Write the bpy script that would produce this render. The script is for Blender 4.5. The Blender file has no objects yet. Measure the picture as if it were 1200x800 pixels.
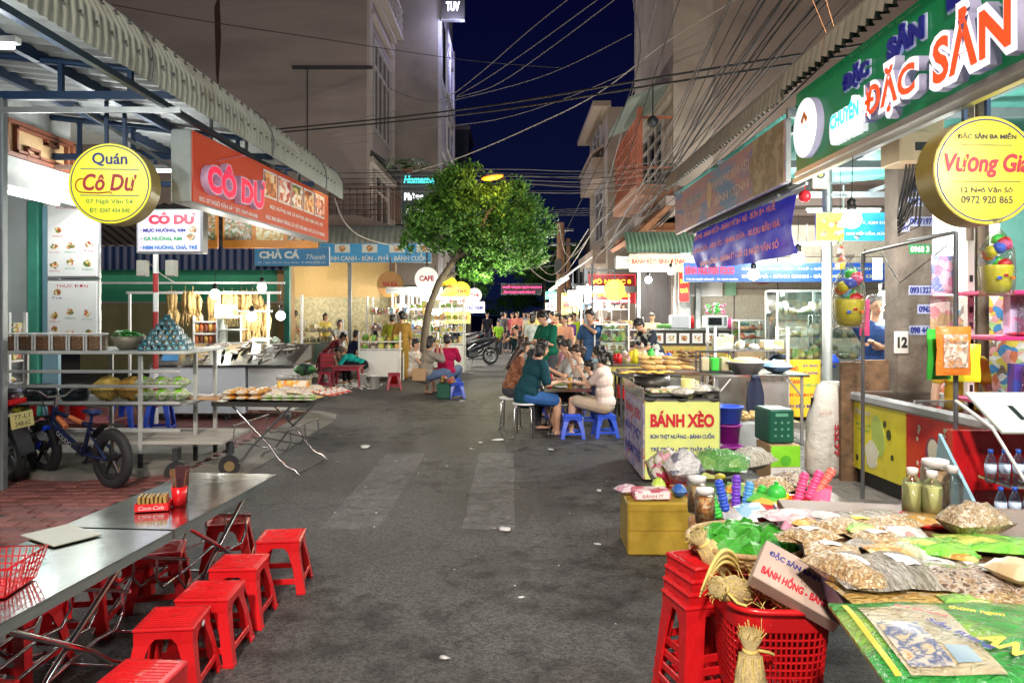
import bpy,bmesh,math,random
from mathutils import Vector,Matrix,Quaternion
random.seed(7)
PI=math.pi
SC=bpy.context.scene
COL=SC.collection
FP=867.0            # focal length in photo pixels
EYE=1.6             # camera height (m)
# ------------------------------------------------------------------ camera
cam_d=bpy.data.cameras.new("camera")
cam=bpy.data.objects.new("camera",cam_d)
COL.objects.link(cam)
cam.location=(0,0,EYE)
cam.rotation_euler=(PI/2,0,0)
cam_d.sensor_width=36.0
cam_d.lens=36.0*FP/1200.0
cam_d.shift_y=-34.0/1200.0
cam_d.clip_end=600
SC.camera=cam
# ------------------------------------------------------------------ night sky
wd=bpy.data.worlds.new("World")
SC.world=wd
wd.use_nodes=True
nt=wd.node_tree
bg=nt.nodes["Background"]
tc=nt.nodes.new("ShaderNodeTexCoord")
sp=nt.nodes.new("ShaderNodeSeparateXYZ")
rp=nt.nodes.new("ShaderNodeValToRGB")
nt.links.new(tc.outputs["Generated"],sp.inputs[0])
nt.links.new(sp.outputs["Z"],rp.inputs[0])
nt.links.new(rp.outputs[0],bg.inputs[0])
rp.color_ramp.elements[0].position=0.0
rp.color_ramp.elements[0].color=(0.0032,0.006,0.026,1)
rp.color_ramp.elements[1].position=0.45
rp.color_ramp.elements[1].color=(0.0013,0.0011,0.0165,1)
bg.inputs[1].default_value=1.0
SC.view_settings.view_transform='Standard'
SC.view_settings.look='None'
SC.view_settings.exposure=0.28
SC.view_settings.gamma=1.0
SC.cycles.max_bounces=6
SC.cycles.transparent_max_bounces=12
SC.cycles.sample_clamp_indirect=4.0
SC.cycles.sample_clamp_direct=30.0
SC.cycles.use_light_tree=True
SC.cycles.caustics_reflective=False
SC.cycles.caustics_refractive=False
def W(px,py,Y):
 """photo pixel at a real distance Y in front of the camera -> world point"""
 return Vector(((px -600)/FP*Y,Y,EYE -(py -366)/FP*Y))
def G(px,py,z=0.0):
 """photo pixel on the level z -> world point"""
 Y=(EYE -z)*FP/(py -366)
 return Vector(((px -600)/FP*Y,Y,z))
# ------------------------------------------------------------------ lights
LF=2.6
def lamp(loc,power,col=(1,1,1),r=0.04,parent=None,name="light"):
 d=bpy.data.lights.new(name,'POINT')
 d.energy=power*LF
 d.color=col
 d.shadow_soft_size=r
 o=bpy.data.objects.new(name,d)
 COL.objects.link(o)
 o.location=loc
 if parent is not None:
  o.parent=parent
 return o
# ------------------------------------------------------------------ materials
MATS={}
def _nodes(name):
 m=bpy.data.materials.new(name)
 m.use_nodes=True
 n=m.node_tree
 return m,n,n.nodes["Principled BSDF"]
def _coords(n,kind="Object",scale=1.0,stretch=None):
 t=n.nodes.new("ShaderNodeTexCoord")
 mp=n.nodes.new("ShaderNodeMapping")
 n.links.new(t.outputs[kind],mp.inputs[0])
 s=stretch or (1,1,1)
 mp.inputs["Scale"].default_value=(s[0]*scale,s[1]*scale,s[2]*scale)
 return mp.outputs[0]
def mat(name,col,rough=.5,metal=0.,emit=None,es=0.,var=.12,vs=6.,bump=0.,bs=30.,spec=.5,alpha=1.,rnd=.06,stretch=None,dirt=None,coat=0.,sheen=0.,sss=0.):
 """one procedural surface: base colour with grain, wear and a little relief"""
 if name in MATS:
  return MATS[name]
 m,n,b=_nodes(name)
 L=n.links
 c=_coords(n,stretch=stretch)
 nz=n.nodes.new("ShaderNodeTexNoise")
 nz.inputs["Scale"].default_value=vs
 nz.inputs["Detail"].default_value=6
 nz.inputs["Roughness"].default_value=.62
 L.new(c,nz.inputs["Vector"])
 r=n.nodes.new("ShaderNodeValToRGB")
 r.color_ramp.elements[0].position=.3
 r.color_ramp.elements[1].position=.7
 lo=[max(0,x*(1 -var)) for x in col[:3]]
 hi=[min(1,x*(1+var)) for x in col[:3]]
 r.color_ramp.elements[0].color=(*lo,1)
 r.color_ramp.elements[1].color=(*hi,1)
 L.new(nz.outputs[0],r.inputs[0])
 out=r.outputs[0]
 if dirt:
  dn=n.nodes.new("ShaderNodeTexNoise")
  dn.inputs["Scale"].default_value=dirt[1]
  dn.inputs["Detail"].default_value=8
  L.new(c,dn.inputs["Vector"])
  dr=n.nodes.new("ShaderNodeValToRGB")
  dr.color_ramp.elements[0].position=dirt[2]
  dr.color_ramp.elements[1].position=dirt[2]+.22
  L.new(dn.outputs[0],dr.inputs[0])
  mx=n.nodes.new("ShaderNodeMix")
  mx.data_type='RGBA'
  L.new(dr.outputs[0],mx.inputs[0])
  L.new(out,mx.inputs[6])
  mx.inputs[7].default_value=(*dirt[0],1)
  out=mx.outputs[2]
 if rnd:
  oi=n.nodes.new("ShaderNodeObjectInfo")
  mr=n.nodes.new("ShaderNodeMapRange")
  mr.inputs[3].default_value=1 -rnd
  mr.inputs[4].default_value=1+rnd
  L.new(oi.outputs["Random"],mr.inputs[0])
  hs=n.nodes.new("ShaderNodeHueSaturation")
  L.new(mr.outputs[0],hs.inputs["Value"])
  L.new(out,hs.inputs["Color"])
  out=hs.outputs[0]
 L.new(out,b.inputs["Base Color"])
 rr=n.nodes.new("ShaderNodeMapRange")
 rr.inputs[3].default_value=max(.02,rough -.1)
 rr.inputs[4].default_value=min(1,rough+.1)
 L.new(nz.outputs[0],rr.inputs[0])
 L.new(rr.outputs[0],b.inputs["Roughness"])
 b.inputs["Metallic"].default_value=metal
 b.inputs["Specular IOR Level"].default_value=spec
 b.inputs["Alpha"].default_value=alpha
 b.inputs["Coat Weight"].default_value=coat
 if sss:
  b.inputs["Subsurface Weight"].default_value=sss
  b.inputs["Subsurface Scale"].default_value=.01
 if emit:
  b.inputs["Emission Color"].default_value=(*emit,1)
  b.inputs["Emission Strength"].default_value=es
 if bump:
  bn=n.nodes.new("ShaderNodeTexNoise")
  bn.inputs["Scale"].default_value=bs
  bn.inputs["Detail"].default_value=4
  L.new(c,bn.inputs["Vector"])
  bp=n.nodes.new("ShaderNodeBump")
  bp.inputs["Strength"].default_value=bump
  bp.inputs["Distance"].default_value=.02
  L.new(bn.outputs[0],bp.inputs["Height"])
  L.new(bp.outputs[0],b.inputs["Normal"])
 MATS[name]=m
 return m
def photo(name,cols,scale=30.,rough=.35,emit=0.,crumple=0.,alpha=1.,dist=1.2,kind='voronoi',stretch=None):
 """flat print: irregular patches of a few colours (pictures of food, printed wrappers, piled goods)"""
 if name in MATS:
  return MATS[name]
 m,n,b=_nodes(name)
 L=n.links
 c=_coords(n,stretch=stretch)
 wn=n.nodes.new("ShaderNodeTexNoise")
 wn.inputs["Scale"].default_value=scale*.4
 L.new(c,wn.inputs["Vector"])
 ad=n.nodes.new("ShaderNodeVectorMath")
 ad.operation='MULTIPLY_ADD'
 L.new(wn.outputs["Color"],ad.inputs[0])
 k=dist/scale*2
 ad.inputs[1].default_value=(k,k,k)
 L.new(c,ad.inputs[2])
 if kind=='voronoi':
  v=n.nodes.new("ShaderNodeTexVoronoi")
  v.inputs["Scale"].default_value=scale
  L.new(ad.outputs[0],v.inputs["Vector"])
  s=n.nodes.new("ShaderNodeSeparateColor")
  L.new(v.outputs["Color"],s.inputs[0])
  fac=s.outputs[0]
 else:
  v=n.nodes.new("ShaderNodeTexNoise")
  v.inputs["Scale"].default_value=scale
  v.inputs["Detail"].default_value=3
  L.new(ad.outputs[0],v.inputs["Vector"])
  mr=n.nodes.new("ShaderNodeMapRange")
  mr.inputs[1].default_value=.3
  mr.inputs[2].default_value=.7
  L.new(v.outputs[0],mr.inputs[0])
  fac=mr.outputs[0]
 r=n.nodes.new("ShaderNodeValToRGB")
 e=r.color_ramp.elements
 while len(e)<len(cols):
  e.new(.5)
 for i,cc in enumerate(cols):
  e[i].position=i/len(cols)
  e[i].color=(*cc,1)
 r.color_ramp.interpolation='CONSTANT' if kind=='voronoi' else 'LINEAR'
 L.new(fac,r.inputs[0])
 L.new(r.outputs[0],b.inputs["Base Color"])
 b.inputs["Roughness"].default_value=rough
 b.inputs["Alpha"].default_value=alpha
 if emit:
  L.new(r.outputs[0],b.inputs["Emission Color"])
  b.inputs["Emission Strength"].default_value=emit
 if crumple:
  b.inputs["Coat Weight"].default_value=.9
  b.inputs["Coat Roughness"].default_value=.06
  cn=n.nodes.new("ShaderNodeTexNoise")
  cn.inputs["Scale"].default_value=22
  cn.inputs["Detail"].default_value=5
  cn.inputs["Distortion"].default_value=1.5
  L.new(c,cn.inputs["Vector"])
  bp=n.nodes.new("ShaderNodeBump")
  bp.inputs["Strength"].default_value=crumple
  bp.inputs["Distance"].default_value=.03
  L.new(cn.outputs[0],bp.inputs["Height"])
  L.new(bp.outputs[0],b.inputs["Normal"])
  L.new(bp.outputs[0],b.inputs["Coat Normal"])
 MATS[name]=m
 return m
def clear(name,tint=(1,1,1),fac=.12,rough=.08,crumple=0.):
 """clear glass or clear plastic film: see-through, with reflections that grow towards grazing"""
 if name in MATS:
  return MATS[name]
 m,n,b=_nodes(name)
 L=n.links
 n.nodes.remove(b)
 out=n.nodes["Material Output"]
 tr=n.nodes.new("ShaderNodeBsdfTransparent")
 tr.inputs[0].default_value=(*tint,1)
 gl=n.nodes.new("ShaderNodeBsdfGlossy")
 gl.inputs["Roughness"].default_value=rough
 lw=n.nodes.new("ShaderNodeLayerWeight")
 lw.inputs[0].default_value=.35
 mr=n.nodes.new("ShaderNodeMapRange")
 mr.inputs[3].default_value=fac
 mr.inputs[4].default_value=.75
 L.new(lw.outputs["Fresnel"],mr.inputs[0])
 mx=n.nodes.new("ShaderNodeMixShader")
 L.new(mr.outputs[0],mx.inputs[0])
 L.new(tr.outputs[0],mx.inputs[1])
 L.new(gl.outputs[0],mx.inputs[2])
 L.new(mx.outputs[0],out.inputs[0])
 if crumple:
  c=_coords(n)
  cn=n.nodes.new("ShaderNodeTexNoise")
  cn.inputs["Scale"].default_value=25
  cn.inputs["Detail"].default_value=4
  cn.inputs["Distortion"].default_value=2
  L.new(c,cn.inputs["Vector"])
  bp=n.nodes.new("ShaderNodeBump")
  bp.inputs["Strength"].default_value=crumple
  bp.inputs["Distance"].default_value=.03
  L.new(cn.outputs[0],bp.inputs["Height"])
  L.new(bp.outputs[0],gl.inputs["Normal"])
  L.new(bp.outputs[0],lw.inputs["Normal"])
 MATS[name]=m
 return m
# ------------------------------------------------------------------ mesh builder
def _rot(v):
 """rotation taking +Z to direction v"""
 return Vector((0,0,1)).rotation_difference(Vector(v).normalized()).to_matrix()
class MB:
 def __init__(s):
  s.v,s.f,s.m,s.sm=[],[],[],[]
  s.T=None
 def add(s,vs,fs,mi=0,smooth=False):
  o=len(s.v)
  if s.T is not None:
   s.v.extend([tuple(s.T@Vector(p)) for p in vs])
  else:
   s.v.extend([tuple(p) for p in vs])
  for f in fs:
   s.f.append(tuple(i+o for i in f))
   s.m.append(mi)
   s.sm.append(smooth)
  return s
 def box(s,c,d,mi=0,R=None,ch=0.):
  """box centred at c with full size d; ch = chamfer; R = rotation matrix"""
  hx,hy,hz=d[0]/2,d[1]/2,d[2]/2
  c=Vector(c)
  if not ch:
   vs=[Vector((x*hx,y*hy,z*hz)) for z in (-1,1) for y in (-1,1) for x in (-1,1)]
   fs=[(0,2,3,1),(4,5,7,6),(0,1,5,4),(2,6,7,3),(0,4,6,2),(1,3,7,5)]
  else:
   ch=min(ch,hx*.9,hy*.9,hz*.9)
   vs,idx,fs=[],{},[]
   for x in (-1,1):
    for y in (-1,1):
     for z in (-1,1):
      for a in range(3):
       p=[x*(hx -ch),y*(hy -ch),z*(hz -ch)]
       p[a]=(x*hx,y*hy,z*hz)[a]
       idx[(x,y,z,a)]=len(vs)
       vs.append(Vector(p))
   q=[(-1,-1),(1,-1),(1,1),(-1,1)]
   for a in range(3):
    for sg in (-1,1):
     l=[]
     for (u,w) in q:
      k=[0,0,0]
      k[a]=sg
      k[(a+1)%3]=u
      k[(a+2)%3]=w
      l.append(idx[(*k,a)])
     fs.append(tuple(l if sg>0 else l[::-1]))
   for a in range(3):
    b,e=(a+1)%3,(a+2)%3
    for u in (-1,1):
     for w in (-1,1):
      l=[]
      for (t,ax) in ((-1,b),(1,b),(1,e),(-1,e)):
       k=[0,0,0]
       k[a]=t
       k[b]=u
       k[e]=w
       l.append(idx[(*k,ax)])
      fs.append(tuple(l if u*w<0 else l[::-1]))
   for x in (-1,1):
    for y in (-1,1):
     for z in (-1,1):
      l=[idx[(x,y,z,a)] for a in range(3)]
      fs.append(tuple(l if x*y*z>0 else l[::-1]))
  if R is not None:
   vs=[R@p for p in vs]
  return s.add([p+c for p in vs],fs,mi)
 def cyl(s,a,b,r1,r2=None,n=10,mi=0,caps=True,smooth=True):
  a,b=Vector(a),Vector(b)
  r2=r1 if r2 is None else r2
  R=_rot(b -a)
  vs=[]
  for (c,r) in ((a,r1),(b,r2)):
   for i in range(n):
    t=2*PI*i/n
    vs.append(c+R@Vector((r*math.cos(t),r*math.sin(t),0)))
  fs=[(i,(i+1)%n,n+(i+1)%n,n+i) for i in range(n)]
  s.add(vs,fs,mi,smooth)
  if caps:
   s.add(vs[:n],[tuple(range(n -1,-1,-1))],mi)
   s.add(vs[n:],[tuple(range(n))],mi)
  return s
 def tube(s,pts,r,n=8,mi=0,closed=False,caps=True):
  pts=[Vector(p) for p in pts]
  N=len(pts)
  rad=r if isinstance(r,(list,tuple)) else [r]*N
  vs,prev=[],None
  for i,p in enumerate(pts):
   if closed:
    d=pts[(i+1)%N] -pts[i -1]
   else:
    d=pts[min(i+1,N -1)] -pts[max(i -1,0)]
   d=d.normalized() if d.length>1e-9 else Vector((0,0,1))
   if prev is None:
    u=Vector((0,0,1)).cross(d)
    if u.length<.1:
     u=Vector((1,0,0)).cross(d)
    u.normalize()
   else:
    u=prev -d*prev.dot(d)
    u=u.normalized() if u.length>1e-6 else Vector((1,0,0))
   prev=u
   w=d.cross(u)
   for k in range(n):
    t=2*PI*k/n
    vs.append(p+(u*math.cos(t)+w*math.sin(t))*rad[i])
  fs=[]
  for i in range(N if closed else N -1):
   j=(i+1)%N
   for k in range(n):
    fs.append((i*n+k,i*n+(k+1)%n,j*n+(k+1)%n,j*n+k))
  s.add(vs,fs,mi,True)
  if caps and not closed:
   s.add(vs[:n],[tuple(range(n -1,-1,-1))],mi)
   s.add(vs[-n:],[tuple(range(n))],mi)
  return s
 def lathe(s,prof,c=(0,0,0),n=16,mi=0,R=None,smooth=True,sx=1.,sy=1.):
  """profile [(r, z)...] turned about z"""
  c=Vector(c)
  vs,fs=[],[]
  for (r,z) in prof:
   for i in range(n):
    t=2*PI*i/n
    p=Vector((r*math.cos(t)*sx,r*math.sin(t)*sy,z))
    if R is not None:
     p=R@p
    vs.append(c+p)
  for j in range(len(prof) -1):
   for i in range(n):
    fs.append((j*n+i,j*n+(i+1)%n,(j+1)*n+(i+1)%n,(j+1)*n+i))
  if prof[0]==prof[-1]:
   return s.add(vs,fs,mi,smooth)
  if prof[0][0]>1e-4:
   fs.append(tuple(range(n -1,-1,-1)))
  if prof[-1][0]>1e-4:
   k=(len(prof) -1)*n
   fs.append(tuple(range(k,k+n)))
  return s.add(vs,fs,mi,smooth)
 def ball(s,c,r,n=10,mi=0,jit=0.,R=None):
  c=Vector(c)
  rx,ry,rz=(r,r,r) if not isinstance(r,(tuple,list)) else r
  h=max(4,n//2+1)
  vs,fs=[],[]
  for j in range(h+1):
   ph=PI*j/h
   for i in range(n):
    t=2*PI*i/n
    q=1+random.uniform(-jit,jit)
    p=Vector((rx*math.sin(ph)*math.cos(t)*q,ry*math.sin(ph)*math.sin(t)*q,-rz*math.cos(ph)*q))
    if R is not None:
     p=R@p
    vs.append(c+p)
  for j in range(h):
   for i in range(n):
    fs.append((j*n+i,j*n+(i+1)%n,(j+1)*n+(i+1)%n,(j+1)*n+i))
  return s.add(vs,fs,mi,True)
 def quad(s,a,b,c,d,mi=0):
  return s.add([a,b,c,d],[(0,1,2,3)],mi)
 def prism(s,poly,a,b,axis='z',mi=0,smooth=False):
  """polygon (2D) extruded from a to b along an axis"""
  n=len(poly)
  ar=sum(poly[i][0]*poly[(i+1)%n][1] -poly[(i+1)%n][0]*poly[i][1] for i in range(n))
  if ar<0:
   poly=poly[::-1]
  if axis=='z':
   P=lambda p,t:(p[0],p[1],t)
  elif axis=='y':
   P=lambda p,t:(p[0],t,p[1])
  else:
   P=lambda p,t:(t,p[0],p[1])
  vs=[P(p,a) for p in poly]+[P(p,b) for p in poly]
  side=[(i,(i+1)%n,n+(i+1)%n,n+i) for i in range(n)]
  cap=[tuple(range(n -1,-1,-1)),tuple(range(n,2*n))]
  if axis=='y':
   side=[f[::-1] for f in side]
   cap=[f[::-1] for f in cap]
  s.add(vs,side,mi,smooth)
  return s.add(vs,cap,mi)
 def sheet(s,fn,nu,nv,mi=0,smooth=True,th=0.):
  """surface fn(u, v) sampled on a grid; th = thickness along the normal direction (rough)"""
  vs=[Vector(fn(i/nu,j/nv)) for j in range(nv+1) for i in range(nu+1)]
  fs=[(j*(nu+1)+i,j*(nu+1)+i+1,(j+1)*(nu+1)+i+1,(j+1)*(nu+1)+i) for j in range(nv) for i in range(nu)]
  s.add(vs,fs,mi,smooth)
  if th:
   a=vs[1] -vs[0]
   b=vs[nu+1] -vs[0]
   nn=a.cross(b).normalized()*th
   v2=[p -nn for p in vs]
   s.add(v2,[f[::-1] for f in fs],mi,smooth)
   bd=[i for i in range(nu+1)]+[j*(nu+1)+nu for j in range(1,nv+1)]+ \
     [nv*(nu+1)+i for i in range(nu -1,-1,-1)]+[j*(nu+1) for j in range(nv -1,0,-1)]
   vv=[vs[i] for i in bd]+[v2[i] for i in bd]
   n=len(bd)
   s.add(vv,[(i,n+i,n+(i+1)%n,(i+1)%n) for i in range(n)],mi)
  return s
 def mesh(s,name,mats):
  me=bpy.data.meshes.new(name)
  me.from_pydata(s.v,[],s.f)
  me.polygons.foreach_set("material_index",s.m)
  me.polygons.foreach_set("use_smooth",s.sm)
  for m in (mats if isinstance(mats,(list,tuple)) else [mats]):
   me.materials.append(m)
  me.update()
  return me
def tag(o,label=None,cat=None,group=None,kind=None):
 for k,v in (("label",label),("category",cat),("group",group),("kind",kind)):
  if v:
   o[k]=v
 return o
def put(name,mb,mats,parent=None,loc=(0,0,0),R=None,label=None,kind=None):
 """one mesh object; a child if parent is given"""
 me=mb if isinstance(mb,bpy.types.Mesh) else mb.mesh(name,mats)
 o=bpy.data.objects.new(name,me)
 COL.objects.link(o)
 o.location=loc
 if R is not None:
  o.rotation_euler=R
 if parent is not None:
  o.parent=parent
 return tag(o,label,None,None,kind)
def thing(name,label,cat,loc=(0,0,0),rz=0.,group=None,rot=None):
 o=bpy.data.objects.new(name,None)
 o.empty_display_size=.1
 COL.objects.link(o)
 o.location=loc
 o.rotation_euler=rot if rot else (0,0,rz)
 return tag(o,label,cat,group)
def solo(name,mb,mats,label,cat,loc=(0,0,0),rz=0.,group=None,rot=None):
 o=put(name,mb,mats,None,loc,rot if rot else (0,0,rz))
 return tag(o,label,cat,group)
def struct(name,mb,mats,**k):
 return put(name,mb,mats,kind='structure',**k)
KIDS={}
def kids(o):
 return [c for c in o.children]
def dup(o,loc=None,rz=None,label=None,swap=None,rot=None,scale=None,parent=None):
 """copy a thing with its parts and sub-parts; swap = {material: other material}"""
 c=o.copy()
 COL.objects.link(c)
 if parent is not None:
  c.parent=parent
 if loc is not None:
  c.location=loc
 if rot is not None:
  c.rotation_euler=rot
 elif rz is not None:
  c.rotation_euler=(0,0,rz)
 if scale is not None:
  c.scale=(scale,)*3 if not isinstance(scale,(tuple,list)) else scale
 if label:
  c["label"]=label
 if swap and c.type=='MESH':
  for sl in c.material_slots:
   if sl.material in swap:
    nm=swap[sl.material]
    sl.link='OBJECT'
    sl.material=nm
 for ch in kids(o):
  dup(ch,swap=swap,parent=c)
 return c
# ------------------------------------------------------------------ lettering
TXT={}
def text_mesh(s,ex=0.,off=0.,shear=0.,res=3):
 k=(s,ex,off,shear)
 if k in TXT:
  return TXT[k]
 cu=bpy.data.curves.new("lettering",'FONT')
 cu.body=s
 cu.size=1.0
 cu.extrude=ex
 cu.offset=off
 cu.shear=shear
 cu.resolution_u=res
 cu.align_x='CENTER'
 ob=bpy.data.objects.new("lettering",cu)
 COL.objects.link(ob)
 dg=bpy.context.evaluated_depsgraph_get()
 me=bpy.data.meshes.new_from_object(ob.evaluated_get(dg))
 bpy.data.objects.remove(ob)
 bpy.data.curves.remove(cu)
 xs=[v.co.x for v in me.vertices]
 ys=[v.co.y for v in me.vertices]
 if xs:
  x0,x1,y0,y1=min(xs),max(xs),min(ys),max(ys)
 else:
  x0,x1,y0,y1=0,1,0,1
 TXT[k]=(me,x0,x1,y0,y1)
 return TXT[k]
def lettering(s,m,parent,x,z,w,h,y=-.004,depth=0.,bold=0.,shear=0.,name="lettering",arc=0.,tilt=0.):
 """writing in the local x-z plane of a sign whose face looks along -y; centred on (x, z), w wide, h high"""
 me0,x0,x1,y0,y1=text_mesh(s,0.05 if depth else 0.,bold,shear)
 me=me0.copy()
 sx,sy=w/max(1e-6,x1 -x0),h/max(1e-6,y1 -y0)
 ca,sa=math.cos(tilt),math.sin(tilt)
 for v in me.vertices:
  a,b,c=(v.co.x -(x0+x1)/2)*sx,(v.co.y -(y0+y1)/2)*sy,v.co.z
  if arc:
   b+=arc*(1 -(2*a/w)**2)
  a,b=a*ca -b*sa,a*sa+b*ca
  v.co=(x+a,y -(c+.05)/.1*depth if depth else y,z+b)
 if depth and me.polygons:
  me.flip_normals() if False else None
 me.materials.clear()
 me.materials.append(m)
 me.name=name
 o=bpy.data.objects.new(name,me)
 COL.objects.link(o)
 o.parent=parent
 return o
# palette
white=mat("white_paint",(.72,.72,.70),.45,var=.05)
offwhite=mat("off_white_plaster",(.60,.58,.54),.8,var=.08,vs=2,dirt=((.36,.33,.29),1.3,.6))
navy=mat("navy_steel",(.012,.035,.085),.45,metal=.2)
grey_steel=mat("grey_steel",(.22,.24,.25),.4,metal=.5)
alu=mat("aluminium",(.62,.63,.62),.32,metal=.85,var=.05)
steel=mat("stainless_steel",(.68,.69,.68),.2,metal=1.,var=.05,vs=3)
brushed=mat("stainless_top",(.56,.60,.58),.15,metal=1.,var=.06,vs=2,bump=.14,bs=4)
chrome=mat("chromed_tube",(.62,.63,.64),.12,metal=1.)
dark=mat("black_plastic",(.012,.012,.014),.4)
rubber=mat("rubber",(.014,.014,.016),.75,bump=.2,bs=80)
darkgrey=mat("dark_grey_metal",(.05,.055,.06),.45,metal=.4)
wood=mat("brown_wood",(.13,.065,.032),.6,var=.35,vs=5,stretch=(1,1,.15),bump=.1)
redwood=mat("red_brown_wood",(.16,.045,.02),.5,var=.25,stretch=(.2,1,1))
redp=mat("red_plastic",(.62,.012,.016),.28,var=.1,vs=4,dirt=((.4,.01,.012),7,.62),bump=.03)
redp_dark=mat("dark_red_plastic",(.30,.02,.045),.4,var=.1)
bluep=mat("blue_plastic",(.035,.10,.62),.32,var=.08)
lblue=mat("light_blue_plastic",(.10,.35,.72),.35)
tealp=mat("teal_plastic",(.01,.10,.13),.4,var=.3,vs=30)
greenp=mat("green_plastic",(.05,.55,.06),.35)
dgreenp=mat("dark_green_plastic",(.008,.09,.055),.4)
yellowp=mat("yellow_plastic",(.80,.72,.03),.35)
orangep=mat("orange_plastic",(.80,.20,.02),.35)
pinkp=mat("pink_plastic",(.80,.10,.28),.35)
purplep=mat("purple_plastic",(.32,.02,.30),.35)
violetp=mat("violet_plastic",(.18,.06,.55),.35)
cardboard=mat("cardboard",(.42,.28,.15),.8,var=.08)
glass=clear("window_glass",(.92,.97,.96),.08,.03)
film=clear("clear_film",(.97,.97,.97),.10,.10,crumple=.9)
film2=clear("thick_film",(.93,.94,.93),.22,.16,crumple=1.0)
ink_red=mat("red_ink",(.55,.01,.03),.5,rnd=0,var=.04)
ink_blue=mat("blue_ink",(.012,.025,.26),.5,rnd=0,var=.04)
ink_white=mat("white_ink",(.82,.82,.82),.5,rnd=0,var=.03)
ink_black=mat("black_ink",(.02,.02,.02),.5,rnd=0)
ink_green=mat("green_ink",(.03,.32,.10),.5,rnd=0)
ink_yellow=mat("yellow_ink",(.8,.6,.03),.5,rnd=0)
ink_orange=mat("orange_ink",(.8,.25,.03),.5,rnd=0)
food=photo("food_picture",[(.55,.22,.05),(.30,.08,.02),(.75,.55,.25),(.12,.18,.03),(.6,.1,.05),(.8,.75,.6)],38)
food2=photo("food_picture_pale",[(.75,.6,.4),(.45,.25,.08),(.85,.8,.72),(.2,.3,.08),(.7,.3,.12)],30)
goods=photo("wrapped_goods",[(.7,.55,.3),(.6,.15,.1),(.75,.72,.65),(.25,.4,.12),(.5,.3,.12),(.8,.7,.2)],24,.25,crumple=.6)
goods_bright=photo("bright_goods",[(.8,.75,.7),(.7,.2,.1),(.8,.6,.1),(.1,.3,.6),(.5,.7,.3),(.85,.4,.4),(.3,.2,.15)],14,.3,crumple=.4)
def lit(name,col,e,base=None):
 """translucent lit surface of a lamp, tube or backlit sign"""
 return mat(name,base or col,.4,emit=col,es=e,var=.03,rnd=0)
bulb_glow=lit("glowing_bulb",(1,.97,.9),14)
tube_glow=lit("glowing_tube",(.95,1,.98),9)
letter_glow=lit("glowing_white_letter",(.95,.98,1),1.3)
cyan_glow=lit("glowing_cyan_letter",(.05,.75,.75),1.4)
# ground
asph=mat("asphalt",(.058,.056,.053),.6,var=.4,vs=.9,bump=.85,bs=95,dirt=((.068,.066,.062),.5,.5),rnd=0)
n=asph.node_tree
_c=_coords(n,scale=1.0)
_v=n.nodes.new("ShaderNodeTexVoronoi")
_v.inputs["Scale"].default_value=70
n.links.new(_c,_v.inputs["Vector"])
_mr=n.nodes.new("ShaderNodeMapRange")
_mr.inputs[3].default_value=.5
_mr.inputs[4].default_value=1.9
_s=n.nodes.new("ShaderNodeSeparateColor")
n.links.new(_v.outputs["Color"],_s.inputs[0])
n.links.new(_s.outputs[0],_mr.inputs[0])
_hs=n.nodes.new("ShaderNodeHueSaturation")
_b=n.nodes["Principled BSDF"]
_src=_b.inputs["Base Color"].links[0].from_socket
n.links.new(_mr.outputs[0],_hs.inputs["Value"])
n.links.new(_src,_hs.inputs["Color"])
_e=n.nodes.new("ShaderNodeTexVoronoi")
_e.feature='DISTANCE_TO_EDGE'
_e.inputs["Scale"].default_value=.55
_wn=n.nodes.new("ShaderNodeTexNoise")
_wn.inputs["Scale"].default_value=3
_wn.inputs["Detail"].default_value=8
_va=n.nodes.new("ShaderNodeVectorMath")
n.links.new(_c,_wn.inputs["Vector"])
n.links.new(_wn.outputs["Color"],_va.inputs[0])
n.links.new(_c,_va.inputs[1])
n.links.new(_va.outputs[0],_e.inputs["Vector"])
_er=n.nodes.new("ShaderNodeMapRange")
_er.inputs[2].default_value=.012
_er.inputs[3].default_value=.45
n.links.new(_e.outputs[0],_er.inputs[0])
_mm=n.nodes.new("ShaderNodeMix")
_mm.data_type='RGBA'
_mm.blend_type='MULTIPLY'
_mm.inputs[0].default_value=1
n.links.new(_hs.outputs[0],_mm.inputs[6])
n.links.new(_er.outputs[0],_mm.inputs[7])
n.links.new(_mm.outputs[2],_b.inputs["Base Color"])
earth=mat("dusty_ground",(.075,.07,.065),.85,var=.25,vs=1.5,rnd=0)
conc=mat("concrete",(.20,.19,.165),.8,var=.22,vs=2.5,bump=.3,bs=40,dirt=((.09,.08,.065),1.6,.5),rnd=0)
brick=mat("red_paver",(.17,.058,.052),.5,var=.3,vs=9,bump=.35,bs=60,rnd=.28,dirt=((.11,.07,.06),2.2,.55))
mortar=mat("dirty_joint",(.045,.035,.03),.9,rnd=0)
tile_g=mat("grey_paver",(.17,.165,.155),.75,var=.2,vs=4,bump=.3,rnd=.12,dirt=((.08,.075,.07),2,.55))
m=MB()
m.quad((-150,-20,-.02),(150,-20,-.02),(150,300,-.02),(-150,300,-.02))
struct("ground",m,earth)
m=MB()
road_poly=[(-2.62,-3),(2.45,-3),(2.45,16),(4.2,18),(4.2,140),(-4.7,140),(-4.7,26),(-9.5,24),(-11,20.5),(-11,13.2),(-5,12.3),(-3.1,12.0),(-2.75,11.6),(-2.62,11.0)]
m.add([(x,y,0) for x,y in road_poly],[tuple(range(len(road_poly)))])
struct("road",m,asph)
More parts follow.
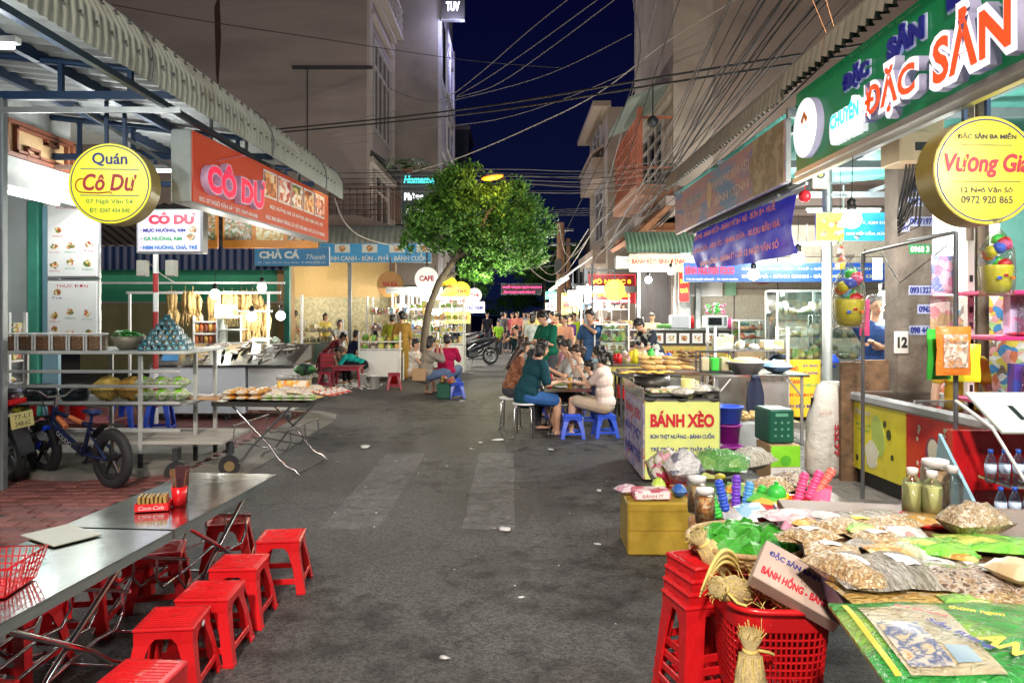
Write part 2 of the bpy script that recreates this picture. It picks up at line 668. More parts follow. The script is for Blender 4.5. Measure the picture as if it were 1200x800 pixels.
# crosswalk stripes, worn
worn=mat("worn_road_paint",(.46,.46,.46),.6,var=.2,vs=5,rnd=0)
n=worn.node_tree
_c=_coords(n)
_z=n.nodes.new("ShaderNodeTexNoise")
_z.inputs["Scale"].default_value=9
_z.inputs["Detail"].default_value=10
_z.inputs["Roughness"].default_value=.85
n.links.new(_c,_z.inputs["Vector"])
_r=n.nodes.new("ShaderNodeMapRange")
_r.inputs[1].default_value=.40
_r.inputs[2].default_value=.80
_r.inputs[3].default_value=.0
_r.inputs[4].default_value=.60
n.links.new(_z.outputs[0],_r.inputs[0])
n.links.new(_r.outputs[0],n.nodes["Principled BSDF"].inputs["Alpha"])
for (x0,x1) in ((-1.42,-.98),(-.37,.02)):
 m=MB()
 m.quad((x0,5.45,.004),(x1,5.45,.004),(x1,8.4,.004),(x0,8.4,.004))
 struct("crosswalk_stripe",m,worn)
stain=mat("oil_stain",(.026,.026,.026),.62,var=.3,rnd=0)
n=stain.node_tree
_z=n.nodes.new("ShaderNodeTexNoise")
_z.inputs["Scale"].default_value=5
_z.inputs["Detail"].default_value=8
n.links.new(_coords(n),_z.inputs["Vector"])
_r=n.nodes.new("ShaderNodeMapRange")
_r.inputs[1].default_value=.48
_r.inputs[2].default_value=.72
_r.inputs[4].default_value=.5
n.links.new(_z.outputs[0],_r.inputs[0])
n.links.new(_r.outputs[0],n.nodes["Principled BSDF"].inputs["Alpha"])
for i,(x,y,r) in enumerate(((-1.2,3.6,.8),(.3,4.4,.7),(1.2,6.6,.9),(-.4,7.2,.8),(-1.9,9.5,.9),(.6,9.3,1.0),(0,2.9,.7),(-.9,12,1.1),(1.7,5.6,.6))):
 m=MB()
 m.add([(x+r*(1+.25*math.sin(k*2.3+i))*math.cos(k*PI/9),y+r*(1+.25*math.sin(k*1.7+i))*math.sin(k*PI/9),.0075+.0003*i) for k in range(18)],[tuple(range(18))])
 struct("road_stain",m,stain)
# kerb strip of concrete
m=MB()
prof=[]
edge=[(-2.62,-3),(-2.62,11.0),(-2.75,11.6),(-3.1,11.95)]
m.add([(-2.62,-3,.005),(-2.62,11.0,.005),(-2.75,11.6,.005),(-3.1,11.98,.005),(-3.12,11.4,.075),(-3.1,-3,.075)],[(0,1,4,5),(1,2,3,4)])
m.add([(-3.1,11.98,.005),(-11,13.2,.005),(-11,12.6,.075),(-3.12,11.4,.075)],[(0,1,2,3)])
struct("kerb",m,conc)
# brick pavement, left
pv=MB()
pv.quad((-14,-3,.058),(-3.1,-3,.058),(-3.12,11.5,.058),(-14,12.8,.058))
pav=struct("pavement",pv,mortar)
bm1=MB()
bm1.box((0,0,0),(.232,.112,.022),ch=.008)
brick_me=bm1.mesh("brick",[brick])
cand=[]
rest=MB()
row=0
y=3.2
while y<12.2:
 x=-3.22 -(.12 if row%2 else 0) -.01*math.sin(row)
 lim=-3.1 -7.2
 while x>lim:
  if y<11.35+(-x -3.1)*.15:
   cand.append((x,y+.012*math.sin(x*9+row)))
  x-=.24
 y+=.12
 row+=1
vis=[]
for (x,y) in cand:
 px=600+x/y*FP
 py=366+(EYE -.06)/y*FP
 if -10<px<380 and py<820:
  vis.append((y,x))
vis.sort()
near=set(vis[:300])
for (y,x) in vis:
 z=.062+random.uniform(-.003,.003)
 if (y,x) in near:
  b=put("brick",brick_me,None,pav,(x,y,z))
  b.rotation_euler=(random.uniform(-.012,.012),random.uniform(-.012,.012),random.uniform(-.02,.02))
 else:
  rest.T=Matrix.Translation((x,y,z))@Matrix.Rotation(random.uniform(-.02,.02),4,'Z')
  rest.box((0,0,0),(.232,.112,.022))
put("brick_field",rest,[brick],pav,kind="stuff")
# shop-front step the display cart stands on
m=MB()
m.prism([(-4.55,6.85),(-4.2,6.72),(-3.55,6.80),(-3.2,7.05),(-3.2,8.4),(-5.6,8.4),(-5.6,7.2)],.06,.125,'z')
struct("concrete_step",m,conc)
# right pavement of grey pavers
pv=MB()
pv.prism([(2.45,-3),(14,-3),(14,22),(4.6,20),(4.2,18),(2.45,16)],-.02,.052,'z')
pav=struct("pavement",pv,conc)
bm1=MB()
bm1.box((0,0,0),(.39,.19,.02),ch=.006)
pave_me=bm1.mesh("paver",[tile_g])
rest=MB()
cand=[]
row=0
y=2.0
while y<15.5:
 x=2.66+(.2 if row%2 else 0)
 while x<7.5:
  cand.append((y,x))
  x+=.4
 y+=.2
 row+=1
k=0
for (y,x) in cand:
 px=600+x/y*FP
 if px>1230:
  continue
 if k<300:
  put("paver",pave_me,None,pav,(x,y,.056))
  k+=1
 else:
  rest.box((x,y,.056),(.39,.19,.02))
put("paver_field",rest,[tile_g],pav,kind="stuff")
# manhole-like patch and small litter on the road
paper=mat("crumpled_paper",(.7,.7,.68),.8,var=.08,bump=.3)
spots=[(592,621,.06,"flattened white paper scrap on the road before the crosswalk stripes"),(584,516,.07,"crumpled white tissue on the road left of the folding table diners"),(563,519,.05,"small white scrap just left of a crumpled tissue on the road"),(428,524,.08,"torn white tissue on the asphalt beside the left stripe"),(645,527,.045,"white scrap on the road below the blue stools"),(697,507,.04,"tiny white crumb of paper near the front blue stool"),(520,771,.03,"pale crumb on the asphalt at the bottom of the photo"),(702,575,.035,"pale scrap on the road left of the gold box"),(700,638,.03,"small pale scrap on the road beside the gold box"),(398,447,.12,"white plastic bag lying in the gutter by the plaza"),(418,452,.1,"long torn tissue in the gutter litter"),(541,470,.05,"white scrap beside the blue stool on the left"),(552,526,.03,"specks of paper right of the left stripe"),(611,700,.02,"tiny pale speck on the road in the lower middle")]
for (px,py,r,lb) in spots:
 p=G(px,py)
 m=MB()
 m.ball((0,0,r*.12),(r,r*.6,r*.18),9,jit=.35)
 solo("paper_scrap",m,paper,lb,"litter",(p.x,p.y,.002),random.uniform(0,6),"paper litter on the road")
m=MB()
for i in range(330):
 if i<260:
  p=G(random.uniform(385,442)+random.gauss(0,4),random.uniform(447,453)+random.gauss(0,2.2))
 else:
  p=Vector((random.uniform(-2.5,2.4),random.uniform(2.6,14),0))
 r=random.uniform(.003,.007) if i>=260 else random.uniform(.01,.035)
 m.box((p.x,p.y,.004+r*.2),(r*2,r*1.3,r*.5),R=Matrix.Rotation(random.uniform(0,3),3,'Z'))
tag(put("litter_crumbs",m,paper,kind="stuff"),"pale crumbs and shreds scattered over the asphalt and gutter","litter")
# buildings
wallA=mat("grey_brown_render",(.315,.265,.24),.9,var=.06,vs=1.2,stretch=(.5,.5,3.0),bump=.1,bs=5,rnd=0,dirt=((.23,.20,.185),.35,.5))
wallB=mat("brown_grey_render",(.23,.20,.175),.9,var=.12,vs=1.0,rnd=0,dirt=((.15,.135,.12),.6,.5))
cream=mat("cream_trim",(.42,.37,.33),.8,var=.08)
pinkwall=mat("pinkish_render",(.30,.235,.20),.85,var=.1,vs=1.2,rnd=0,dirt=((.2,.15,.13),.8,.6))
darkwin=mat("dark_window_glass",(.012,.014,.018),.12,spec=.6)
winfr=mat("pale_window_frame",(.38,.36,.36),.5)
shutter_or=mat("orange_brown_grille",(.36,.10,.045),.6,var=.2)
def brail(parent,x,y0,y1,z0,z1,m_,n=10):
 """balcony railing along the street (constant x): rails and crossed infill"""
 m=MB()
 m.box((x,(y0+y1)/2,z1),(.06,y1 -y0,.05))
 m.box((x,(y0+y1)/2,z0),(.06,y1 -y0,.05))
 for i in range(n+1):
  y=y0+(y1 -y0)*i/n
  m.box((x,y,(z0+z1)/2),(.03,.03,z1 -z0 -.06))
  if i<n:
   m.cyl((x,y,z0),(x,y+(y1 -y0)/n,z1),.012,n=5)
   m.cyl((x,y,z1),(x,y+(y1 -y0)/n,z0),.012,n=5)
 return put("balcony_railing",m,m_,parent)
def street_window(parent,x,sgn,y0,y1,z0,z1,nb=3,frame=None,bars=True):
 """window in a wall that faces the street; sgn = +1 when the street lies on the +x side"""
 fr=MB()
 t=.09
 for (a,b,c,d) in ((y0,y0+t,z0,z1),(y1 -t,y1,z0,z1),(y0+t,y1 -t,z0,z0+t),(y0+t,y1 -t,z1 -t,z1)):
  fr.box((x+sgn*.03,(a+b)/2,(c+d)/2),(.1,b -a,d -c))
 for i in range(1,nb):
  y=y0+(y1 -y0)*i/nb
  fr.box((x+sgn*.03,y,(z0+z1)/2),(.08,.05,z1 -z0 -2*t))
 fr.box((x+sgn*.032,(y0+y1)/2,z0+(z1 -z0)*.72),(.07,y1 -y0 -2*t,.05))
 w=put("window",fr,frame or winfr,parent)
 g=MB()
 g.box((x+sgn*.006,(y0+y1)/2,(z0+z1)/2),(.012,y1 -y0 -2*t,z1 -z0 -2*t))
 put("pane",g,darkwin,w)
 return w
# --- tall house on the left, its blank side wall towards us
A=thing("town_house","tall house on the left with a huge blank grey side wall","building",(-9,27,0))
A_=lambda n,mb,ms:put(n,mb,ms,A,(9,-27,0))
OA=(9,-27,0)
m=MB()
m.box((-10.95,27.6,9.2),(12.1,5.2,11.2))
A_("side_wall",m,wallA)
m=MB()
m.prism([(-17,3.6),(-4.9,3.6),(-4.9,.0),(-5.15,0),(-5.15,3.0),(-17,3.0)],25.3,30.2,'y')
A_("ground_floor_wall",m,pinkwall)
def shift(o,d=None):
 o.location=d or OA
 return o
m=MB()
m.box((-4.86,25.3,9),(.1,.62,11.4))
m.box((-4.80,27.6,12.6),(.24,5.0,.22))
m.box((-4.82,27.6,11.9),(.16,4.4,.12))
m.box((-4.80,27.6,6.8),(.22,5.0,.2))
m.box((-4.84,30.05,9),(.14,.35,11.4))
A_("cornice",m,cream)
shift(street_window(A,-4.88,1,25.9,29.4,8.0,11.2,4))
shift(brail(A,-4.45,25.2,30.2,12.75,13.75,cream,9))
m=MB()
m.box((-4.7,27.7,12.7),(.55,5.2,.12))
A_("balcony_slab",m,cream)
# canopy above first floor door and lower balcony
m=MB()
m.prism([(-4.9,7.2),(-3.9,6.5),(-3.9,6.42),(-4.9,7.1)],25.2,29.8,'y')
m.box((-3.95,27.5,6.3),(.05,4.5,.2))
A_("canopy",m,darkgrey)
m=MB()
m.box((-5.2,25.9,3.95),(2.6,4.0,.5))
m.prism([(-6.5,4.2),(-3.85,4.2),(-3.85,4.4),(-5.0,4.72),(-6.5,4.72)],23.7,23.9,'y')
A_("balcony_slab",m,pinkwall)
m=MB()
for i in range(9):
 m.box((-5.9+.22*i,23.95,5.15),(.03,.03,1.0))
for i in range(14):
 m.box((-3.95,24.1+.3*i,5.15),(.03,.03,1.0))
for k in range(6):
 m.box((-5.0,23.95,4.75+k*.17),(1.9,.03,.025))
m.box((-5.0,23.95,5.66),(2.0,.05,.05))
m.box((-3.95,26.0,5.66),(.05,4.1,.05))
A_("balcony_railing",m,mat("rust_brown_rail",(.12,.05,.03),.6))
shift(street_window(A,-4.88,1,26.2,28.8,4.3,6.6,2,frame=cream))
# rain stain streak
m=MB()
m.add([(-10.05,24.985,11.9),(-9.88,24.985,12.4),(-9.82,24.985,10.9),(-9.93,24.985,9.0),(-10.0,24.985,9.7)],[(0,4,3,2,1)])
A_("stain",m,mat("dark_stain",(.05,.025,.02),.9))
m=MB()
m.cyl((-7.4,24.93,9.85),(-4.7,24.93,9.85),.06,n=6)
m.cyl((-6.9,24.95,9.85),(-6.9,24.95,7.0),.02,n=5)
A_("bracket_pipe",m,darkgrey)
# --- second building behind, B, with lit sign
B=thing("office_tower","taller grey-brown building behind the first house, narrow lit street side","building",(-9,33,0))
OB=(9,-33,0)
m=MB()
m.box((-7.6,33.7,9.2),(9.2,7.2,18.4))
shift(put("side_wall",m,wallB,B),OB)
m=MB()
for (z0,z1) in ((4.5,7.2),(8.4,11.0)):
 m.box((-2.93,33.8,z1+.1),(.16,6.8,.2))
 m.box((-2.93,33.8,z0 -.1),(.16,6.8,.2))
m.box((-2.94,30.3,8.6),(.14,.4,12))
m.box((-2.94,37.1,8.6),(.14,.4,12))
m.prism([(30.6,8.6),(33.6,8.0),(36.9,8.6),(36.9,10.9),(30.6,10.9)],-2.96,-2.9,'x')
shift(put("facade_trim",m,mat("pale_blue_grey_trim",(.42,.41,.44),.7,dirt=((.33,.32,.4),.7,.5)),B),OB)
for (z0,z1) in ((4.7,6.9),(11.2,14.0),(8.7,10.6)):
 shift(street_window(B,-2.87,1,32.2,35.8,z0,z1,2),OB)
# --- C, small grey block far behind
m=MB()
m.box((-4.1,62,8),(1.3,6,16.4))
m.box((-4.1,62,16.3),(1.5,6.2,.3),1)
m.box((-3.43,62,14.6),(.06,2.4,1.4),2)
solo("far_building",m,[mat("blue_grey_render",(.10,.12,.14),.9),cream,darkwin],"narrow blue-grey block far down the street above the tree","building")
# --- right tall house D
D=thing("corner_house","tall brown-grey house on the right with orange barred balcony over the street","building",(9,23,0))
OD=(-9,-23,0)
wallD=mat("brown_render",(.32,.245,.195),.9,var=.1,vs=1.0,rnd=0,dirt=((.19,.155,.13),.5,.5))
wallD2=mat("beige_render",(.40,.33,.265),.9,var=.1,vs=1.2,rnd=0,dirt=((.25,.205,.165),.7,.5))
m=MB()
m.box((10.5,23.3,10.4),(12.2,6.6,12.4))
shift(put("side_wall",m,wallD,D),OD)
m=MB()
m.box((4.86,22.85,10.9),(1.06,6.0,13.4))
shift(put("corner_bay",m,wallD2,D),OD)
m=MB()
m.box((9,19.6,4.5),(10,.8,.25))
m.box((10.5,23.3,2.1),(12.0,6.4,4.2))
shift(put("ground_floor_wall",m,pinkwall,D),OD)
# orange balcony cage
m=MB()
m.box((3.9,22.2,4.9),(1.1,4.6,.3))
shift(put("balcony_slab",m,mat("rust_stained_slab",(.30,.14,.08),.85),D),OD)
m=MB()
for i in range(12):
 m.box((3.42,20.0+.4*i,6.0),(.05,.05,1.9))
for k in range(6):
 m.box((3.42,22.2,5.15+k*.35),(.05,4.5,.04))
m.box((3.44,19.98,6.05),(.12,.30,2.1))
m.box((3.9,19.95,6.85),(.9,.05,.06))
m.box((3.9,19.95,5.5),(.9,.05,.06))
shift(put("balcony_grille",m,shutter_or,D),OD)
m=MB()
m.prism([(3.2,7.4),(4.5,7.9),(4.5,7.98),(3.2,7.48)],20.2,24.6,'y')
shift(put("canopy",m,mat("grey_green_sheet",(.22,.26,.22),.6),D),OD)
shift(street_window(D,4.33,-1,21,24.4,5.4,7.2,3,frame=cream),OD)
m=MB()
m.box((4.1,23,3.95),(1.0,5.5,.2))
m.prism([(3.3,3.7),(4.6,4.9),(4.6,4.7),(3.4,3.6)],19.3,25,'y')
shift(put("lower_canopy",m,mat("rusty_sheet",(.30,.13,.06),.8,var=.3),D),OD)
# --- E
E=thing("narrow_house","narrow cream house farther down on the right with small bay balcony","building",(6,34,0))
OE=(-6,-34,0)
m=MB()
m.box((7.1,34.5,5.2),(6.2,7,10.0))
shift(put("wall",m,wallD2,E),OE)
m=MB()
m.box((3.75,34.5,10.3),(.75,7.4,.22))
m.box((3.8,35,7.9),(.6,5.6,.9))
m.box((3.8,35,4.0),(.7,6.6,.6))
m.prism([(3.4,8.4),(4.1,8.9),(4.1,9.0),(3.4,8.5)],32,38,'y')
shift(put("bay_balcony",m,mat("warm_cream",(.40,.31,.24),.8),E),OE)
shift(street_window(E,3.98,-1,32,35,4.8,7.2,2),OE)
shift(street_window(E,3.98,-1,33,36,8.6,10,2),OE)
m=MB()
m.box((4.6,30.96,9.5),(.12,.05,.3))
shift(put("vent",m,darkgrey,E),OE)
def pw(name,mb,mats,parent,**k):
 """part built in world coordinates under an unrotated thing"""
 return put(name,mb,mats,parent,tuple(-parent.location),**k)
def corr_mesh(mb,fn,L,pitch=.076,amp=.012,nv=1,mi=0,sub=4):
 """corrugated sheet: fn(s, v, h) -> point, s along the length L, v across, h = height of the wave"""
 nu=int(L/pitch*sub)
 mb.sheet(lambda u,v:fn(u*L,v,amp*math.sin(u*L/pitch*2*PI)),nu,nv,mi)
sheet_grey=mat("green_grey_sheet_metal",(.30,.33,.28),.5,metal=.2,var=.12,vs=2,dirt=((.17,.17,.13),2.5,.55))
sheet_white=mat("pale_roof_sheet",(.27,.28,.28),.55,var=.15,vs=2,dirt=((.17,.17,.16),1.5,.5))
sheet_brown=mat("weathered_roof_sheet",(.20,.185,.14),.65,var=.2,vs=3,dirt=((.22,.12,.06),3,.55))
sheet_teal=mat("teal_roof_sheet",(.13,.42,.36),.45,var=.08,vs=2)
sheet_blue=mat("dark_blue_sheet",(.02,.04,.12),.5,var=.15)
ceil_w=mat("white_ceiling",(.52,.51,.47),.8,var=.04)
# LEFT: grilled squid shop
S=thing("open_front_shop","white-ceilinged open shop on the far left with brown lattice transom and green post","shop",(-7,8,0))
m=MB()
m.box((-8.2,7.0,4.18),(6.3,8.2,.12))
m.box((-4.99,7.0,4.12),(.12,8.2,.22),1)
m.box((-5.3,7.0,4.06),(.12,8.2,.1))
pw("ceiling",m,[ceil_w,redwood],S)
m=MB()
m.box((-5.55,8.0,3.14),(.14,2.6,.34))
m.box((-5.5,8.0,2.94),(.22,2.6,.06))
m.box((-5.6,8.0,3.95),(.1,2.6,.4))
pw("lintel",m,mat("grey_white_lintel",(.34,.34,.33),.8),S)
m=MB()      # lattice of the transom
zc,zh=3.52,.36
m.box((-5.53,8.0,zc),(.03,2.56,zh),1)
for yy in (6.75,8.02,9.25):
 m.box((-5.5,yy,zc),(.06,.05,zh))
for zz in (zc -zh/2,zc+zh/2):
 m.box((-5.5,8.0,zz),(.06,2.55,.045))
for y0 in (6.8,8.07):
 for (a,b,c,d) in ((.12,.12,.05,.31),(.12,1.05,.05,.05),(1.05,1.05,.05,.31),(.12,1.05,.31,.31),(.3,.3,0,.12),(.3,.5,.12,.12),(.85,.85,.24,.36),(.65,.85,.24,.24),(.5,.5,.05,.12),(.65,.65,.24,.31)):
  m.box((-5.49,y0+(a+b)/2,zc -zh/2+(c+d)/2),(.05,abs(b -a)+.03,abs(d -c)+.03))
pw("lattice_transom",m,[redwood,mat("tan_panel",(.42,.27,.13),.6)],S)
m=MB()
m.box((-8.6,9.5,2.0),(5.4,.12,4.0))
m.box((-9.5,6.6,2.0),(.12,6,4.0))
pw("wall",m,mat("pale_wall",(.56,.60,.60),.75,var=.06,dirt=((.4,.43,.42),1.2,.6)),S)
m=MB()
m.box((-6.05,9.4,1.5),(.14,.14,3.0),ch=.01)
m.box((-5.86,9.42,1.5),(.2,.06,2.9),1)
pw("door_post",m,[mat("green_post",(.05,.28,.20),.5),mat("pale_blue_door",(.25,.45,.55),.5)],S)
m=MB()
m.box((-5.42,8.25,2.94),(.07,1.25,.05),1)
m.cyl((-5.42,7.66,2.89),(-5.42,8.84,2.89),.018,n=8)
tb=thing("tube_light","lit white fluorescent tube under the lintel of the far left shop","lamp",(-5.42,8.25,2.9))
pw("tube",m,[tube_glow,white],tb)
lamp((-5.3,8.25,2.78),9,(.95,1,.98),.05,name="tube_light")
m=MB()
m.box((-6.65,9.36,2.1),(.12,.14,.32),ch=.03)
m.box((-6.65,9.28,2.12),(.07,.02,.2),1)
solo("wall_phone",m,[greenp,mat("dull_yellow",(.5,.5,.1),.5)],"small green wall unit on the pale wall of the far left shop","wall box")
# two menu poster boards
poster_mat=mat("poster_white",(.80,.79,.77),.35,var=.02,rnd=0)
def poster(z0,z1,lb,seed):
 t=thing("menu_board",lb,"poster",(-5.52,9.3,z0))
 m=MB()
 m.box((0,0,(z1 -z0)/2),(.62,.04,z1 -z0),ch=.006)
 m.box((0,.03,(z1 -z0)/2),(.66,.03,z1 -z0+.05),1)
 put("board",m,[poster_mat,alu],t)
 rr=random.Random(seed)
 for i in range(7):
  mm=MB()
  x,z=-.2+.2*(i%3)+rr.uniform(-.03,.03),.14+.24*(i//3)+rr.uniform(-.04,.04)
  mm.prism([(x+.055*math.cos(a)*rr.uniform(.6,1.2),z+.045*math.sin(a)*rr.uniform(.6,1.2)) for a in [k*PI/4.5 for k in range(9)]],-.023,-.021,'y')
  put("dish_picture",mm,food,t)
  lettering(rr.choice(["Mực nướng","Cá nướng","Nem","Chả cá","Tré","Bạch tuộc"]),rr.choice([ink_red,ink_green,ink_blue]),t,x,z -.075,.13,.022,-.0225)
 lettering(rr.choice(["THỰC ĐƠN","MÓN NƯỚNG"]),ink_red,t,0,z1 -z0 -.06,.4,.05,-.0225)
 return t
poster(2.05,2.98,"white menu board with food pictures, upper one of two on the far left shopfront",3)
poster(1.22,1.99,"white menu board with food pictures, lower one of two on the far left shopfront",8)
# awning: trusses, purlins, curved nose of corrugated sheet, along a slightly skewed street line
AW=thing("corrugated_awning","long awning on the left with curved corrugated nose and dark blue steel trusses","awning",(-4,7,0))
def axl(y):          # x of the lip
 return -2.66+(y -5)*.02
m=MB()
arc=[(-.42,.47),(-.28,.49),(-.14,.46),(-.03,.36),(.03,.24),(.04,.10),(.03,.0)]
def nose(s,v,h):
 y=1.2+s
 k=v*(len(arc) -1)
 i=min(int(k),len(arc) -2)
 f=k -i
 a=arc[i][0]+(arc[i+1][0] -arc[i][0])*f
 b=arc[i][1]+(arc[i+1][1] -arc[i][1])*f
 nx,nz=(a+.35),(b -.05)
 q=h/max(.1,math.hypot(nx,nz))
 return (axl(y)+a+nx*q,y,3.27+b+nz*q)
corr_mesh(m,nose,9.75,.085,.011,12)
pw("curved_edge",m,sheet_grey,AW)
m=MB()
for i in range(int(9.5/.17)):
 for k in (1.2,3.0,4.6):
  p=Vector(nose(.06+i*.17,k/6,.012))
  m.box(p,(.016,.016,.016))
pw("screws",m,darkgrey,AW,kind="stuff")
m=MB()
for y in (5.35,7.9,10.0,10.93):
 m.tube([nose(y -1.2,v/12,.014) for v in range(13)],.008,5)
pw("seams",m,darkgrey,AW)
m=MB()
corr_mesh(m,lambda s,v,h:(-5.6+v*2.62,1.2+s,4.02 -v*.27+h),9.75,.2,.018,1,sub=6)
pw("roof_sheet",m,sheet_white,AW)
m=MB()
for yb in (3.9,6.4,8.9,10.8):
 m.box((-4.25,yb,3.47),(2.75,.06,.07))
 m.tube([(-5.6,yb,3.95),(-2.95,yb,3.66)],.035,4)
 for (x,t) in ((-5.2,.42),(-4.55,.34),(-3.9,.27),(-3.3,.2)):
  m.box((x,yb,3.50+t/2),(.04,.04,t))
for xp in (-3.15,-4.1,-4.9):
 zt=3.70+(-2.95 -xp)*.11
 m.box((xp,6.1,zt -.02),(.06,9.7,.1))
m.box((-2.98,6.1,3.38),(.05,9.7,.05))
pw("truss",m,navy,AW)
m=MB()
for yb in (3.9,6.4,8.9):
 m.box((-4.2,yb -.035,3.34),(2.7,.02,.05))
pw("light_rail",m,alu,AW)
m=MB()
m.tube([(-3.9,6.6,3.45),(-3.1,7.5,2.85)],.018,5)
m.tube([(-3.05,7.5,3.7),(-3.05,7.5,3.3)],.02,5)
m.tube([(-2.98,8.3,3.6),(-2.98,8.3,3.3)],.02,5)
m.tube([(-2.85,9.9,3.6),(-2.85,9.9,3.3)],.02,5)
pw("bracket",m,grey_steel,AW)
m=MB()
m.box((-4.42,6.4,1.75),(.075,.075,3.4),ch=.008)
pw("post",m,grey_steel,AW)
# --- round hanging sign "Quán Cô Dư"
def round_sign(label,loc,rz,R_,depth,rim,face):
 t=thing("round_sign",label,"sign",loc,rz)
 m=MB()
 N=48
 for (r0,y0,r1,y1) in ((R_,0,R_,depth),):
  m.cyl((0,y0,0),(0,y1,0),R_,n=N)
 put("casing",m,rim,t)
 m=MB()
 m.cyl((0,-.006,0),(0,.0,0),R_*.985,n=N)
 put("face",m,face,t)
 m=MB()
 q=R_*.93
 m.tube([(q*math.cos(a*2*PI/64),-.007,q*math.sin(a*2*PI/64)) for a in range(64)],.0045,4,closed=True)
 put("ring",m,ink_blue,t)
 m=MB()
 for x in (-R_*.22,R_*.22):
  m.box((x,depth/2,R_+.22),(.028,.028,.5))
 put("hanger",m,navy,t)
 return t
yel_lit=mat("yellow_lit_plastic",(.80,.74,.02),.35,emit=(.80,.76,.02),es=.42,var=.04,rnd=0)
yel_dim=mat("yellow_sign_plastic",(.66,.52,.02),.35,emit=(.8,.62,.02),es=.08,var=.04,rnd=0)
rim_y=mat("yellow_sign_rim",(.30,.22,.03),.4)
t=round_sign("round yellow hanging sign reading Quán Cô Dư under the left awning",(-3.53,6.5,2.73),.06,.355,.2,rim_y,yel_lit)
lettering("Quán",ink_blue,t,0,.21,.30,.12,-.01,bold=.02,arc=.0)
m=MB()
m.box((0,-.008,.125),(.5,.004,.006))
m.box((0,-.008,-.105),(.5,.004,.006))
put("rule_line",m,ink_blue,t)
lettering("Cô Dư",ink_red,t,0,.01,.46,.15,-.01,bold=.025,shear=.2)
lettering("07 Ngô Văn Sở",ink_green,t,0,-.16,.40,.05,-.01)
lettering("ĐT: 0347 434 848",ink_green,t,0,-.235,.34,.04,-.01)
m=MB()
m.tube([(-.24+.05*math.cos(a),-.01,-.02+.06*math.sin(a)) for a in [1.2+k*.45 for k in range(9)]]+[(-.1,-.01,-.085),(0,-.01,-.075),(.02,-.01,-.09)],.005,4)
put("flourish",m,ink_red,t)
# --- CÔ DƯ fascia sign
t=thing("fascia_sign","long orange-red shop sign with pink raised CÔ DƯ letters under the left awning","sign",(-3.03,7.0,2.64),math.atan2(4.0,.30))
Ls=4.01
orange_face=mat("orange_red_panel",(.55,.055,.012),.35,emit=(.6,.06,.012),es=.16,var=.04,rnd=0)
m=MB()
m.box((Ls/2,.11,.35),(Ls,.20,.70),ch=.012)
put("casing",m,mat("pale_grey_casing",(.50,.54,.52),.4),t)
m=MB()
m.box((Ls/2,.006,.35),(Ls -.03,.02,.67))
put("face",m,orange_face,t)
mag=mat("pink_red_letter",(.72,.01,.06),.3,emit=(.85,.01,.09),es=.55,var=.03,rnd=0)
mag_side=mat("lilac_letter_side",(.62,.45,.62),.4,emit=(.6,.4,.6),es=.15,rnd=0)
def raised(s,t,x,z,w,h,d,front,side,grow=.03,bold=.03,shear=0.,arc=0.):
 lettering(s,side,t,x,z,w+grow,h+grow,-.006,depth=d,bold=bold*1.8,shear=shear,arc=arc,name="letter_body")
 lettering(s,front,t,x,z,w,h,-.006 -d -.002,bold=bold,shear=shear,arc=arc)
raised("Quán",t,.78,.575,.62,.15,.04,mag,mag_side,bold=.01,shear=.2)
raised("CÔ DƯ",t,.84,.30,1.36,.33,.07,mag,mag_side,.03,.05)
lettering("ĐC: 07 NGÔ VĂN SỞ * ĐT: 0347.434.848",ink_white,t,.80,.065,1.35,.06,-.008,bold=.03)
lettering("MỰC NƯỚNG, RIM, CÁ NƯỚNG, RIM, NEM, CHẢ, TRÉ",ink_white,t,2.78,.225,1.9,.075,-.008,bold=.03)
lettering("MỰC RIM, BÁNH TRÁNG, CÁ CHỈ, TRÉ, NEM, CHẢ CÁ TƯƠI NGON",ink_white,t,2.76,.09,2.1,.075,-.008,bold=.03)
for i in range(5):
 m=MB()
 m.box((1.83+.44*i,-.008,.475),(.40,.008,.32))
 p=put("picture_panel",m,poster_mat,t)
 m=MB()
 m.box((1.83+.44*i,-.014,.475),(.35,.006,.27))
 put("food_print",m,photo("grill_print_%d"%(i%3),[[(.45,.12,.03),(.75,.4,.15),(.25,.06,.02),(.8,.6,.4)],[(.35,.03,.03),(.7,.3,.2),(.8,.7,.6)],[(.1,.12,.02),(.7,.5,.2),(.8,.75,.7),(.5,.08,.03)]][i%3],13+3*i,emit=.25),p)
# --- standing lightbox sign on a red-white pole
t=thing("lightbox_sign","white lightbox sign listing CÔ DƯ squid and fish dishes on a red and white pole","sign",(-4.60,10.0,0),-.03)
m=MB()
for i in range(9):
 z0=.05+i*.26
 m.cyl((-.25,.06,z0),(-.25,.06,z0+.26),.035,n=10,mi=i%2)
put("pole",m,[white,mat("dull_red_paint",(.38,.03,.03),.5)],t)
m=MB()
m.box((-.04,.1,2.70),(.92,.16,.60),ch=.01)
put("casing",m,mat("grey_sign_casing",(.30,.31,.31),.4),t)
m=MB()
m.box((-.04,.015,2.70),(.86,.02,.55))
put("face",m,mat("lilac_white_panel",(.58,.52,.62),.35,emit=(.74,.68,.78),es=.12,rnd=0),t)
lettering("CÔ DƯ",mat("crimson_letter",(.5,.005,.04),.4,rnd=0),t,-.0,2.87,.64,.16,-.0,bold=.07)
lettering("· MỰC NƯỚNG, RIM",ink_blue,t,-.12,2.71,.62,.07,0,bold=.05)
lettering("· CÁ NƯỚNG, RIM",ink_green,t,-.14,2.60,.56,.07,0,bold=.05)
lettering("· NEM NƯỚNG, CHẢ, TRÉ",mat("sky_blue_ink",(.02,.18,.55),.5,rnd=0),t,-.04,2.48,.78,.07,0,bold=.05)
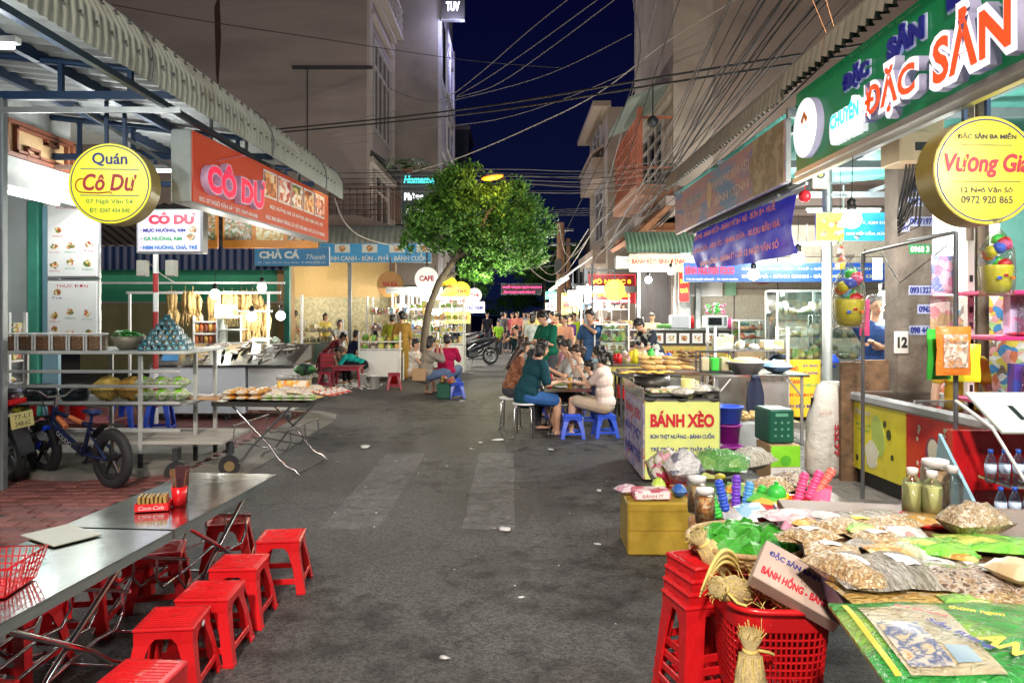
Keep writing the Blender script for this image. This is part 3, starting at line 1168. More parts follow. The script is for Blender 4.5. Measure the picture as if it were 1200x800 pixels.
for (x,z) in ((.29,2.72),(.26,2.62)):
 m=MB()
 m.prism([(x+.055*math.cos(a)*(1+.2*math.sin(5*a)),z+.045*math.sin(a)) for a in [k*PI/8 for k in range(16)]],-.004,.004,'y')
 put("dish_picture",m,food,t)
for x in (-.45,-.05):
 put("switch_box",MB().box((x,.1,2.2),(.14,.1,.22),ch=.01),mat("beige_box",(.35,.33,.28),.6),t)
# framed food menus behind, orange border
for (x0,x1,lb) in ((-4.42,-2.98,"orange framed menu panel with bowls of food hanging under the Cô Dư sign"),(-4.88,-4.50,"narrow orange framed menu panel with salad photo beside the lightbox sign")):
 t=thing("menu_sign",lb,"menu",((x0+x1)/2,11.3,2.58))
 w=x1 -x0
 m=MB()
 m.box((0,.03,.31),(w,.06,.62),ch=.008)
 put("frame",m,mat("orange_frame",(.72,.26,.03),.4,emit=(.72,.26,.03),es=.15,rnd=0),t)
 k=3 if w>1 else 1
 for i in range(k):
  m=MB()
  m.box((-w/2+w*(i+.5)/k,-.004,.34),(w/k -.07,.01,.44))
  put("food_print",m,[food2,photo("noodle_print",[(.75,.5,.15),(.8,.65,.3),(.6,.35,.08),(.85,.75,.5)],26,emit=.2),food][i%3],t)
# LEFT: green wall and corrugated lean-to
GW=thing("shop_wall","green and olive painted wall behind the grilled squid stall","wall",(-8.5,20,0))
m=MB()
m.box((-8.9,20.15,.93),(5.6,.2,1.86))
m.box((-8.9,20.15,2.36),(5.6,.2,1.0),1)
m.box((-8.9,20.0,1.87),(5.6,.04,.05),2)
pw("wall",m,[mat("olive_wall",(.33,.29,.14),.85,var=.1,dirt=((.24,.21,.1),1,.55)),mat("green_wall",(.06,.40,.22),.7,var=.06),cream],GW)
m=MB()
corr_mesh(m,lambda s,v,h:(-11.6+s,19.5+h,2.72+v*.62),5.6,.2,.03,1,sub=4)
pw("corrugated_band",m,sheet_blue,GW)
m=MB()
corr_mesh(m,lambda s,v,h:(-11.6+s,19.5 -v*2.4,3.36+v*.75+h),5.8,.25,.03,1,sub=4)
m.box((-8.7,17.1,4.02),(5.8,.08,.1),1)
pw("lean_to_roof",m,[mat("dim_brown_sheet",(.12,.10,.09),.7,var=.2),darkgrey],GW)
m=MB()
m.box((-6.2,20.3,1.9),(.3,.6,3.8))
m.box((-5.98,19.7,1.6),(.14,.14,3.2),1)
pw("column",m,[mat("ochre_column",(.40,.24,.10),.7),mat("green_post",(.05,.28,.2),.5)],GW)
# LEFT: CHẢ CÁ shop
CC=thing("corner_eatery","corner eatery with curved awning, CHẢ CÁ sign board and lit ochre back wall","shop",(-5,23,0))
m=MB()
def cc_edge(u):     # plan of the awning edge, wrapping round the corner
 if u<.62:
  return Vector((-8.2+u/.62*5.3,22.4,0))
 k=(u -.62)/.38
 return Vector((-2.9+.75*math.sin(k*PI/2),22.4+1.4*(1 -math.cos(k*PI/2))+k*k*2.2,0))
prf=[(1.3,.62),(.8,.58),(.4,.48),(.15,.28),(.02,.05),(0,-.05)]
def cc_awn(u,v):
 p=cc_edge(u)
 d=(cc_edge(min(1,u+.01)) -cc_edge(max(0,u -.01))).normalized()
 nrm=Vector((-d.y,d.x,0))
 k=v*5
 i=min(int(k),4)
 f=k -i
 a=prf[i][0]*(1 -f)+prf[i+1][0]*f
 b=prf[i][1]*(1 -f)+prf[i+1][1]*f
 w=.012*math.sin(u*300)
 return p+nrm*a+Vector((0,0,3.75+b)) -nrm*w
m.sheet(cc_awn,240,10)
pw("curved_awning",m,sheet_grey,CC)
m=MB()
m.box((-7.6,27.2,.95),(3.4,.2,1.9))
m.box((-6.9,24.9,1.0),(.01,.01,.01))
pw("back_wall",m,cream,CC)
m=MB()
m.box((-6.0,24.9,2.85),(4.2,.1,1.5))
m.box((-6.0,24.9,.8),(4.2,.1,2.6),1)
pw("lit_wall",m,[mat("ochre_wall",(.50,.36,.17),.8,var=.06),photo("mosaic_tiles",[(.30,.28,.17),(.36,.33,.2),(.42,.38,.26),(.26,.25,.16)],16,.5)],CC)
m=MB()
m.box((-3.95,24.6,1.6),(.16,.16,3.3))
m.box((-5.02,22.9,1.75),(.11,.11,3.7),1)
pw("post",m,[mat("dim_brown",(.16,.10,.06),.7),grey_steel],CC)
def board(label,loc,w,h,face,rz=0.,d=.05,cat="sign",name="sign_board",group=None,casing=None,ch=.006):
 t=thing(name,label,cat,loc,rz,group)
 m=MB()
 m.box((0,d/2+.004,h/2),(w,d,h),ch=ch)
 put("casing",m,casing or alu,t)
 m=MB()
 m.box((0,.0,h/2),(w -.02,.008,h -.02))
 put("face",m,face,t)
 return t
blue_face=mat("faded_blue_panel",(.05,.22,.42),.5,emit=(.05,.22,.42),es=.08,var=.12,vs=3,rnd=0,dirt=((.16,.3,.42),2.5,.55))
blue_face2=mat("bright_blue_panel",(.04,.28,.55),.45,emit=(.04,.28,.55),es=.15,var=.1,vs=3,rnd=0)
fade_w=mat("faded_white_letter",(.62,.66,.62),.5,emit=(.6,.64,.6),es=.1,rnd=0)
t=board("faded blue CHẢ CÁ sign board on the corner eatery awning",(W(342,0,19.2).x,19.2,2.80),1.95,.50,blue_face,d=.08)
lettering("CHẢ CÁ",fade_w,t,-.32,.32,1.05,.25,-.01,bold=.05)
lettering("Thanh",fade_w,t,.62,.24,.5,.12,-.01,shear=.35)
lettering("ĐC: Ngô Văn Sở, Quy Nhơn  Ⓒ 0905.8248.241",fade_w,t,0,.09,1.75,.06,-.01)
t=board("long pale blue BÁNH CANH BÚN PHỞ sign board at the eatery corner",(-4.1,22.25,3.10),3.35,.58,blue_face2,d=.08)
lettering("BÁNH CANH - BÚN - PHỞ - BÁNH CUỐN",fade_w,t,0,.16,3.1,.22,-.01,bold=.03)
for i in range(4):
 m=MB()
 x=-1.0+i*.82
 m.box((x,-.01,.42),(.46,.01,.25),ch=.004)
 put("picture_panel",m,fade_w,t)
 m=MB()
 m.cyl((x,-.018,.42),(x,-.012,.42),.1,n=12)
 put("food_print",m,food,t)
# RIGHT: green specialty shop
gface=mat("deep_green_panel",(.006,.16,.055),.3,emit=(.006,.19,.06),es=.30,var=.05,vs=2,rnd=0)
t=thing("fascia_sign","big dark green shop sign with raised red and white ĐẶC SẢN letters","sign",(2.9,7.55,3.02),-PI/2)
Lg=4.8
m=MB()
m.box((Lg/2,.1,.40),(Lg,.18,.80))
m.box((Lg/2,.05,-.02),(Lg,.14,.05),1)
put("casing",m,[darkgrey,alu],t)
m=MB()
m.box((Lg/2,.004,.405),(Lg -.01,.01,.79))
put("face",m,gface,t)
w_letter=mat("white_letter_panel",(.8,.8,.8),.3,emit=(.95,.97,1),es=.65,rnd=0)
side_l=mat("lilac_grey_letter_side",(.45,.43,.62),.4,emit=(.4,.4,.6),es=.10,rnd=0)
r_letter=mat("orange_red_letter",(.85,.07,.015),.3,emit=(.9,.08,.015),es=.75,rnd=0)
n_letter=mat("navy_letter",(.008,.012,.16),.3,emit=(.01,.01,.2),es=.3,rnd=0)
def raised3(s,x,z,w,h,d=.07):
 lettering(s,side_l,t,x,z,w+.10,h+.10,-.006,depth=d,bold=.095,name="letter_body")
 lettering(s,w_letter,t,x,z,w+.095,h+.095,-.008 -d,bold=.09,name="letter_outline")
 lettering(s,r_letter,t,x,z,w,h,-.011 -d,bold=.03)
# along local x: 0 = far end (y 7.55), 4.8 = near end
pale_o=mat("pale_blue_outline",(.5,.55,.7),.4,emit=(.4,.45,.7),es=.2,rnd=0)
m=MB()
m.cyl((.40,-.07,.36),(.40,.0,.36),.285,n=40,mi=1)
m.cyl((.40,-.075,.36),(.40,-.07,.36),.28,n=40)
put("logo_disc",m,[w_letter,side_l],t)
m=MB()
m.prism([(.32,.44),(.40,.52),(.48,.44),(.44,.41),(.40,.47),(.36,.41)],-.08,-.076,'y')
put("logo_mark",m,ink_orange,t)
lettering("CHUYÊN",w_letter,t,1.24,.22,.60,.33,-.006,depth=.06,bold=.10,name="letter_body")
lettering("CHUYÊN",cyan_glow,t,1.24,.27,.54,.16,-.072,bold=.05)
raised3("ĐẶC",2.0,.25,.74,.34)
raised3("SẢN",2.98,.29,.78,.40)
for (s_,x_,z_,w_,h_) in (("ĐẶC",1.36,.56,.46,.20),("SẢN",2.14,.60,.50,.21),("BÌNH",2.95,.66,.56,.20),("ĐỊNH",3.7,.62,.56,.20)):
 lettering(s_,pale_o,t,x_,z_,w_+.03,h_+.03,-.008,depth=.012,bold=.09,name="letter_outline")
 lettering(s_,n_letter,t,x_,z_,w_,h_,-.022,depth=.015,bold=.06)
lettering("Ⓐ 12 Ngô Văn Sở - TP. Quy Nhơn",mat("pale_green_ink",(.5,.65,.45),.5,rnd=0),t,1.75,.765,1.1,.035,-.003)
lettering("ĐẶC SẢN",r_letter,t,4.15,.30,.9,.36,-.012,depth=.02,bold=.05)
# awning above
RA=thing("corrugated_awning","long weathered awning on the right with teal underside over the specialty shops","awning",(4,8,0))
m=MB()
arcr=[(.50,.50),(.3,.46),(.12,.36),(.0,.2),(-.03,.0)]
def rnose(s,v,h):
 k=v*4
 i=min(int(k),3)
 f=k -i
 a=arcr[i][0]*(1 -f)+arcr[i+1][0]*f
 b=arcr[i][1]*(1 -f)+arcr[i+1][1]*f
 return (2.80+a -h*.9,2.2+s,3.74+b+h*.5+(.05 if s>5.4 else .12)*v)
corr_mesh(m,rnose,11.2,.14,.03,8,sub=6)
pw("curved_edge",m,sheet_brown,RA)
m=MB()
corr_mesh(m,lambda s,v,h:(3.0+v*5.5,2.2+s,3.78+v*.35+h),11.2,.085,.012,1)
pw("roof_sheet",m,sheet_teal,RA)
m=MB()
for y in (4.3,7.8,10.5,13.2):
 m.box((5.6,y,3.70),(5.4,.06,.1))
for x in (3.35,4.8,6.4):
 m.box((x,7.8,3.76),(.05,11,.06))
m.tube([(2.95,8.5,3.1),(3.2,9.5,3.3),(3.2,12.8,3.3)],.02,5)
for y in (8.6,9.6,10.6,11.6,12.6):
 m.box((3.1,y,3.12),(.03,.03,.36))
m.box((3.15,10.5,2.98),(.03,5.2,.03))
pw("frame",m,grey_steel,RA)
m=MB()
m.box((2.95,5.2,2.96),(.06,5.0,.05))
m.box((4.4,4.3,3.3),(2.4,.12,.16),1)
m.tube([(3.15,4.4,3.05),(5.8,4.4,3.35)],.03,6)
pw("edge_trim",m,[alu,navy],RA)
# sunset banner
bface=photo("sunset_print",[(.03,.12,.22),(.06,.15,.25),(.20,.11,.14),(.30,.14,.12),(.09,.12,.24)],1.6,.55,kind='noise',emit=.16,stretch=(.4,.4,2.2))  # faint glow put into the print to lift its brightness, no lamp behind
t=board("long sunset coloured banner board with a coconut tree under the right awning",(2.9,10.5,2.98),5.3,.68,bface,-PI/2,d=.06)
dull_o=mat("faded_pale_letter",(.50,.40,.36),.5,rnd=0)
lettering("BÁNH KẸO ĐẶC SẢN",dull_o,t,-1.35,.42,1.5,.18,-.008,bold=.03)
lettering("QUY NHƠN",dull_o,t,-1.35,.19,1.2,.15,-.008,bold=.03)
lettering("MINH HƯƠNG BÁNH KẸO",dull_o,t,.62,.44,1.7,.2,-.008,bold=.03)
lettering("BÌNH ĐỊNH",dull_o,t,.7,.2,1.5,.18,-.008,bold=.03)
m=MB()
m.ball((-.35,-.01,.34),(.14,.01,.2),16)
put("tower_emblem",m,mat("tan_emblem",(.45,.32,.2),.6),t)
m=MB()
m.prism([(1.55+.08*math.sin(z*9),.01+z*.66) for z in [k/8 for k in range(9)]]+[(2.63,.67),(2.63,.01)],-.012,-.006,'y')
put("rock_picture",m,photo("rock_print",[(.32,.24,.12),(.22,.15,.08),(.38,.30,.17)],5,.6,kind='noise'),t)
# purple banner hung from the strip awning
t=thing("vinyl_banner","sagging purple vinyl banner with red lettering hung across the right shops","banner",(3.22,8.5,0))
Lb=4.6
ang=math.atan2(4.45,-.05)
t.rotation_euler=(0,0,-PI/2)
t.location=(3.25,12.95,2.32)
m=MB()
def ban(u,v):
 return (u*4.5,-.10*math.sin(PI*v)*(1 -.4*u)+.03*math.sin(u*14+v*4)*(1 -v)+.02*math.sin(u*31 -v*6),v*.68+.04*math.sin(u*PI)*(v -1)+(.06*(1 -u)) -.05*u)
m.sheet(ban,60,12,th=.004)
put("cloth",m,mat("purple_blue_vinyl",(.018,.018,.34),.55,spec=.2,emit=(.03,.03,.45),es=.3,var=.15,vs=3,bump=.5,bs=4),t)  # glow added to the cloth colour to brighten it, the banner is no lamp
redb=mat("dull_red_letter",(.62,.02,.06),.45,rnd=0)
for (s_,z_,h_,x_,w_) in (("CÀ PHÊ - BÁNH MÌ ỐP - BÁNH MỲ BÒ NÉ - BÚN BÒ HUẾ",.56,.13,2.25,3.9),("NHÂN DỪA - KẸO ỐC - NHÂN DỪA - RƯỢU BẦU ĐÁ",.33,.14,2.3,4.1),("BÁNH HỒNG - BÁNH ÍT - SỐ 12 NGÔ VĂN SỞ",.10,.13,2.5,3.6)):
 lettering(s_,redb,t,x_,z_,w_,h_,-.135,bold=.04)
m=MB()
m.box((2.3,.05,.76),(4.7,.5,.05))
m.box((2.3,-.16,.72),(4.7,.03,.12))
m.cyl((0,.2,.84),(4.7,.2,.84),.05,n=8)
put("strip_awning",m,mat("black_awning_cloth",(.03,.028,.028),.8),t)
# round sign "Vương Gia"
t=round_sign("round yellow hanging sign reading Vương Gia under the right awning",(3.14,4.9,2.54),.04,.36,.2,rim_y,yel_dim)
lettering("ĐẶC SẢN BA MIỀN",ink_black,t,0,.225,.40,.055,-.01,bold=.03)
lettering("Vương Gia",mat("deep_red_ink",(.4,.0,.015),.5,rnd=0),t,0,.03,.58,.16,-.01,bold=.035,shear=.2)
lettering("12 Ngô Văn Sở",ink_black,t,0,-.135,.35,.05,-.01,bold=.02)
lettering("0972 920 865",ink_black,t,0,-.195,.35,.05,-.01,bold=.02)
m=MB()
m.box((0,-.008,.165),(.34,.004,.004))
m.box((0,-.008,-.075),(.46,.004,.004))
put("rule_line",m,ink_black,t)
# ice-cream signboard
t=board("blue and yellow ice cream signboard reading KEM DỪA under the right awning",(W(1009,283,9).x,9.0,W(0,283,9).z),1.08,.36,mat("cyan_blue_panel",(.02,.30,.55),.4,emit=(.02,.32,.58),es=.35,rnd=0))
m=MB()
m.box((-.38,-.006,.18),(.33,.006,.34))
put("yellow_corner",m,mat("lime_panel",(.65,.62,.05),.4,emit=(.65,.62,.05),es=.3,rnd=0),t)
m=MB()
for (x,z) in ((-.45,.26),(-.36,.2),(-.3,.1),(-.46,.1)):
 m.cyl((x,-.014,z),(x,-.009,z),.035,n=10)
put("product_print",m,goods,t)
lettering("KEM BƠ, KEM DỪA, KEM",ink_white,t,.17,.23,.66,.055,-.008,bold=.03)
lettering("KEM NẾP CẨM, SỮA CHUA N.",ink_white,t,.17,.10,.70,.055,-.008,bold=.03)
# RIGHT: deep arcade with back wall
BW=thing("shop_wall","patterned beige back wall of the food court on the right behind the picture counter","wall",(7,18.6,0))
m=MB()
m.box((8.6,18.8,1.9),(8.6,.25,3.8))
pw("wall",m,photo("beige_marbled_tiles",[(.50,.45,.36),(.44,.38,.29),(.54,.50,.41),(.40,.34,.25),(.5,.42,.31)],13,.4,kind="noise",dist=2),BW)
m=MB()
for i in range(8):
 m.box((4.5+i*1.1,18.66,1.6),(.012,.02,3.2))
for k in range(4):
 m.box((8.6,18.665,.6+k*.8),(8.4,.018,.012))
pw("tile_joint",m,mortar,BW)
m=MB()
m.box((4.30,18.5,1.75),(.28,.3,3.5),ch=.02)
m.box((4.66,18.6,1.75),(.12,.2,3.5),ch=.01)
pw("column",m,[mat("grey_white_column",(.52,.54,.54),.6)],BW)
t=board("long blue banner reading BÌNH with yellow lines above the back wall counter",(W(920,0,17).x+.1,17.3,W(0,330,17).z),4.75,.46,mat("royal_blue_panel",(.01,.05,.24),.45,emit=(.01,.05,.26),es=.25,rnd=0))
lettering("BÌNH NGUYÊN FOOD",ink_red,t,-1.75,.29,1.15,.22,-.008,bold=.05)
lettering("ĐC: 39 NGÔ VĂN SỞ - TP. QUY NHƠN",ink_white,t,-1.7,.07,1.2,.06,-.008,bold=.02)
dy=mat("dull_yellow_letter",(.45,.42,.12),.5,rnd=0)
lettering("BÚN BÒ - CƠM TẤM - PHỞ - BÁNH XÈO - THỊT NƯỚNG",dy,t,.65,.32,3.3,.1,-.008,bold=.03)
lettering("BÚN CHẢ - BÁNH CANH - BÁNH HỎI LÒNG - CHÁO",dy,t,.65,.15,3.3,.1,-.008,bold=.03)
# confectionery shop front with scalloped green awning
CF=thing("confectionery_shop","small confectionery shopfront with green awning and dark folding door","shop",(3.6,19,0))
m=MB()
corr_mesh(m,lambda s,v,h:(2.72+s,17.6+(1 -v)**2*.0 -.55*math.sin((1 -v)*1.4)+h+0.5,3.02+.55*v),1.72,.1,.022,6,sub=6)
pw("awning",m,mat("green_awning_sheet",(.14,.24,.16),.6,var=.15),CF)
m=MB()
for i in range(9):
 m.box((3.23+i*.085,18.4+(.03 if i%2 else 0),1.3),(.08,.03,2.6))
pw("folding_door",m,mat("dark_brown_door",(.045,.035,.035),.5),CF)
m=MB()
m.box((3.14,18.35,1.4),(.06,.1,2.8))
m.box((4.04,18.35,1.4),(.06,.1,2.8))
m.box((3.6,18.6,2.85),(2.0,.3,.3))
pw("door_frame",m,alu,CF)
t=board("yellow signboard reading BÁNH KẸO BÌNH ĐỊNH above the dark folding door",(3.42,17.35,2.55),1.34,.42,mat("cream_yellow_panel",(.62,.48,.2),.4,emit=(.62,.45,.2),es=.12,rnd=0,dirt=((.45,.3,.12),3,.5)))
lettering("BÁNH KẸO BÌNH ĐỊNH",ink_red,t,0,.24,1.22,.19,-.008,bold=.05)
m=MB()
m.box((0,-.006,.06),(1.25,.006,.07))
put("product_print",m,goods,t)
t=board("vertical red and orange lit sign beside the dark folding door",(4.16,17.9,1.85),.26,.9,mat("red_panel",(.6,.02,.02),.4,emit=(.8,.03,.02),es=.8,rnd=0))
for (s_,z_) in (("ĐẶC",.74),("SẢN",.52),("QUÀ",.28)):
 lettering(s_,lit("yellow_letter_glow",(.9,.6,.05),.9),t,0,z_,.2,.14,-.008,bold=.05)
# HOTEL sign
t=board("red hotel sign with glowing yellow letters on the right side of the street",(2.75,20.5,1.85),1.30,.78,mat("dark_red_panel",(.25,.012,.015),.4,emit=(.35,.012,.02),es=.4,rnd=0),d=.14,casing=mat("maroon_casing",(.12,.01,.02),.4))
yg=lit("yellow_neon",(1,.62,.03),1.3)
lettering("VÕ NGỌC 8",yg,t,0,.60,1.1,.18,-.008,bold=.05)
lettering("HOTEL",yg,t,0,.32,1.05,.28,-.008,bold=.05)
lettering("ĐT: 0256.3828.388 - 090.345",letter_glow,t,0,.06,1.05,.07,-.008,bold=.04)
m=MB()
for s in (-1,1):
 m.box((s*.66,-.01,.39),(.015,.02,.8))
m.box((0,-.01,.79),(1.33,.02,.015))
put("neon_edge",m,lit("red_neon",(.9,.04,.08),1.4),t)
t=thing("round_sign","small round glowing yellow sign overlapping the hotel sign","sign",(2.72,19.6,2.18))
m=MB()
m.cyl((0,0,0),(0,.12,0),.28,n=28,mi=1)
m.cyl((0,-.006,0),(0,0,0),.275,n=28)
put("face",m,[lit("yellow_glow_panel",(.95,.85,.05),.9),rim_y],t)
m=MB()
m.box((0,.06,.5),(.03,.03,.5))
put("hanger",m,darkgrey,t)
lettering("ĐẶC SẢN",ink_green,t,0,.02,.32,.06,-.01,bold=.03)
m=MB()
m.box((2.02,20.2,1.4),(.1,.1,2.8))
m.box((3.42,20.2,1.4),(.08,.08,2.8))
m.box((2.7,20.2,2.75),(1.4,.06,.06))
solo("sign_gantry",m,darkgrey,"dark steel frame that carries the hotel sign","frame")
# TUV rooftop sign on the tower
t=board("dark lightbox with white letters TUV projecting from the tower top",(W(531,24,30).x,29.9,W(0,24,30).z),.95,1.0,mat("dark_sign_panel",(.05,.045,.04),.4),d=.3)
lettering("TUV",lit("white_letter_bright",(.9,.93,1),2.2),t,0,.52,.55,.38,-.01,bold=.05)
lettering("HOTEL",lit("white_letter_bright",(.9,.93,1),2.2),t,0,.92,.8,.14,-.01,bold=.05)
lamp((-2.3,29.3,13.2),60,(.6,.62,1),.2,name="sign_and_fill_light")
lamp((-2.2,33.5,13.2),90,(.5,.52,1),.2,name="sign_and_fill_light")
# cyan lit sign behind the tree
t=board("dark sign with cyan and white glowing script half hidden by the tree",(W(494,240,23.5).x,23.5,W(0,262,23.5).z),1.3,1.62,mat("black_green_panel",(.012,.04,.05),.4),d=.1)
lettering("Homestay",cyan_glow,t,-.05,1.35,1.05,.34,-.012,bold=.04,shear=.3)
lettering("Phòng",letter_glow,t,-.25,.82,.6,.3,-.012,bold=.06)
lettering("CAFE 24H",letter_glow,t,0,.38,1.0,.2,-.012,bold=.04)
# plastic stools
def stool_meshes(h,wt,wb,m_):
 z1=h -.045
 legs=[]
 for (sx,sy) in ((1,1),(-1,1),(-1,-1),(1,-1)):
  def L(w,a,t):
   q=w/2
   return [Vector((sx*q,sy*q,0)),Vector((sx*(q -a),sy*q,0)),Vector((sx*(q -a),sy*(q -t),0)),Vector((sx*(q -t),sy*(q -t),0)),Vector((sx*(q -t),sy*(q -a),0)),Vector((sx*q,sy*(q -a),0))]
  b=MB()
  lev=[(0,wb+.006,.05,.012),(.012,wb+.006,.05,.012),(.013,wb,.045,.01),(z1*.55,wb+(wt -wb)*.55,.048,.01),(z1*.9,wt,.062,.01),(z1,wt,.085,.01)]
  vs=[]
  for (z,w,a,t) in lev:
   vs+=[p+Vector((0,0,z)) for p in L(w,a,t)]
  fs=[]
  for j in range(len(lev) -1):
   for i in range(6):
    f=(j*6+i,j*6+(i+1)%6,(j+1)*6+(i+1)%6,(j+1)*6+i)
    fs.append(f if sx*sy>0 else f[::-1])
  f=tuple(range(5,-1,-1))
  fs.append(f if sx*sy>0 else f[::-1])
  b.add(vs,fs)
  legs.append(b.mesh("leg",m_))
 b=MB()
 ch=.018
 q=wt/2
 b.box((0,0,h -.0085),(wt+.012,wt+.012,.017),ch=.006)
 b.add([(-q,-q,z1),(q,-q,z1),(q,q,z1),(-q,q,z1),(-q,-q,h -.012),(q,-q,h -.012),(q,q,h -.012),(-q,q,h -.012)],[(0,1,5,4),(1,2,6,5),(2,3,7,6),(3,0,4,7)])
 seat=b.mesh("seat",m_)
 b=MB()
 n=9
 R=Matrix.Rotation(.0,3,'Z')
 for i in range(n):
  d=(i -(n -1)/2)*wt*.095
  b.box((0,d,h+.0012),(wt*.82,.006,.004),ch=.001)
 b.cyl((0,0,h),(0,0,h+.0032),.016,n=10)
 ribs=b.mesh("seat_ribs",m_)
 b=MB()
 zr=h*.24
 w=wb+(wt -wb)*.24
 rails=[]
 for k in range(4):
  c=MB()
  c.T=Matrix.Rotation(k*PI/2,4,'Z')
  c.box((0,-w/2+.005,zr),(w -.09,.009,.032),ch=.003)
  rails.append(c.mesh("rail",m_))
 return seat,ribs,legs,rails
def make_stool(h,wt,wb,m_,label,group,name="plastic_stool"):
 t=thing(name,label,"stool",(0,0,0),0,group)
 seat,ribs,legs,rails=stool_meshes(h,wt,wb,m_)
 s=put("seat",seat,None,t)
 put("seat_ribs",ribs,None,s,kind="stuff")
 for l in legs:
  put("leg",l,None,t)
 for l in rails:
  put("rail",l,None,t)
 return t
ST_RED=make_stool(.30,.235,.31,redp,"","red plastic stools round the steel tables")
first=True
spots=[(330,626,.12,"red plastic stool farthest out in the row, beside the far corner of the steel table"),(281,657,.05,"red plastic stool third from the front of the photo's stool row"),(247,690,.04,"ribbed red plastic stool in the middle of the near row"),(203,722,.10,"red plastic stool with a small white sticker near the bottom left"),(163,790,-.06,"red plastic stool cut off by the bottom edge of the photo"),(268,608,.25,"red plastic stool half under the far end of the steel table")]
for (px,py,rz,lb) in spots:
 p=G(px,py,.3)
 if first:
  ST_RED.location=(p.x,p.y,0)
  ST_RED.rotation_euler=(0,0,rz)
  ST_RED["label"]=lb
  first=False
 else:
  o=dup(ST_RED,(p.x,p.y,0),rz,lb)
  if "sticker" in lb:
   m=MB()
   m.prism([(.02*math.cos(a),.268+.012*math.sin(a)) for a in [k*PI/6 for k in range(12)]],.124,.1245,'x')
   put("sticker",m,ink_white,o)
for i,(x,y,rz,lb) in enumerate(((-2.16,2.75,.1,"red stool on the far side of the table, by the red basket"),(-2.2,3.3,-.1,"red stool behind the table under the grey menu sheet"),(-2.17,3.75,.2,"red stool behind the table near its joint"),(-2.2,4.35,0,"red stool behind the far half of the table beside the cutlery holder"),(-1.86,2.5,.1,"red stool tucked under the near end of the steel table"),(-1.95,4.1,.3,"red stool pushed right under the far steel table"))):
 dup(ST_RED,(x,y,0),rz,lb)
# folding steel tables
def fold_table(label,loc,rz,L,Wd,z,rods=4,group=None,topmat=None,foot=.5):
 """top L long (local y) and Wd wide (local x); legs cross in the plane of the long side"""
 t=thing("folding_table",label,"table",loc,rz,group)
 m=MB()
 m.box((0,0,z -.006),(Wd,L,.012),ch=.003)
 for s in (-1,1):
  m.box((s*(Wd/2 -.004),0,z -.028),(.008,L -.01,.034))
  m.box((0,s*(L/2 -.004),z -.028),(Wd -.01,.008,.034))
 put("table_top",m,topmat or brushed,t)
 fx=Wd/2 -.06
 for s in (-1,1):
  for d in (-1,1):
   m=MB()
   x=s*(fx -(0.0 if d>0 else .03))
   a=Vector((x,-d*L*.33,z -.04))
   pts=[]
   for k in range(9):
    u=k/8
    yy=-d*L*.33+d*L*.66*u
    zz=z -.04 -(z -.10)*(u**1.0)
    if u>.62:
     q=(u -.62)/.38
     yy=-d*L*.33+d*L*.66*(.62+q*.42)
     zz=z -.04 -(z -.10)*(.62+.38*math.sin(q*PI/2))
    pts.append((x,yy,max(zz,.014)))
   pts.append((x,d*L*.40,.014))
   m.tube(pts,.0125,8)
   put("leg",m,chrome,t)
 for k in range(rods):
  m=MB()
  x=(k/max(1,rods -1) -.5)*(Wd -.2)
  m.tube([(x,-L*.30,z*.62),(x,-L*.31,z*.45),(x,-L*.26,z*.34),(x,-L*.1,z*.36),(x,L*.16,z*.42),(x,L*.26,z*.40),(x,L*.31,z*.5),(x,L*.30,z*.66)],.008,6)
  put("rod",m,chrome,t)
 for (yy,zz) in ((-L*.36,.014),(L*.36,.014),(-L*.30,z*.62),(L*.30,z*.66)):
  m=MB()
  m.cyl((-fx,yy,zz),(fx,yy,zz),.009,n=7)
  put("cross_bar",m,chrome,t)
 return t
fold_table("long stainless steel folding table with reflections, far one carrying the cutlery holder",(-1.82,4.10,0),-.088,1.2,.57,.58,group="steel tables end to end")
fold_table("near stainless steel folding table cut off by the left edge, menu sheet on it",(-1.925,2.9,0),-.088,1.19,.57,.578,group="steel tables end to end")
# menu sheet
p=G(72,628,.58)
m=MB()
m.box((0,0,.004),(.21,.30,.006),ch=.002)
solo("menu_sheet",m,mat("grey_laminate",(.33,.34,.28),.35,var=.1),"grey laminated menu sheet lying on the steel table","menu",(p.x,p.y,.582),1.0)
# cutlery / sauce holder
p=G(180,597,.58)
t=thing("condiment_tray","red plastic condiment tray with packets of toothpicks on the steel table","tray",(p.x,p.y,.582),.25)
m=MB()
for (a,b,c,d) in ((-.08,.08,-.055,-.05),(-.08,.08,.05,.055)):
 m.box(((a+b)/2,(c+d)/2,.022),(b -a,d -c,.04),ch=.002)
for s in (-1,1):
 m.box((s*.078,0,.022),(.005,.1,.04),ch=.001)
m.box((0,0,.004),(.155,.1,.006))
put("tray",m,redp,t)
lettering("Coca-Cola",ink_white,t,0,.022,.12,.02,-.0565,shear=.3)
for i in range(7):
 m=MB()
 m.box((-.06+i*.02,0,.05),(.014,.09,.05),R=Matrix.Rotation(.1*(i%3 -1),3,'Y'),ch=.003)
 put("packet",m,mat("brown_yellow_packet",(.38,.25,.07),.5,var=.3),t)
p=G(210,592,.58)
t=thing("cutlery_holder","red cup holding chopsticks and dark tall packs on the steel table","holder",(p.x,p.y,.582),.1)
m=MB()
m.lathe([(.001,.0),(.034,0),(.04,.10),(.037,.10),(.032,.006),(.001,.006)],n=14)
put("cup",m,redp,t)
for i in range(12):
 m=MB()
 a=random.uniform(0,6.3)
 m.cyl((.02*math.cos(a),.02*math.sin(a),.01),(.045*math.cos(a),.045*math.sin(a),.19+random.uniform(-.01,.01)),.0022,n=5)
 put("chopstick",m,mat("chopstick_brown",(.25,.09,.04),.5),t)
m=MB()
m.box((.0,.035,.10),(.07,.018,.2),R=Matrix.Rotation(-.15,3,'X'),ch=.003)
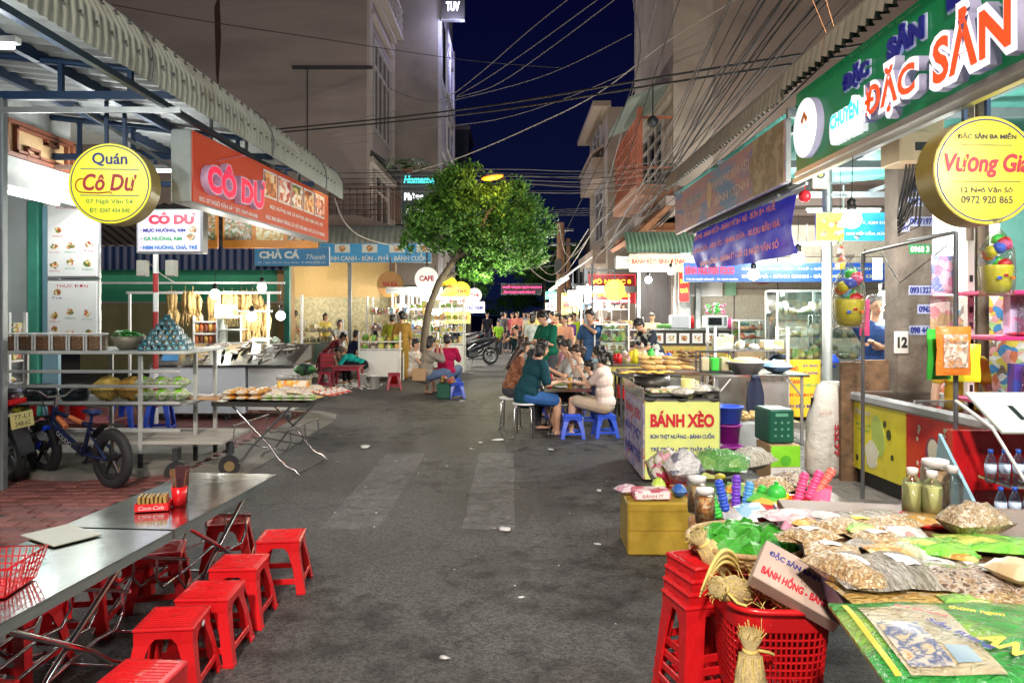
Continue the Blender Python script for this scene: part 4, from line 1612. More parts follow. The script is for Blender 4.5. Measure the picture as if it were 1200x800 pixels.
put("napkin_pack",m,mat("black_red_pack",(.05,.012,.015),.35),t)
# red basket at the left edge of the photo
p=G(2,690,.58)
t=thing("small_basket","small red slotted basket at the left edge of the steel table","basket",(p.x -.02,p.y,.582),.1)
m=MB()
for z in (.0,.11):
 w=.085+z*.25
 m.tube([(-w,-w*1.2,z+.004),(w,-w*1.2,z+.004),(w,w*1.2,z+.004),(-w,w*1.2,z+.004)],.0045 if z else .003,5,closed=True)
m.box((0,0,.004),(.17,.2,.004))
put("rim",m,redp,t)
m=MB()
for k in range(4):
 c=[(-1,-1.2),(1,-1.2),(1,1.2),(-1,1.2),(-1,-1.2)]
 for i in range(10):
  f=i/9
  a=[c[k][j]*(1 -f)+c[k+1][j]*f for j in (0,1)]
  m.tube([(a[0]*.085,a[1]*.085,.004),(a[0]*.112,a[1]*.112,.11)],.0028,4)
 for z in (.03,.055,.08):
  w=.085+z*.25
  m.tube([(c[k][0]*w,c[k][1]*w,z),(c[k+1][0]*w,c[k+1][1]*w,z)],.0028,4)
put("slotted_wall",m,redp,t,kind="stuff")
# goods table
GT=fold_table("folding table on crossed chrome legs stacked with snack packets, by the pavement edge",(-2.42,7.65,0),PI/2 -.1,.95,.95,.73,rods=3)
zt=.732
pk_or=photo("orange_snack_print",[(.75,.38,.03),(.80,.55,.10),(.7,.6,.45),(.75,.3,.03),(.78,.7,.55)],20,.25,crumple=.5)
pk_gr=photo("green_snack_print",[(.25,.60,.05),(.6,.65,.45),(.35,.65,.08),(.7,.68,.6)],20,.25,crumple=.5)
pk_tan=photo("tan_snack_print",[(.55,.38,.2),(.68,.55,.38),(.7,.62,.5),(.45,.25,.12),(.72,.68,.62)],26,.25,crumple=.6)
pk_red=photo("red_snack_print",[(.6,.08,.04),(.75,.6,.45),(.65,.25,.12),(.75,.7,.62)],22,.25,crumple=.5)
def pillow_mesh(w,d,h,m_,seed=0,film_=True):
 """soft packet: flattened cushion with crimped ends"""
 r=random.Random(seed)
 b=MB()
 nu,nv=10,7
 def f(sg):
  def g(u,v):
   a=max(0,math.sin(PI*u))**.55*max(0,math.sin(PI*v))**.5
   return ((u -.5)*w,(v -.5)*d*(1 -.06*math.cos(2*PI*u)),h/2+sg*h/2*a*(1+.18*math.sin(u*17+seed)*math.sin(v*13+seed)))
  return g
 b.sheet(f(1),nu,nv)
 s2=MB()
 s2.sheet(f(-1),nu,nv)
 b.add(s2.v,[q[::-1] for q in s2.f],0,True)
 return b.mesh("packet",m_)
PK={}
def packet(label,cat,loc,rz,w,d,h,m_,seed=0,group=None,tilt=(0,0),name="snack_packet"):
 k=(round(w,3),round(d,3),round(h,3),m_.name,seed%4)
 if k not in PK:
  PK[k]=pillow_mesh(w,d,h,m_,seed%4)
 o=put(name,PK[k],None,None,loc,(tilt[0],tilt[1],rz))
 return tag(o,label,cat,group)
def gt(x,y):
 return (-2.42+x,7.65+y)
g_="snack packets on the crossed-leg table"
for r_ in range(3):
 for i in range(3):
  x,y=gt(-.36+.13*i,-.36+.2*r_*.6)
  for k in range(2):
   packet("orange snack packet on the crossed-leg table, %s, %s row"%(["left one","middle one","right one"][i]+(" on top" if k else " below"),["front","second","third"][r_]),"packet",(x,y,zt+k*.055),PI/2+random.uniform(-.1,.1),.17,.12,.055,pk_or,i,g_)
for i in range(5):
 for k in range(2):
  x,y=gt(.02+.105*i,-.38)
  packet("green and clear snack packet number %s of the front right row%s"%(["one","two","three","four","five"][i],", upper layer" if k else ", lower layer"),"packet",(x,y,zt+k*.03),PI/2+random.uniform(-.1,.1),.16,.11,.032,pk_gr,i,g_)
for i in range(12):
 x,y=gt(-.02+.125*(i%4),-.2+.17*(i//4))
 packet("pale tan snack packet in the %s of the crossed-leg table, %s"%(["front","middle","back"][i//4],["left","centre left","centre right","right"][i%4]),"packet",(x,y,zt+.02*(i%3)),random.uniform(-.5,.5),.17,.14,.07,pk_tan if i%3 else pk_red,i,g_,(.1,.1))
t=thing("snack_box","clear plastic box of orange sweets at the back of the crossed-leg table","box",(*gt(.12,.18),zt+.08),.1)
m=MB()
m.box((0,0,.04),(.32,.22,.08),ch=.01)
put("box",m,pk_or,t)
m=MB()
m.box((0,0,.1),(.34,.24,.04),ch=.01)
put("lid",m,film2,t)
x,y=gt(.22,.22)
packet("dark green bundle on top of the clear snack box","bundle",(x,y,zt+.20),.2,.24,.18,.12,photo("dark_green_bundle",[(.02,.06,.03),(.04,.18,.04),(.01,.02,.02)],14),2)
for i in range(4):
 x,y=gt(.50+.03*i,-.12+.12*i)
 packet("red and white snack roll hanging over the right edge of the table, %s"%["front","second","third","back"][i],"packet",(x,y,zt+.02),-.5,.28,.09,.05,pk_red,i,g_,(0,.12))
# white grill counter
GC=thing("grill_counter","white and grey wheeled counter with sloping steel grill top of fish","counter",(-4.1,10.9,0),.0)
m=MB()
m.box((-.35,0,.50),(1.35,.9,.66),ch=.01)
put("cabinet",m,mat("white_cabinet",(.60,.63,.66),.45,var=.05),GC)
m=MB()
m.box((.68,.02,.52),(.66,.86,.62),ch=.01)
put("side_cabinet",m,mat("grey_cabinet",(.42,.43,.42),.5,var=.08),GC)
m=MB()
m.prism([(-.47,.83),(.47,.90),(.47,1.12),(.42,1.12),(-.47,.86)],-1.02,1.02,'x')
put("grill_top",m,brushed,GC)
for (x,y) in ((-.9,-.35),(.05,-.35),(-.9,.35),(.9,-.3)):
 m=MB()
 m.cyl((x -.02,y,.075),(x+.02,y,.075),.07,n=14)
 m.box((x,y,.14),(.06,.05,.08),1)
 put("wheel",m,[rubber,grey_steel],GC)
fishm=photo("grilled_fish_skin",[(.55,.5,.42),(.35,.3,.24),(.65,.6,.55),(.25,.2,.15)],22,.3,kind='noise')
fb=MB()
fb.ball((0,0,.0),(.13,.03,.012),8)
fb.add([(.12,0,0),(.17,.03,.004),(.16,0,.006),(.17,-.03,.004)],[(0,3,2,1)])
fish_me=fb.mesh("fish",[fishm])
for i in range(26):
 u,v=random.uniform(-.45,.92),random.uniform(-.36,.40)
 o=put("grilled_fish",fish_me,None,None,(-4.1+u,10.9+v,.865+(v+.47)*.292+.02+.014*(i%3)),(.28,random.uniform(-.1,.1),random.uniform(.6,1.8)))
 tag(o,"flat grilled fish heaped on the sloping steel counter top","fish","grilled fish on the counter")
m=MB()
m.box((-4.85,10.5,.955),(.22,.02,.09),R=Matrix.Rotation(-.4,3,'X'))
solo("label_plate",m,lblue,"small pale blue plate leaning on the grill counter top","plate")
# metal-framed display cart
DC=thing("display_cart","white metal tube display cart with slatted shelves and a wheeled plank deck","cart",(-4.15,7.35,.12))
z_top=1.10
postm=mat("grey_white_tube",(.50,.52,.50),.4,metal=.3)
for (x,y) in ((-1.0,.08),(.06+.0,-.32),(-.1,.5),(.62,.06),(1.0,.5),(-1.0,.5)):
 m=MB()
 x={.06:.62,.62:.98}.get(x,x)
 m.box((x,y,z_top/2+.0),(.036,.036,z_top),ch=.004)
 m.cyl((x,y,0),(x,y,.14),.024,n=8,mi=1)
 put("post",m,[postm,dark],DC)
m=MB()
m.box((0,.1,z_top),(2.15,.95,.03),ch=.004)
put("top_shelf",m,mat("pale_shelf",(.52,.54,.52),.35,var=.06),DC)
for zz in (.92,.78,.62,.36):
 m=MB()
 m.box((0,-.33,zz),(2.0,.02,.03),ch=.003)
 put("slat",m,postm,DC)
m=MB()
m.box((0,.12,.60),(2.1,.85,.02))
put("lower_shelf",m,mat("steel_shelf",(.4,.42,.42),.35,metal=.4),DC)
m=MB()
for k in range(5):
 m.box((.25,-.25+k*.17,.24),(2.3,.15,.03),ch=.004)
put("plank_deck",m,mat("grey_planks",(.36,.34,.30),.7,var=.2,stretch=(.3,1,1)),DC)
for (x,y) in ((1.0,-.42),(1.38,-.10)):
 w=put("wheel",MB().cyl((x+.01,y -.03,-.02),(x -.01,y+.03,-.02),.10,n=22).cyl((x+.012,y -.034,-.02),(x -.012,y+.034,-.02),.05,n=14,mi=1),[rubber,mat("brass_hub",(.3,.22,.1),.4,metal=.7)],DC)
 m=MB()
 m.box((x,y+.02,.15),(.05,.09,.12))
 put("caster_bracket",m,darkgrey,w)
# jars on top
jarfill=photo("brown_jar_fill",[(.30,.13,.05),(.42,.22,.10),(.22,.08,.04),(.5,.3,.15)],60,.5,kind='noise')
jb=MB()
jb.box((0,0,.065),(.125,.12,.13),ch=.01)
jar_me=jb.mesh("contents",[jarfill])
jb=MB()
jb.box((0,0,.075),(.14,.135,.15),ch=.01)
jarg=jb.mesh("jar",[glass])
jb=MB()
jb.box((0,0,.155),(.142,.14,.018),ch=.004)
for s in (-1,1):
 jb.box((s*.07,-.07,.08),(.012,.012,.16))
jarl=jb.mesh("lid",[white])
names=["first","second","third","fourth","fifth","sixth","seventh"]
for i in range(7):
 x=-4.15 -.86+i*.165
 t=thing("snack_jar","square jar of brown dried snacks on the cart top, %s from the left"%names[i],"jar",(x,7.18,z_top+.137),0,"square jars on the display cart")
 put("jar",jarg,None,t)
 put("contents",jar_me,None,t)
 put("lid",jarl,None,t)
t=thing("vegetable_bowl","metal bowl of green leaves on the display cart beside the blue pyramid","bowl",(-3.78+.02,7.25,z_top+.137))
m=MB()
m.lathe([(.001,0),(.08,0),(.13,.05),(.16,.13),(.155,.13),(.12,.05),(.001,.02)],n=18)
put("bowl",m,mat("dull_basket_metal",(.3,.27,.2),.5,metal=.4),t)
m=MB()
for i in range(70):
 a,r=random.uniform(0,6.3),random.uniform(0,.13)
 m.box((r*math.cos(a),r*math.sin(a),.12+random.uniform(0,.06)),(.05,.03,.004),R=Matrix.Rotation(random.uniform(-.8,.8),3,'X')@Matrix.Rotation(a,3,'Z'))
put("leaves",m,mat("leafy_green",(.05,.32,.05),.5,var=.3),t,kind="stuff")
# pyramid of teal bags
t=thing("bag_pyramid","tall pyramid of little teal bags stacked on the display cart","pyramid",(-3.38,7.25,z_top+.137),.25)
tb_=MB()
tb_.add([(-.032,-.02,0),(.032,-.02,0),(.028,.02,0),(-.028,.02,0),(0,-.012,.062),(0,.006,.06)],[(0,1,4),(1,2,5,4),(2,3,5),(3,0,4,5),(3,2,1,0)])
tb_.add([(-.014,-.0205,.012),(.014,-.0205,.012),(.01,-.0165,.034),(-.01,-.0165,.034)],[(0,1,2,3)],1)
bag_me=tb_.mesh("bag",[tealp,mat("pale_teal_print",(.1,.35,.42),.4)])
lv=7
for k in range(lv):
 n_=lv -k
 for side in range(4):
  for i in range(n_):
   o=(i -(n_ -1)/2)*.062
   half=n_*.031
   a=side*PI/2
   xx,yy=o,-half+.012
   R_=Matrix.Rotation(a,3,'Z')
   p=R_@Vector((xx,yy,k*.047))
   q=put("bag",bag_me,None,t,p,(random.uniform(-.1,.1),0,a+random.uniform(-.12,.12)))
# goods on the lower shelf of the cart
LS=.12+.61
for i,(x,w,d,h,m_,lb,ct) in enumerate(((-5.0,.26,.2,.18,photo("blue_white_pack",[(.05,.1,.45),(.7,.7,.75),(.3,.35,.6)],20),"blue and white wrapped packs at the left of the cart's lower shelf","pack"),(-4.68,.34,.3,.16,mat("dark_pan",(.03,.04,.05),.3,metal=.5),"dark oval roasting pan on the cart's lower shelf, left one","pan"),(-4.34,.30,.3,.16,mat("dark_pan",(.03,.04,.05),.3),"dark oval roasting pan on the cart's lower shelf, right one","pan"))):
 if ct=="pan":
  m=MB()
  m.lathe([(.001,0),(w*.4,0),(w*.5,h*.6),(w*.3,h),(.001,h)],n=16,sy=.8)
  solo("roasting_pan",m,m_,lb,ct,(x,7.35,LS))
 else:
  packet(lb,ct,(x,7.3,LS),0,w,d,h,m_,i,name="wrapped_pack")
for i in range(2):
 packet("big clear bag of golden puffed snacks on the cart's lower shelf, %s one"%["left","right"][i],"bag",(-3.98+i*.24,7.3,LS),.1*i,.28,.26,.24,mat("golden_puffs_%d"%i,[(.6,.42,.1),(.5,.28,.06)][i],.4,var=.35,vs=30,bump=.6),i,name="snack_bag")
for i in range(3):
 for k in range(2):
  packet("green snack box, %s column, %s on the cart's lower shelf"%(["left","middle","right"][i],["bottom","top"][k]),"packet",(-3.62+.17*i,7.3,LS+k*.12),0,.18,.2,.12,pk_gr,i+k,"green packs on the cart shelf")
cr=MB()
for i in range(26):
 cr.ball((random.uniform(-.25,.25),random.uniform(-.15,.15),random.uniform(.02,.1)),random.uniform(.03,.06),6,jit=.2)
solo("produce_pile",cr,photo("yellow_green_produce",[(.6,.5,.05),(.3,.5,.1),(.7,.65,.4)],12),"yellow and green heap of produce at the left of the lower shelf","produce",(-5.0,7.1,LS -.1))
# red buckets and blue stools behind the cart
for i,x in enumerate((-5.15,-4.85,-4.62)):
 m=MB()
 m.lathe([(.001,0),(.075,0),(.095,.2),(.10,.2),(.10,.21),(.09,.21),(.072,.01),(.001,.01)],n=16)
 solo("bucket",m,redp,"red plastic bucket on the ground behind the cart, %s"%["left one","middle one","right one"][i],"bucket",(x*1.13,8.9,.30),group="red buckets behind the cart")
m=MB()
m.box((-5.5,9.0,.18),(1.4,.5,.24),ch=.01)
solo("low_bench",m,mat("dull_red_bench",(.22,.05,.05),.6),"low dull red bench carrying the red buckets","bench")
ST_BT=make_stool(.50,.24,.34,bluep,"tall blue plastic stool behind the display cart, left one","tall blue stools behind the cart")
ST_BT.location=(-4.75,9.1,.06)
dup(ST_BT,(-4.38,9.2,.06),.2,"tall blue plastic stool behind the display cart, right one")
m=MB()
m.ball((0,0,.05),(.14,.12,.06),12,jit=.08)
solo("flatbread_pile",m,mat("pale_dough",(.62,.48,.34),.7),"pale rounded pile lying on the left tall blue stool","food",(-4.62,9.1,.56))
m=MB()
m.box((0,0,.015),(.42,.2,.03),ch=.004)
solo("wooden_board",m,mat("pine_board",(.45,.27,.13),.6),"short wooden board sticking out of the cart's right end","board",(-3.15,7.5,.72),.1)
x=MB()
x.box((0,0,.35),(.6,.5,.7),ch=.02)
solo("cool_box",x,mat("dim_blue_grey",(.2,.24,.3),.6),"grey-blue cool box beside the pale wall behind the motorbike","box",(-6.6,9.0,.06))
# squid stall
SG=thing("squid_stall","squid stall of white metal racks with glass case and shelf of jars","stall",(-4.6,12.4,0))
whm=mat("white_enamel_rack",(.7,.7,.68),.4)
m=MB()
for (x,y) in ((-6.2,12.0),(-4.75,12.0),(-3.55,12.5),(-3.95,12.0)):
 m.box((x,y,.95),(.035,.035,1.9))
m.box((-5.0,12.0,1.92),(2.5,.04,.04))
m.box((-5.3,12.05,2.08),(3.2,.03,.03))
m.box((-4.3,12.2,1.62),(.7,.03,.03))
m.box((-4.2,12.0,.92),(1.3,.4,.03))
pw("rack",m,whm,SG)
cx=W(262,0,12).x
m=MB()
x0,x1,z0,z1,y0,y1=W(257,0,12).x,W(285,0,12).x,W(0,402,12).z,W(0,370,12).z,11.9,12.3
for (a,b) in ((x0,y0),(x1,y0),(x0,y1),(x1,y1)):
 m.box((a,b,(z0+z1)/2),(.02,.02,z1 -z0))
for z in (z0,(z0+z1)/2,z1):
 m.box(((x0+x1)/2,y0,z),(x1 -x0,.02,.02))
 m.box(((x0+x1)/2,(y0+y1)/2,z),(x1 -x0,y1 -y0,.01))
pw("glass_case_frame",m,whm,SG)
m=MB()
m.box(((x0+x1)/2,y0 -.004,(z0+z1)/2),(x1 -x0 -.02,.004,z1 -z0 -.02))
pw("pane",m,glass,SG)
m=MB()
x0,x1=W(229,0,12).x,W(256,0,12).x
for z in (W(0,404,12).z,W(0,391,12).z,W(0,377,12).z):
 m.box(((x0+x1)/2,12.1,z),(x1 -x0,.35,.02))
m.box((x0,12.1,1.3),(.02,.35,.5))
m.box((x1,12.1,1.3),(.02,.35,.5))
pw("jar_shelf",m,whm,SG)
jb=MB()
jb.lathe([(.001,0),(.035,0),(.037,.11),(.028,.13)],n=9)
jb.lathe([(.03,.13),(.03,.15),(.001,.15)],n=9,mi=1)
jmesh=[jb.mesh("jar",[mat("jar_"+k,c,.3),m2]) for (k,c,m2) in (("rust",(.45,.12,.04),redp),("amber",(.55,.3,.08),white),("dark",(.16,.05,.03),redp))]
for r_ in range(2):
 for i in range(5):
  p=(x0+.035+i*.075,11.98,(W(0,403,12).z,W(0,390,12).z)[r_]+.012)
  o=put("sauce_jar",jmesh[(i*2+r_)%3],None,None,p)
  tag(o,"small jar on the %s shelf of the squid stall rack, %s"%(["lower","upper"][r_],["leftmost","second","middle","fourth","rightmost"][i]),"jar","jars on the squid stall rack")
# dried squid bundles
sq=mat("dried_squid",(.62,.42,.16),.55,var=.3,vs=14,bump=.5)
def squid_mesh(seed):
 r=random.Random(seed)
 b=MB()
 for k in range(3):
  dx=(k -1)*.05+r.uniform(-.01,.01)
  L_=r.uniform(.24,.34)
  b.lathe([(.004,0),(.02,-.03),(.05,-.08),(.042,-L_*.6),(.02,-L_)],(dx,r.uniform(-.02,.02),0),7,sy=.45)
  for j in range(5):
   a=r.uniform(-.03,.03)
   b.tube([(dx+a*.4,0,-L_),(dx+a,r.uniform(-.01,.01),-L_ -.06),(dx+a*1.6,0,-L_ -.13 -r.uniform(0,.05))],.006,4)
 b.tube([(0,0,.06),(0,0,0)],.004,4)
 return b.mesh("dried_squid",[sq])
sqm=[squid_mesh(i) for i in range(4)]
sp_=[(201,340,12),(217,340,12),(226,340,12),(231,345,12),(248,343,12.2),(262,342,12.2),(272,342,12.2),(283,340,12.3),(289,342,12.3),(296,340,12.4),(301,345,12.4),(292,355,12.3),(300,362,12.3),(307,356,12.4),(287,363,12.2),(203,362,12.0),(311,366,12.5)]
for i,(px,py,Y) in enumerate(sp_):
 p=W(px,py,Y)
 o=put("dried_squid",sqm[i%4],None,None,p,(0,0,random.uniform(-.5,.5)))
 o.scale=(1,1,1.15)
 tag(o,"tan bundle of dried squid hanging from the bar above the squid stall","squid","dried squid hung on the bar")
for i in range(8):
 x,y=W(333 -8*(i%4) -20,0,12).x+.1,12.1
 packet("clear pack of dried fish stacked on the right rack of the squid stall, %s pile"%["rightmost","third","second","leftmost"][i%4],"packet",(x,y,.95+(i//4)*.12),0,.14,.16,.13,pk_tan if i%2 else photo("grey_green_pack",[(.2,.28,.22),(.35,.4,.33),(.5,.5,.42)],20),i,"packs on the squid stall rack")
m=MB()
m.box((W(272,0,11.95).x,11.7,W(0,365,11.7).z),(.36,.02,.22),ch=.003)
o=solo("price_card",m,[photo("pink_card_print",[(.75,.6,.62),(.8,.78,.76),(.5,.5,.2)],9)],"pink and white card with a picture over the squid stall glass case","card")
# kid's fat-tyre bicycle
blk=mat("gloss_black_frame",(.012,.02,.07),.2)
bl_fork=mat("blue_fork_paint",(.01,.05,.55),.3)
or_paint=mat("orange_decal",(.75,.22,.08),.4)
BK=thing("bicycle","child's fat-tyre bicycle, black frame with orange trim and blue fork","bicycle")
pr_,pf_=Vector((-3.50,6.48,.06)),Vector((-4.42,6.98,.06))
d_=pf_ -pr_
BK.location=(pr_+pf_)/2
BK.rotation_euler=(0,0,math.atan2(d_.y,d_.x))
wb=d_.length/2
RW=.262
def bike_wheel(parent,x,r,tw,spoke_m,rim_m,n=5,tilt=0.):
 R=Matrix.Rotation(PI/2,3,'X')
 m=MB()
 prof=[(r -tw*1.1,-tw*.38),(r -tw*.6,-tw*.5),(r -tw*.2,-tw*.42),(r,-tw*.18),(r,tw*.18),(r -tw*.2,tw*.42),(r -tw*.6,tw*.5),(r -tw*1.1,tw*.38)]
 m.lathe(prof+[prof[0]],(x,0,r),40,R=R)
 w=put("wheel",m,rubber,parent)
 m=MB()
 q=r -tw*1.05
 prof=[(q -.02,-.022),(q+.006,-.028),(q+.006,.028),(q -.02,.022),(q -.02,-.022)]
 m.lathe(prof,(x,0,r),40,R=R)
 m.cyl((x,-.035,r),(x,.035,r),.03,n=14)
 put("rim",m,rim_m,w)
 for k in range(n):
  a=2*PI*k/n+.3
  m=MB()
  m.tube([(x+.03*math.cos(a),0,r+.03*math.sin(a)),(x+q*math.cos(a),0,r+q*math.sin(a))],[.02,.013],5)
  m.tube([(x+q*.4*math.cos(a),-.012,r+q*.4*math.sin(a)),(x+q*.85*math.cos(a),-.014,r+q*.85*math.sin(a))],.007,4,mi=1)
  put("spoke",m,[dark,spoke_m],w)
 return w
bike_wheel(BK,-wb,RW,.075,or_paint,dark)
bike_wheel(BK,wb,RW,.075,or_paint,dark)
bbk=Vector((-.10,0,.27))
hd=Vector((.34,0,.62))
hd2=Vector((.38,0,.50))
st_=Vector((-.20,0,.52))
rr=Vector((-wb,0,RW))
m=MB()
m.tube([bbk,hd2],[.03,.034],8)
m.tube([st_,hd],.022,8)
m.tube([bbk,st_+(st_ -bbk)*.15],.02,8)
m.tube([hd2 -Vector((0,0,.03)),hd+Vector((-.01,0,.05))],.028,8)
for s in (-1,1):
 m.tube([bbk+Vector((0,s*.03,0)),rr+Vector((0,s*.06,0))],.013,6)
 m.tube([st_+Vector((0,s*.02,-.03)),rr+Vector((0,s*.06,0))],.012,6)
put("frame",m,blk,BK)
dn=(hd2 -bbk)
tl=math.atan2(dn.z,dn.x)
mid=(hd2+bbk)/2
o=lettering("GODUO",ink_white,BK,0,0,.24,.045,0)
o.location=(mid.x,-.036,mid.z)
o.rotation_euler=(0,-tl,0)
o2=lettering("ODUOG"[::-1],ink_white,BK,0,0,.24,.045,0)
o2.location=(mid.x,.036,mid.z)
o2.rotation_euler=(0,-tl,PI)
o2.rotation_euler=(0,tl,PI)
m=MB()
m.tube([mid+Vector((.02,-.0,.10)),mid+Vector((.15,0,.18))],.0235,8)
m.tube([st_+Vector((.1,0,.02)),st_+Vector((.3,0,.06))],.0235,8)
put("decal",m,or_paint,BK)
fk=Vector((wb,0,RW))
m=MB()
for s in (-1,1):
 m.tube([hd2+Vector((.01,s*.055,-.03)),fk+Vector((-.03,s*.06,.1)),fk+Vector((0,s*.06,0))],[.018,.024,.02],8)
m.box(hd2+Vector((.01,0,-.03)),(.05,.15,.04),ch=.01)
put("fork",m,bl_fork,BK)
m=MB()
top=hd+Vector((-.03,0,.14))
m.tube([hd+Vector((-.01,0,.04)),top],.016,7)
m.tube([top+Vector((-.04,-.27,.07)),top+Vector((0,-.16,.06)),top+Vector((.01,-.08,0)),top+Vector((.01,.08,0)),top+Vector((0,.16,.06)),top+Vector((-.04,.27,.07))],.011,7)
hb=put("handlebar",m,chrome,BK)
for s in (-1,1):
 m=MB()
 m.cyl(top+Vector((-.03,s*.19,.066)),top+Vector((-.045,s*.29,.072)),.018,n=8)
 put("grip",m,dark,hb)
 m=MB()
 m.tube([top+Vector((.01,s*.16,.055)),top+Vector((.07,s*.2,.03)),top+Vector((.06,s*.26,.03))],.005,5)
 m.tube([top+Vector((.03,s*.15,.05)),top+Vector((.12,s*.05,-.08)),hd2+Vector((.05,0,0))],.004,5)
 put("brake_lever",m,dark,hb)
m=MB()
sd=st_+Vector((-.03,0,.10))
m.tube([st_,sd],.014,7)
m.ball(sd+Vector((-.04,0,.03)),(.06,.065,.03),12)
m.ball(sd+Vector((.06,0,.03)),(.09,.03,.022),10)
put("saddle",m,mat("blue_black_saddle",(.01,.025,.12),.4),BK)
for (c,a0,a1) in ((rr,.5,2.0),(fk,.9,3.0)):
 m=MB()
 m.sheet(lambda u,v:(c.x+(RW+.022)*math.cos(a0+(a1 -a0)*u),(v -.5)*.09,c.z+(RW+.022)*math.sin(a0+(a1 -a0)*u)+.02),14,3,th=.004)
 put("mudguard",m,dark,BK)
m=MB()
m.cyl(bbk+Vector((0,-.05,0)),bbk+Vector((0,-.06,0)),.06,n=20)
m.tube([bbk+Vector((0,-.065,0)),bbk+Vector((.09,-.07,-.10))],.009,6)
m.box(bbk+Vector((.1,-.11,-.11)),(.08,.08,.02),ch=.003)
m.tube([bbk+Vector((0,.065,0)),bbk+Vector((-.09,.07,.10))],.009,6)
m.box(bbk+Vector((-.1,.11,.11)),(.08,.08,.02),ch=.003)
put("crankset",m,darkgrey,BK)
m=MB()
m.tube([(-wb+.1,-.08,.22),(-wb+.2,-.22,.01)],.009,6)
m.tube([(-wb+.12,-.06,.20),rr+Vector((0,-.07,0))],.008,6)
put("kickstand",m,dark,BK)
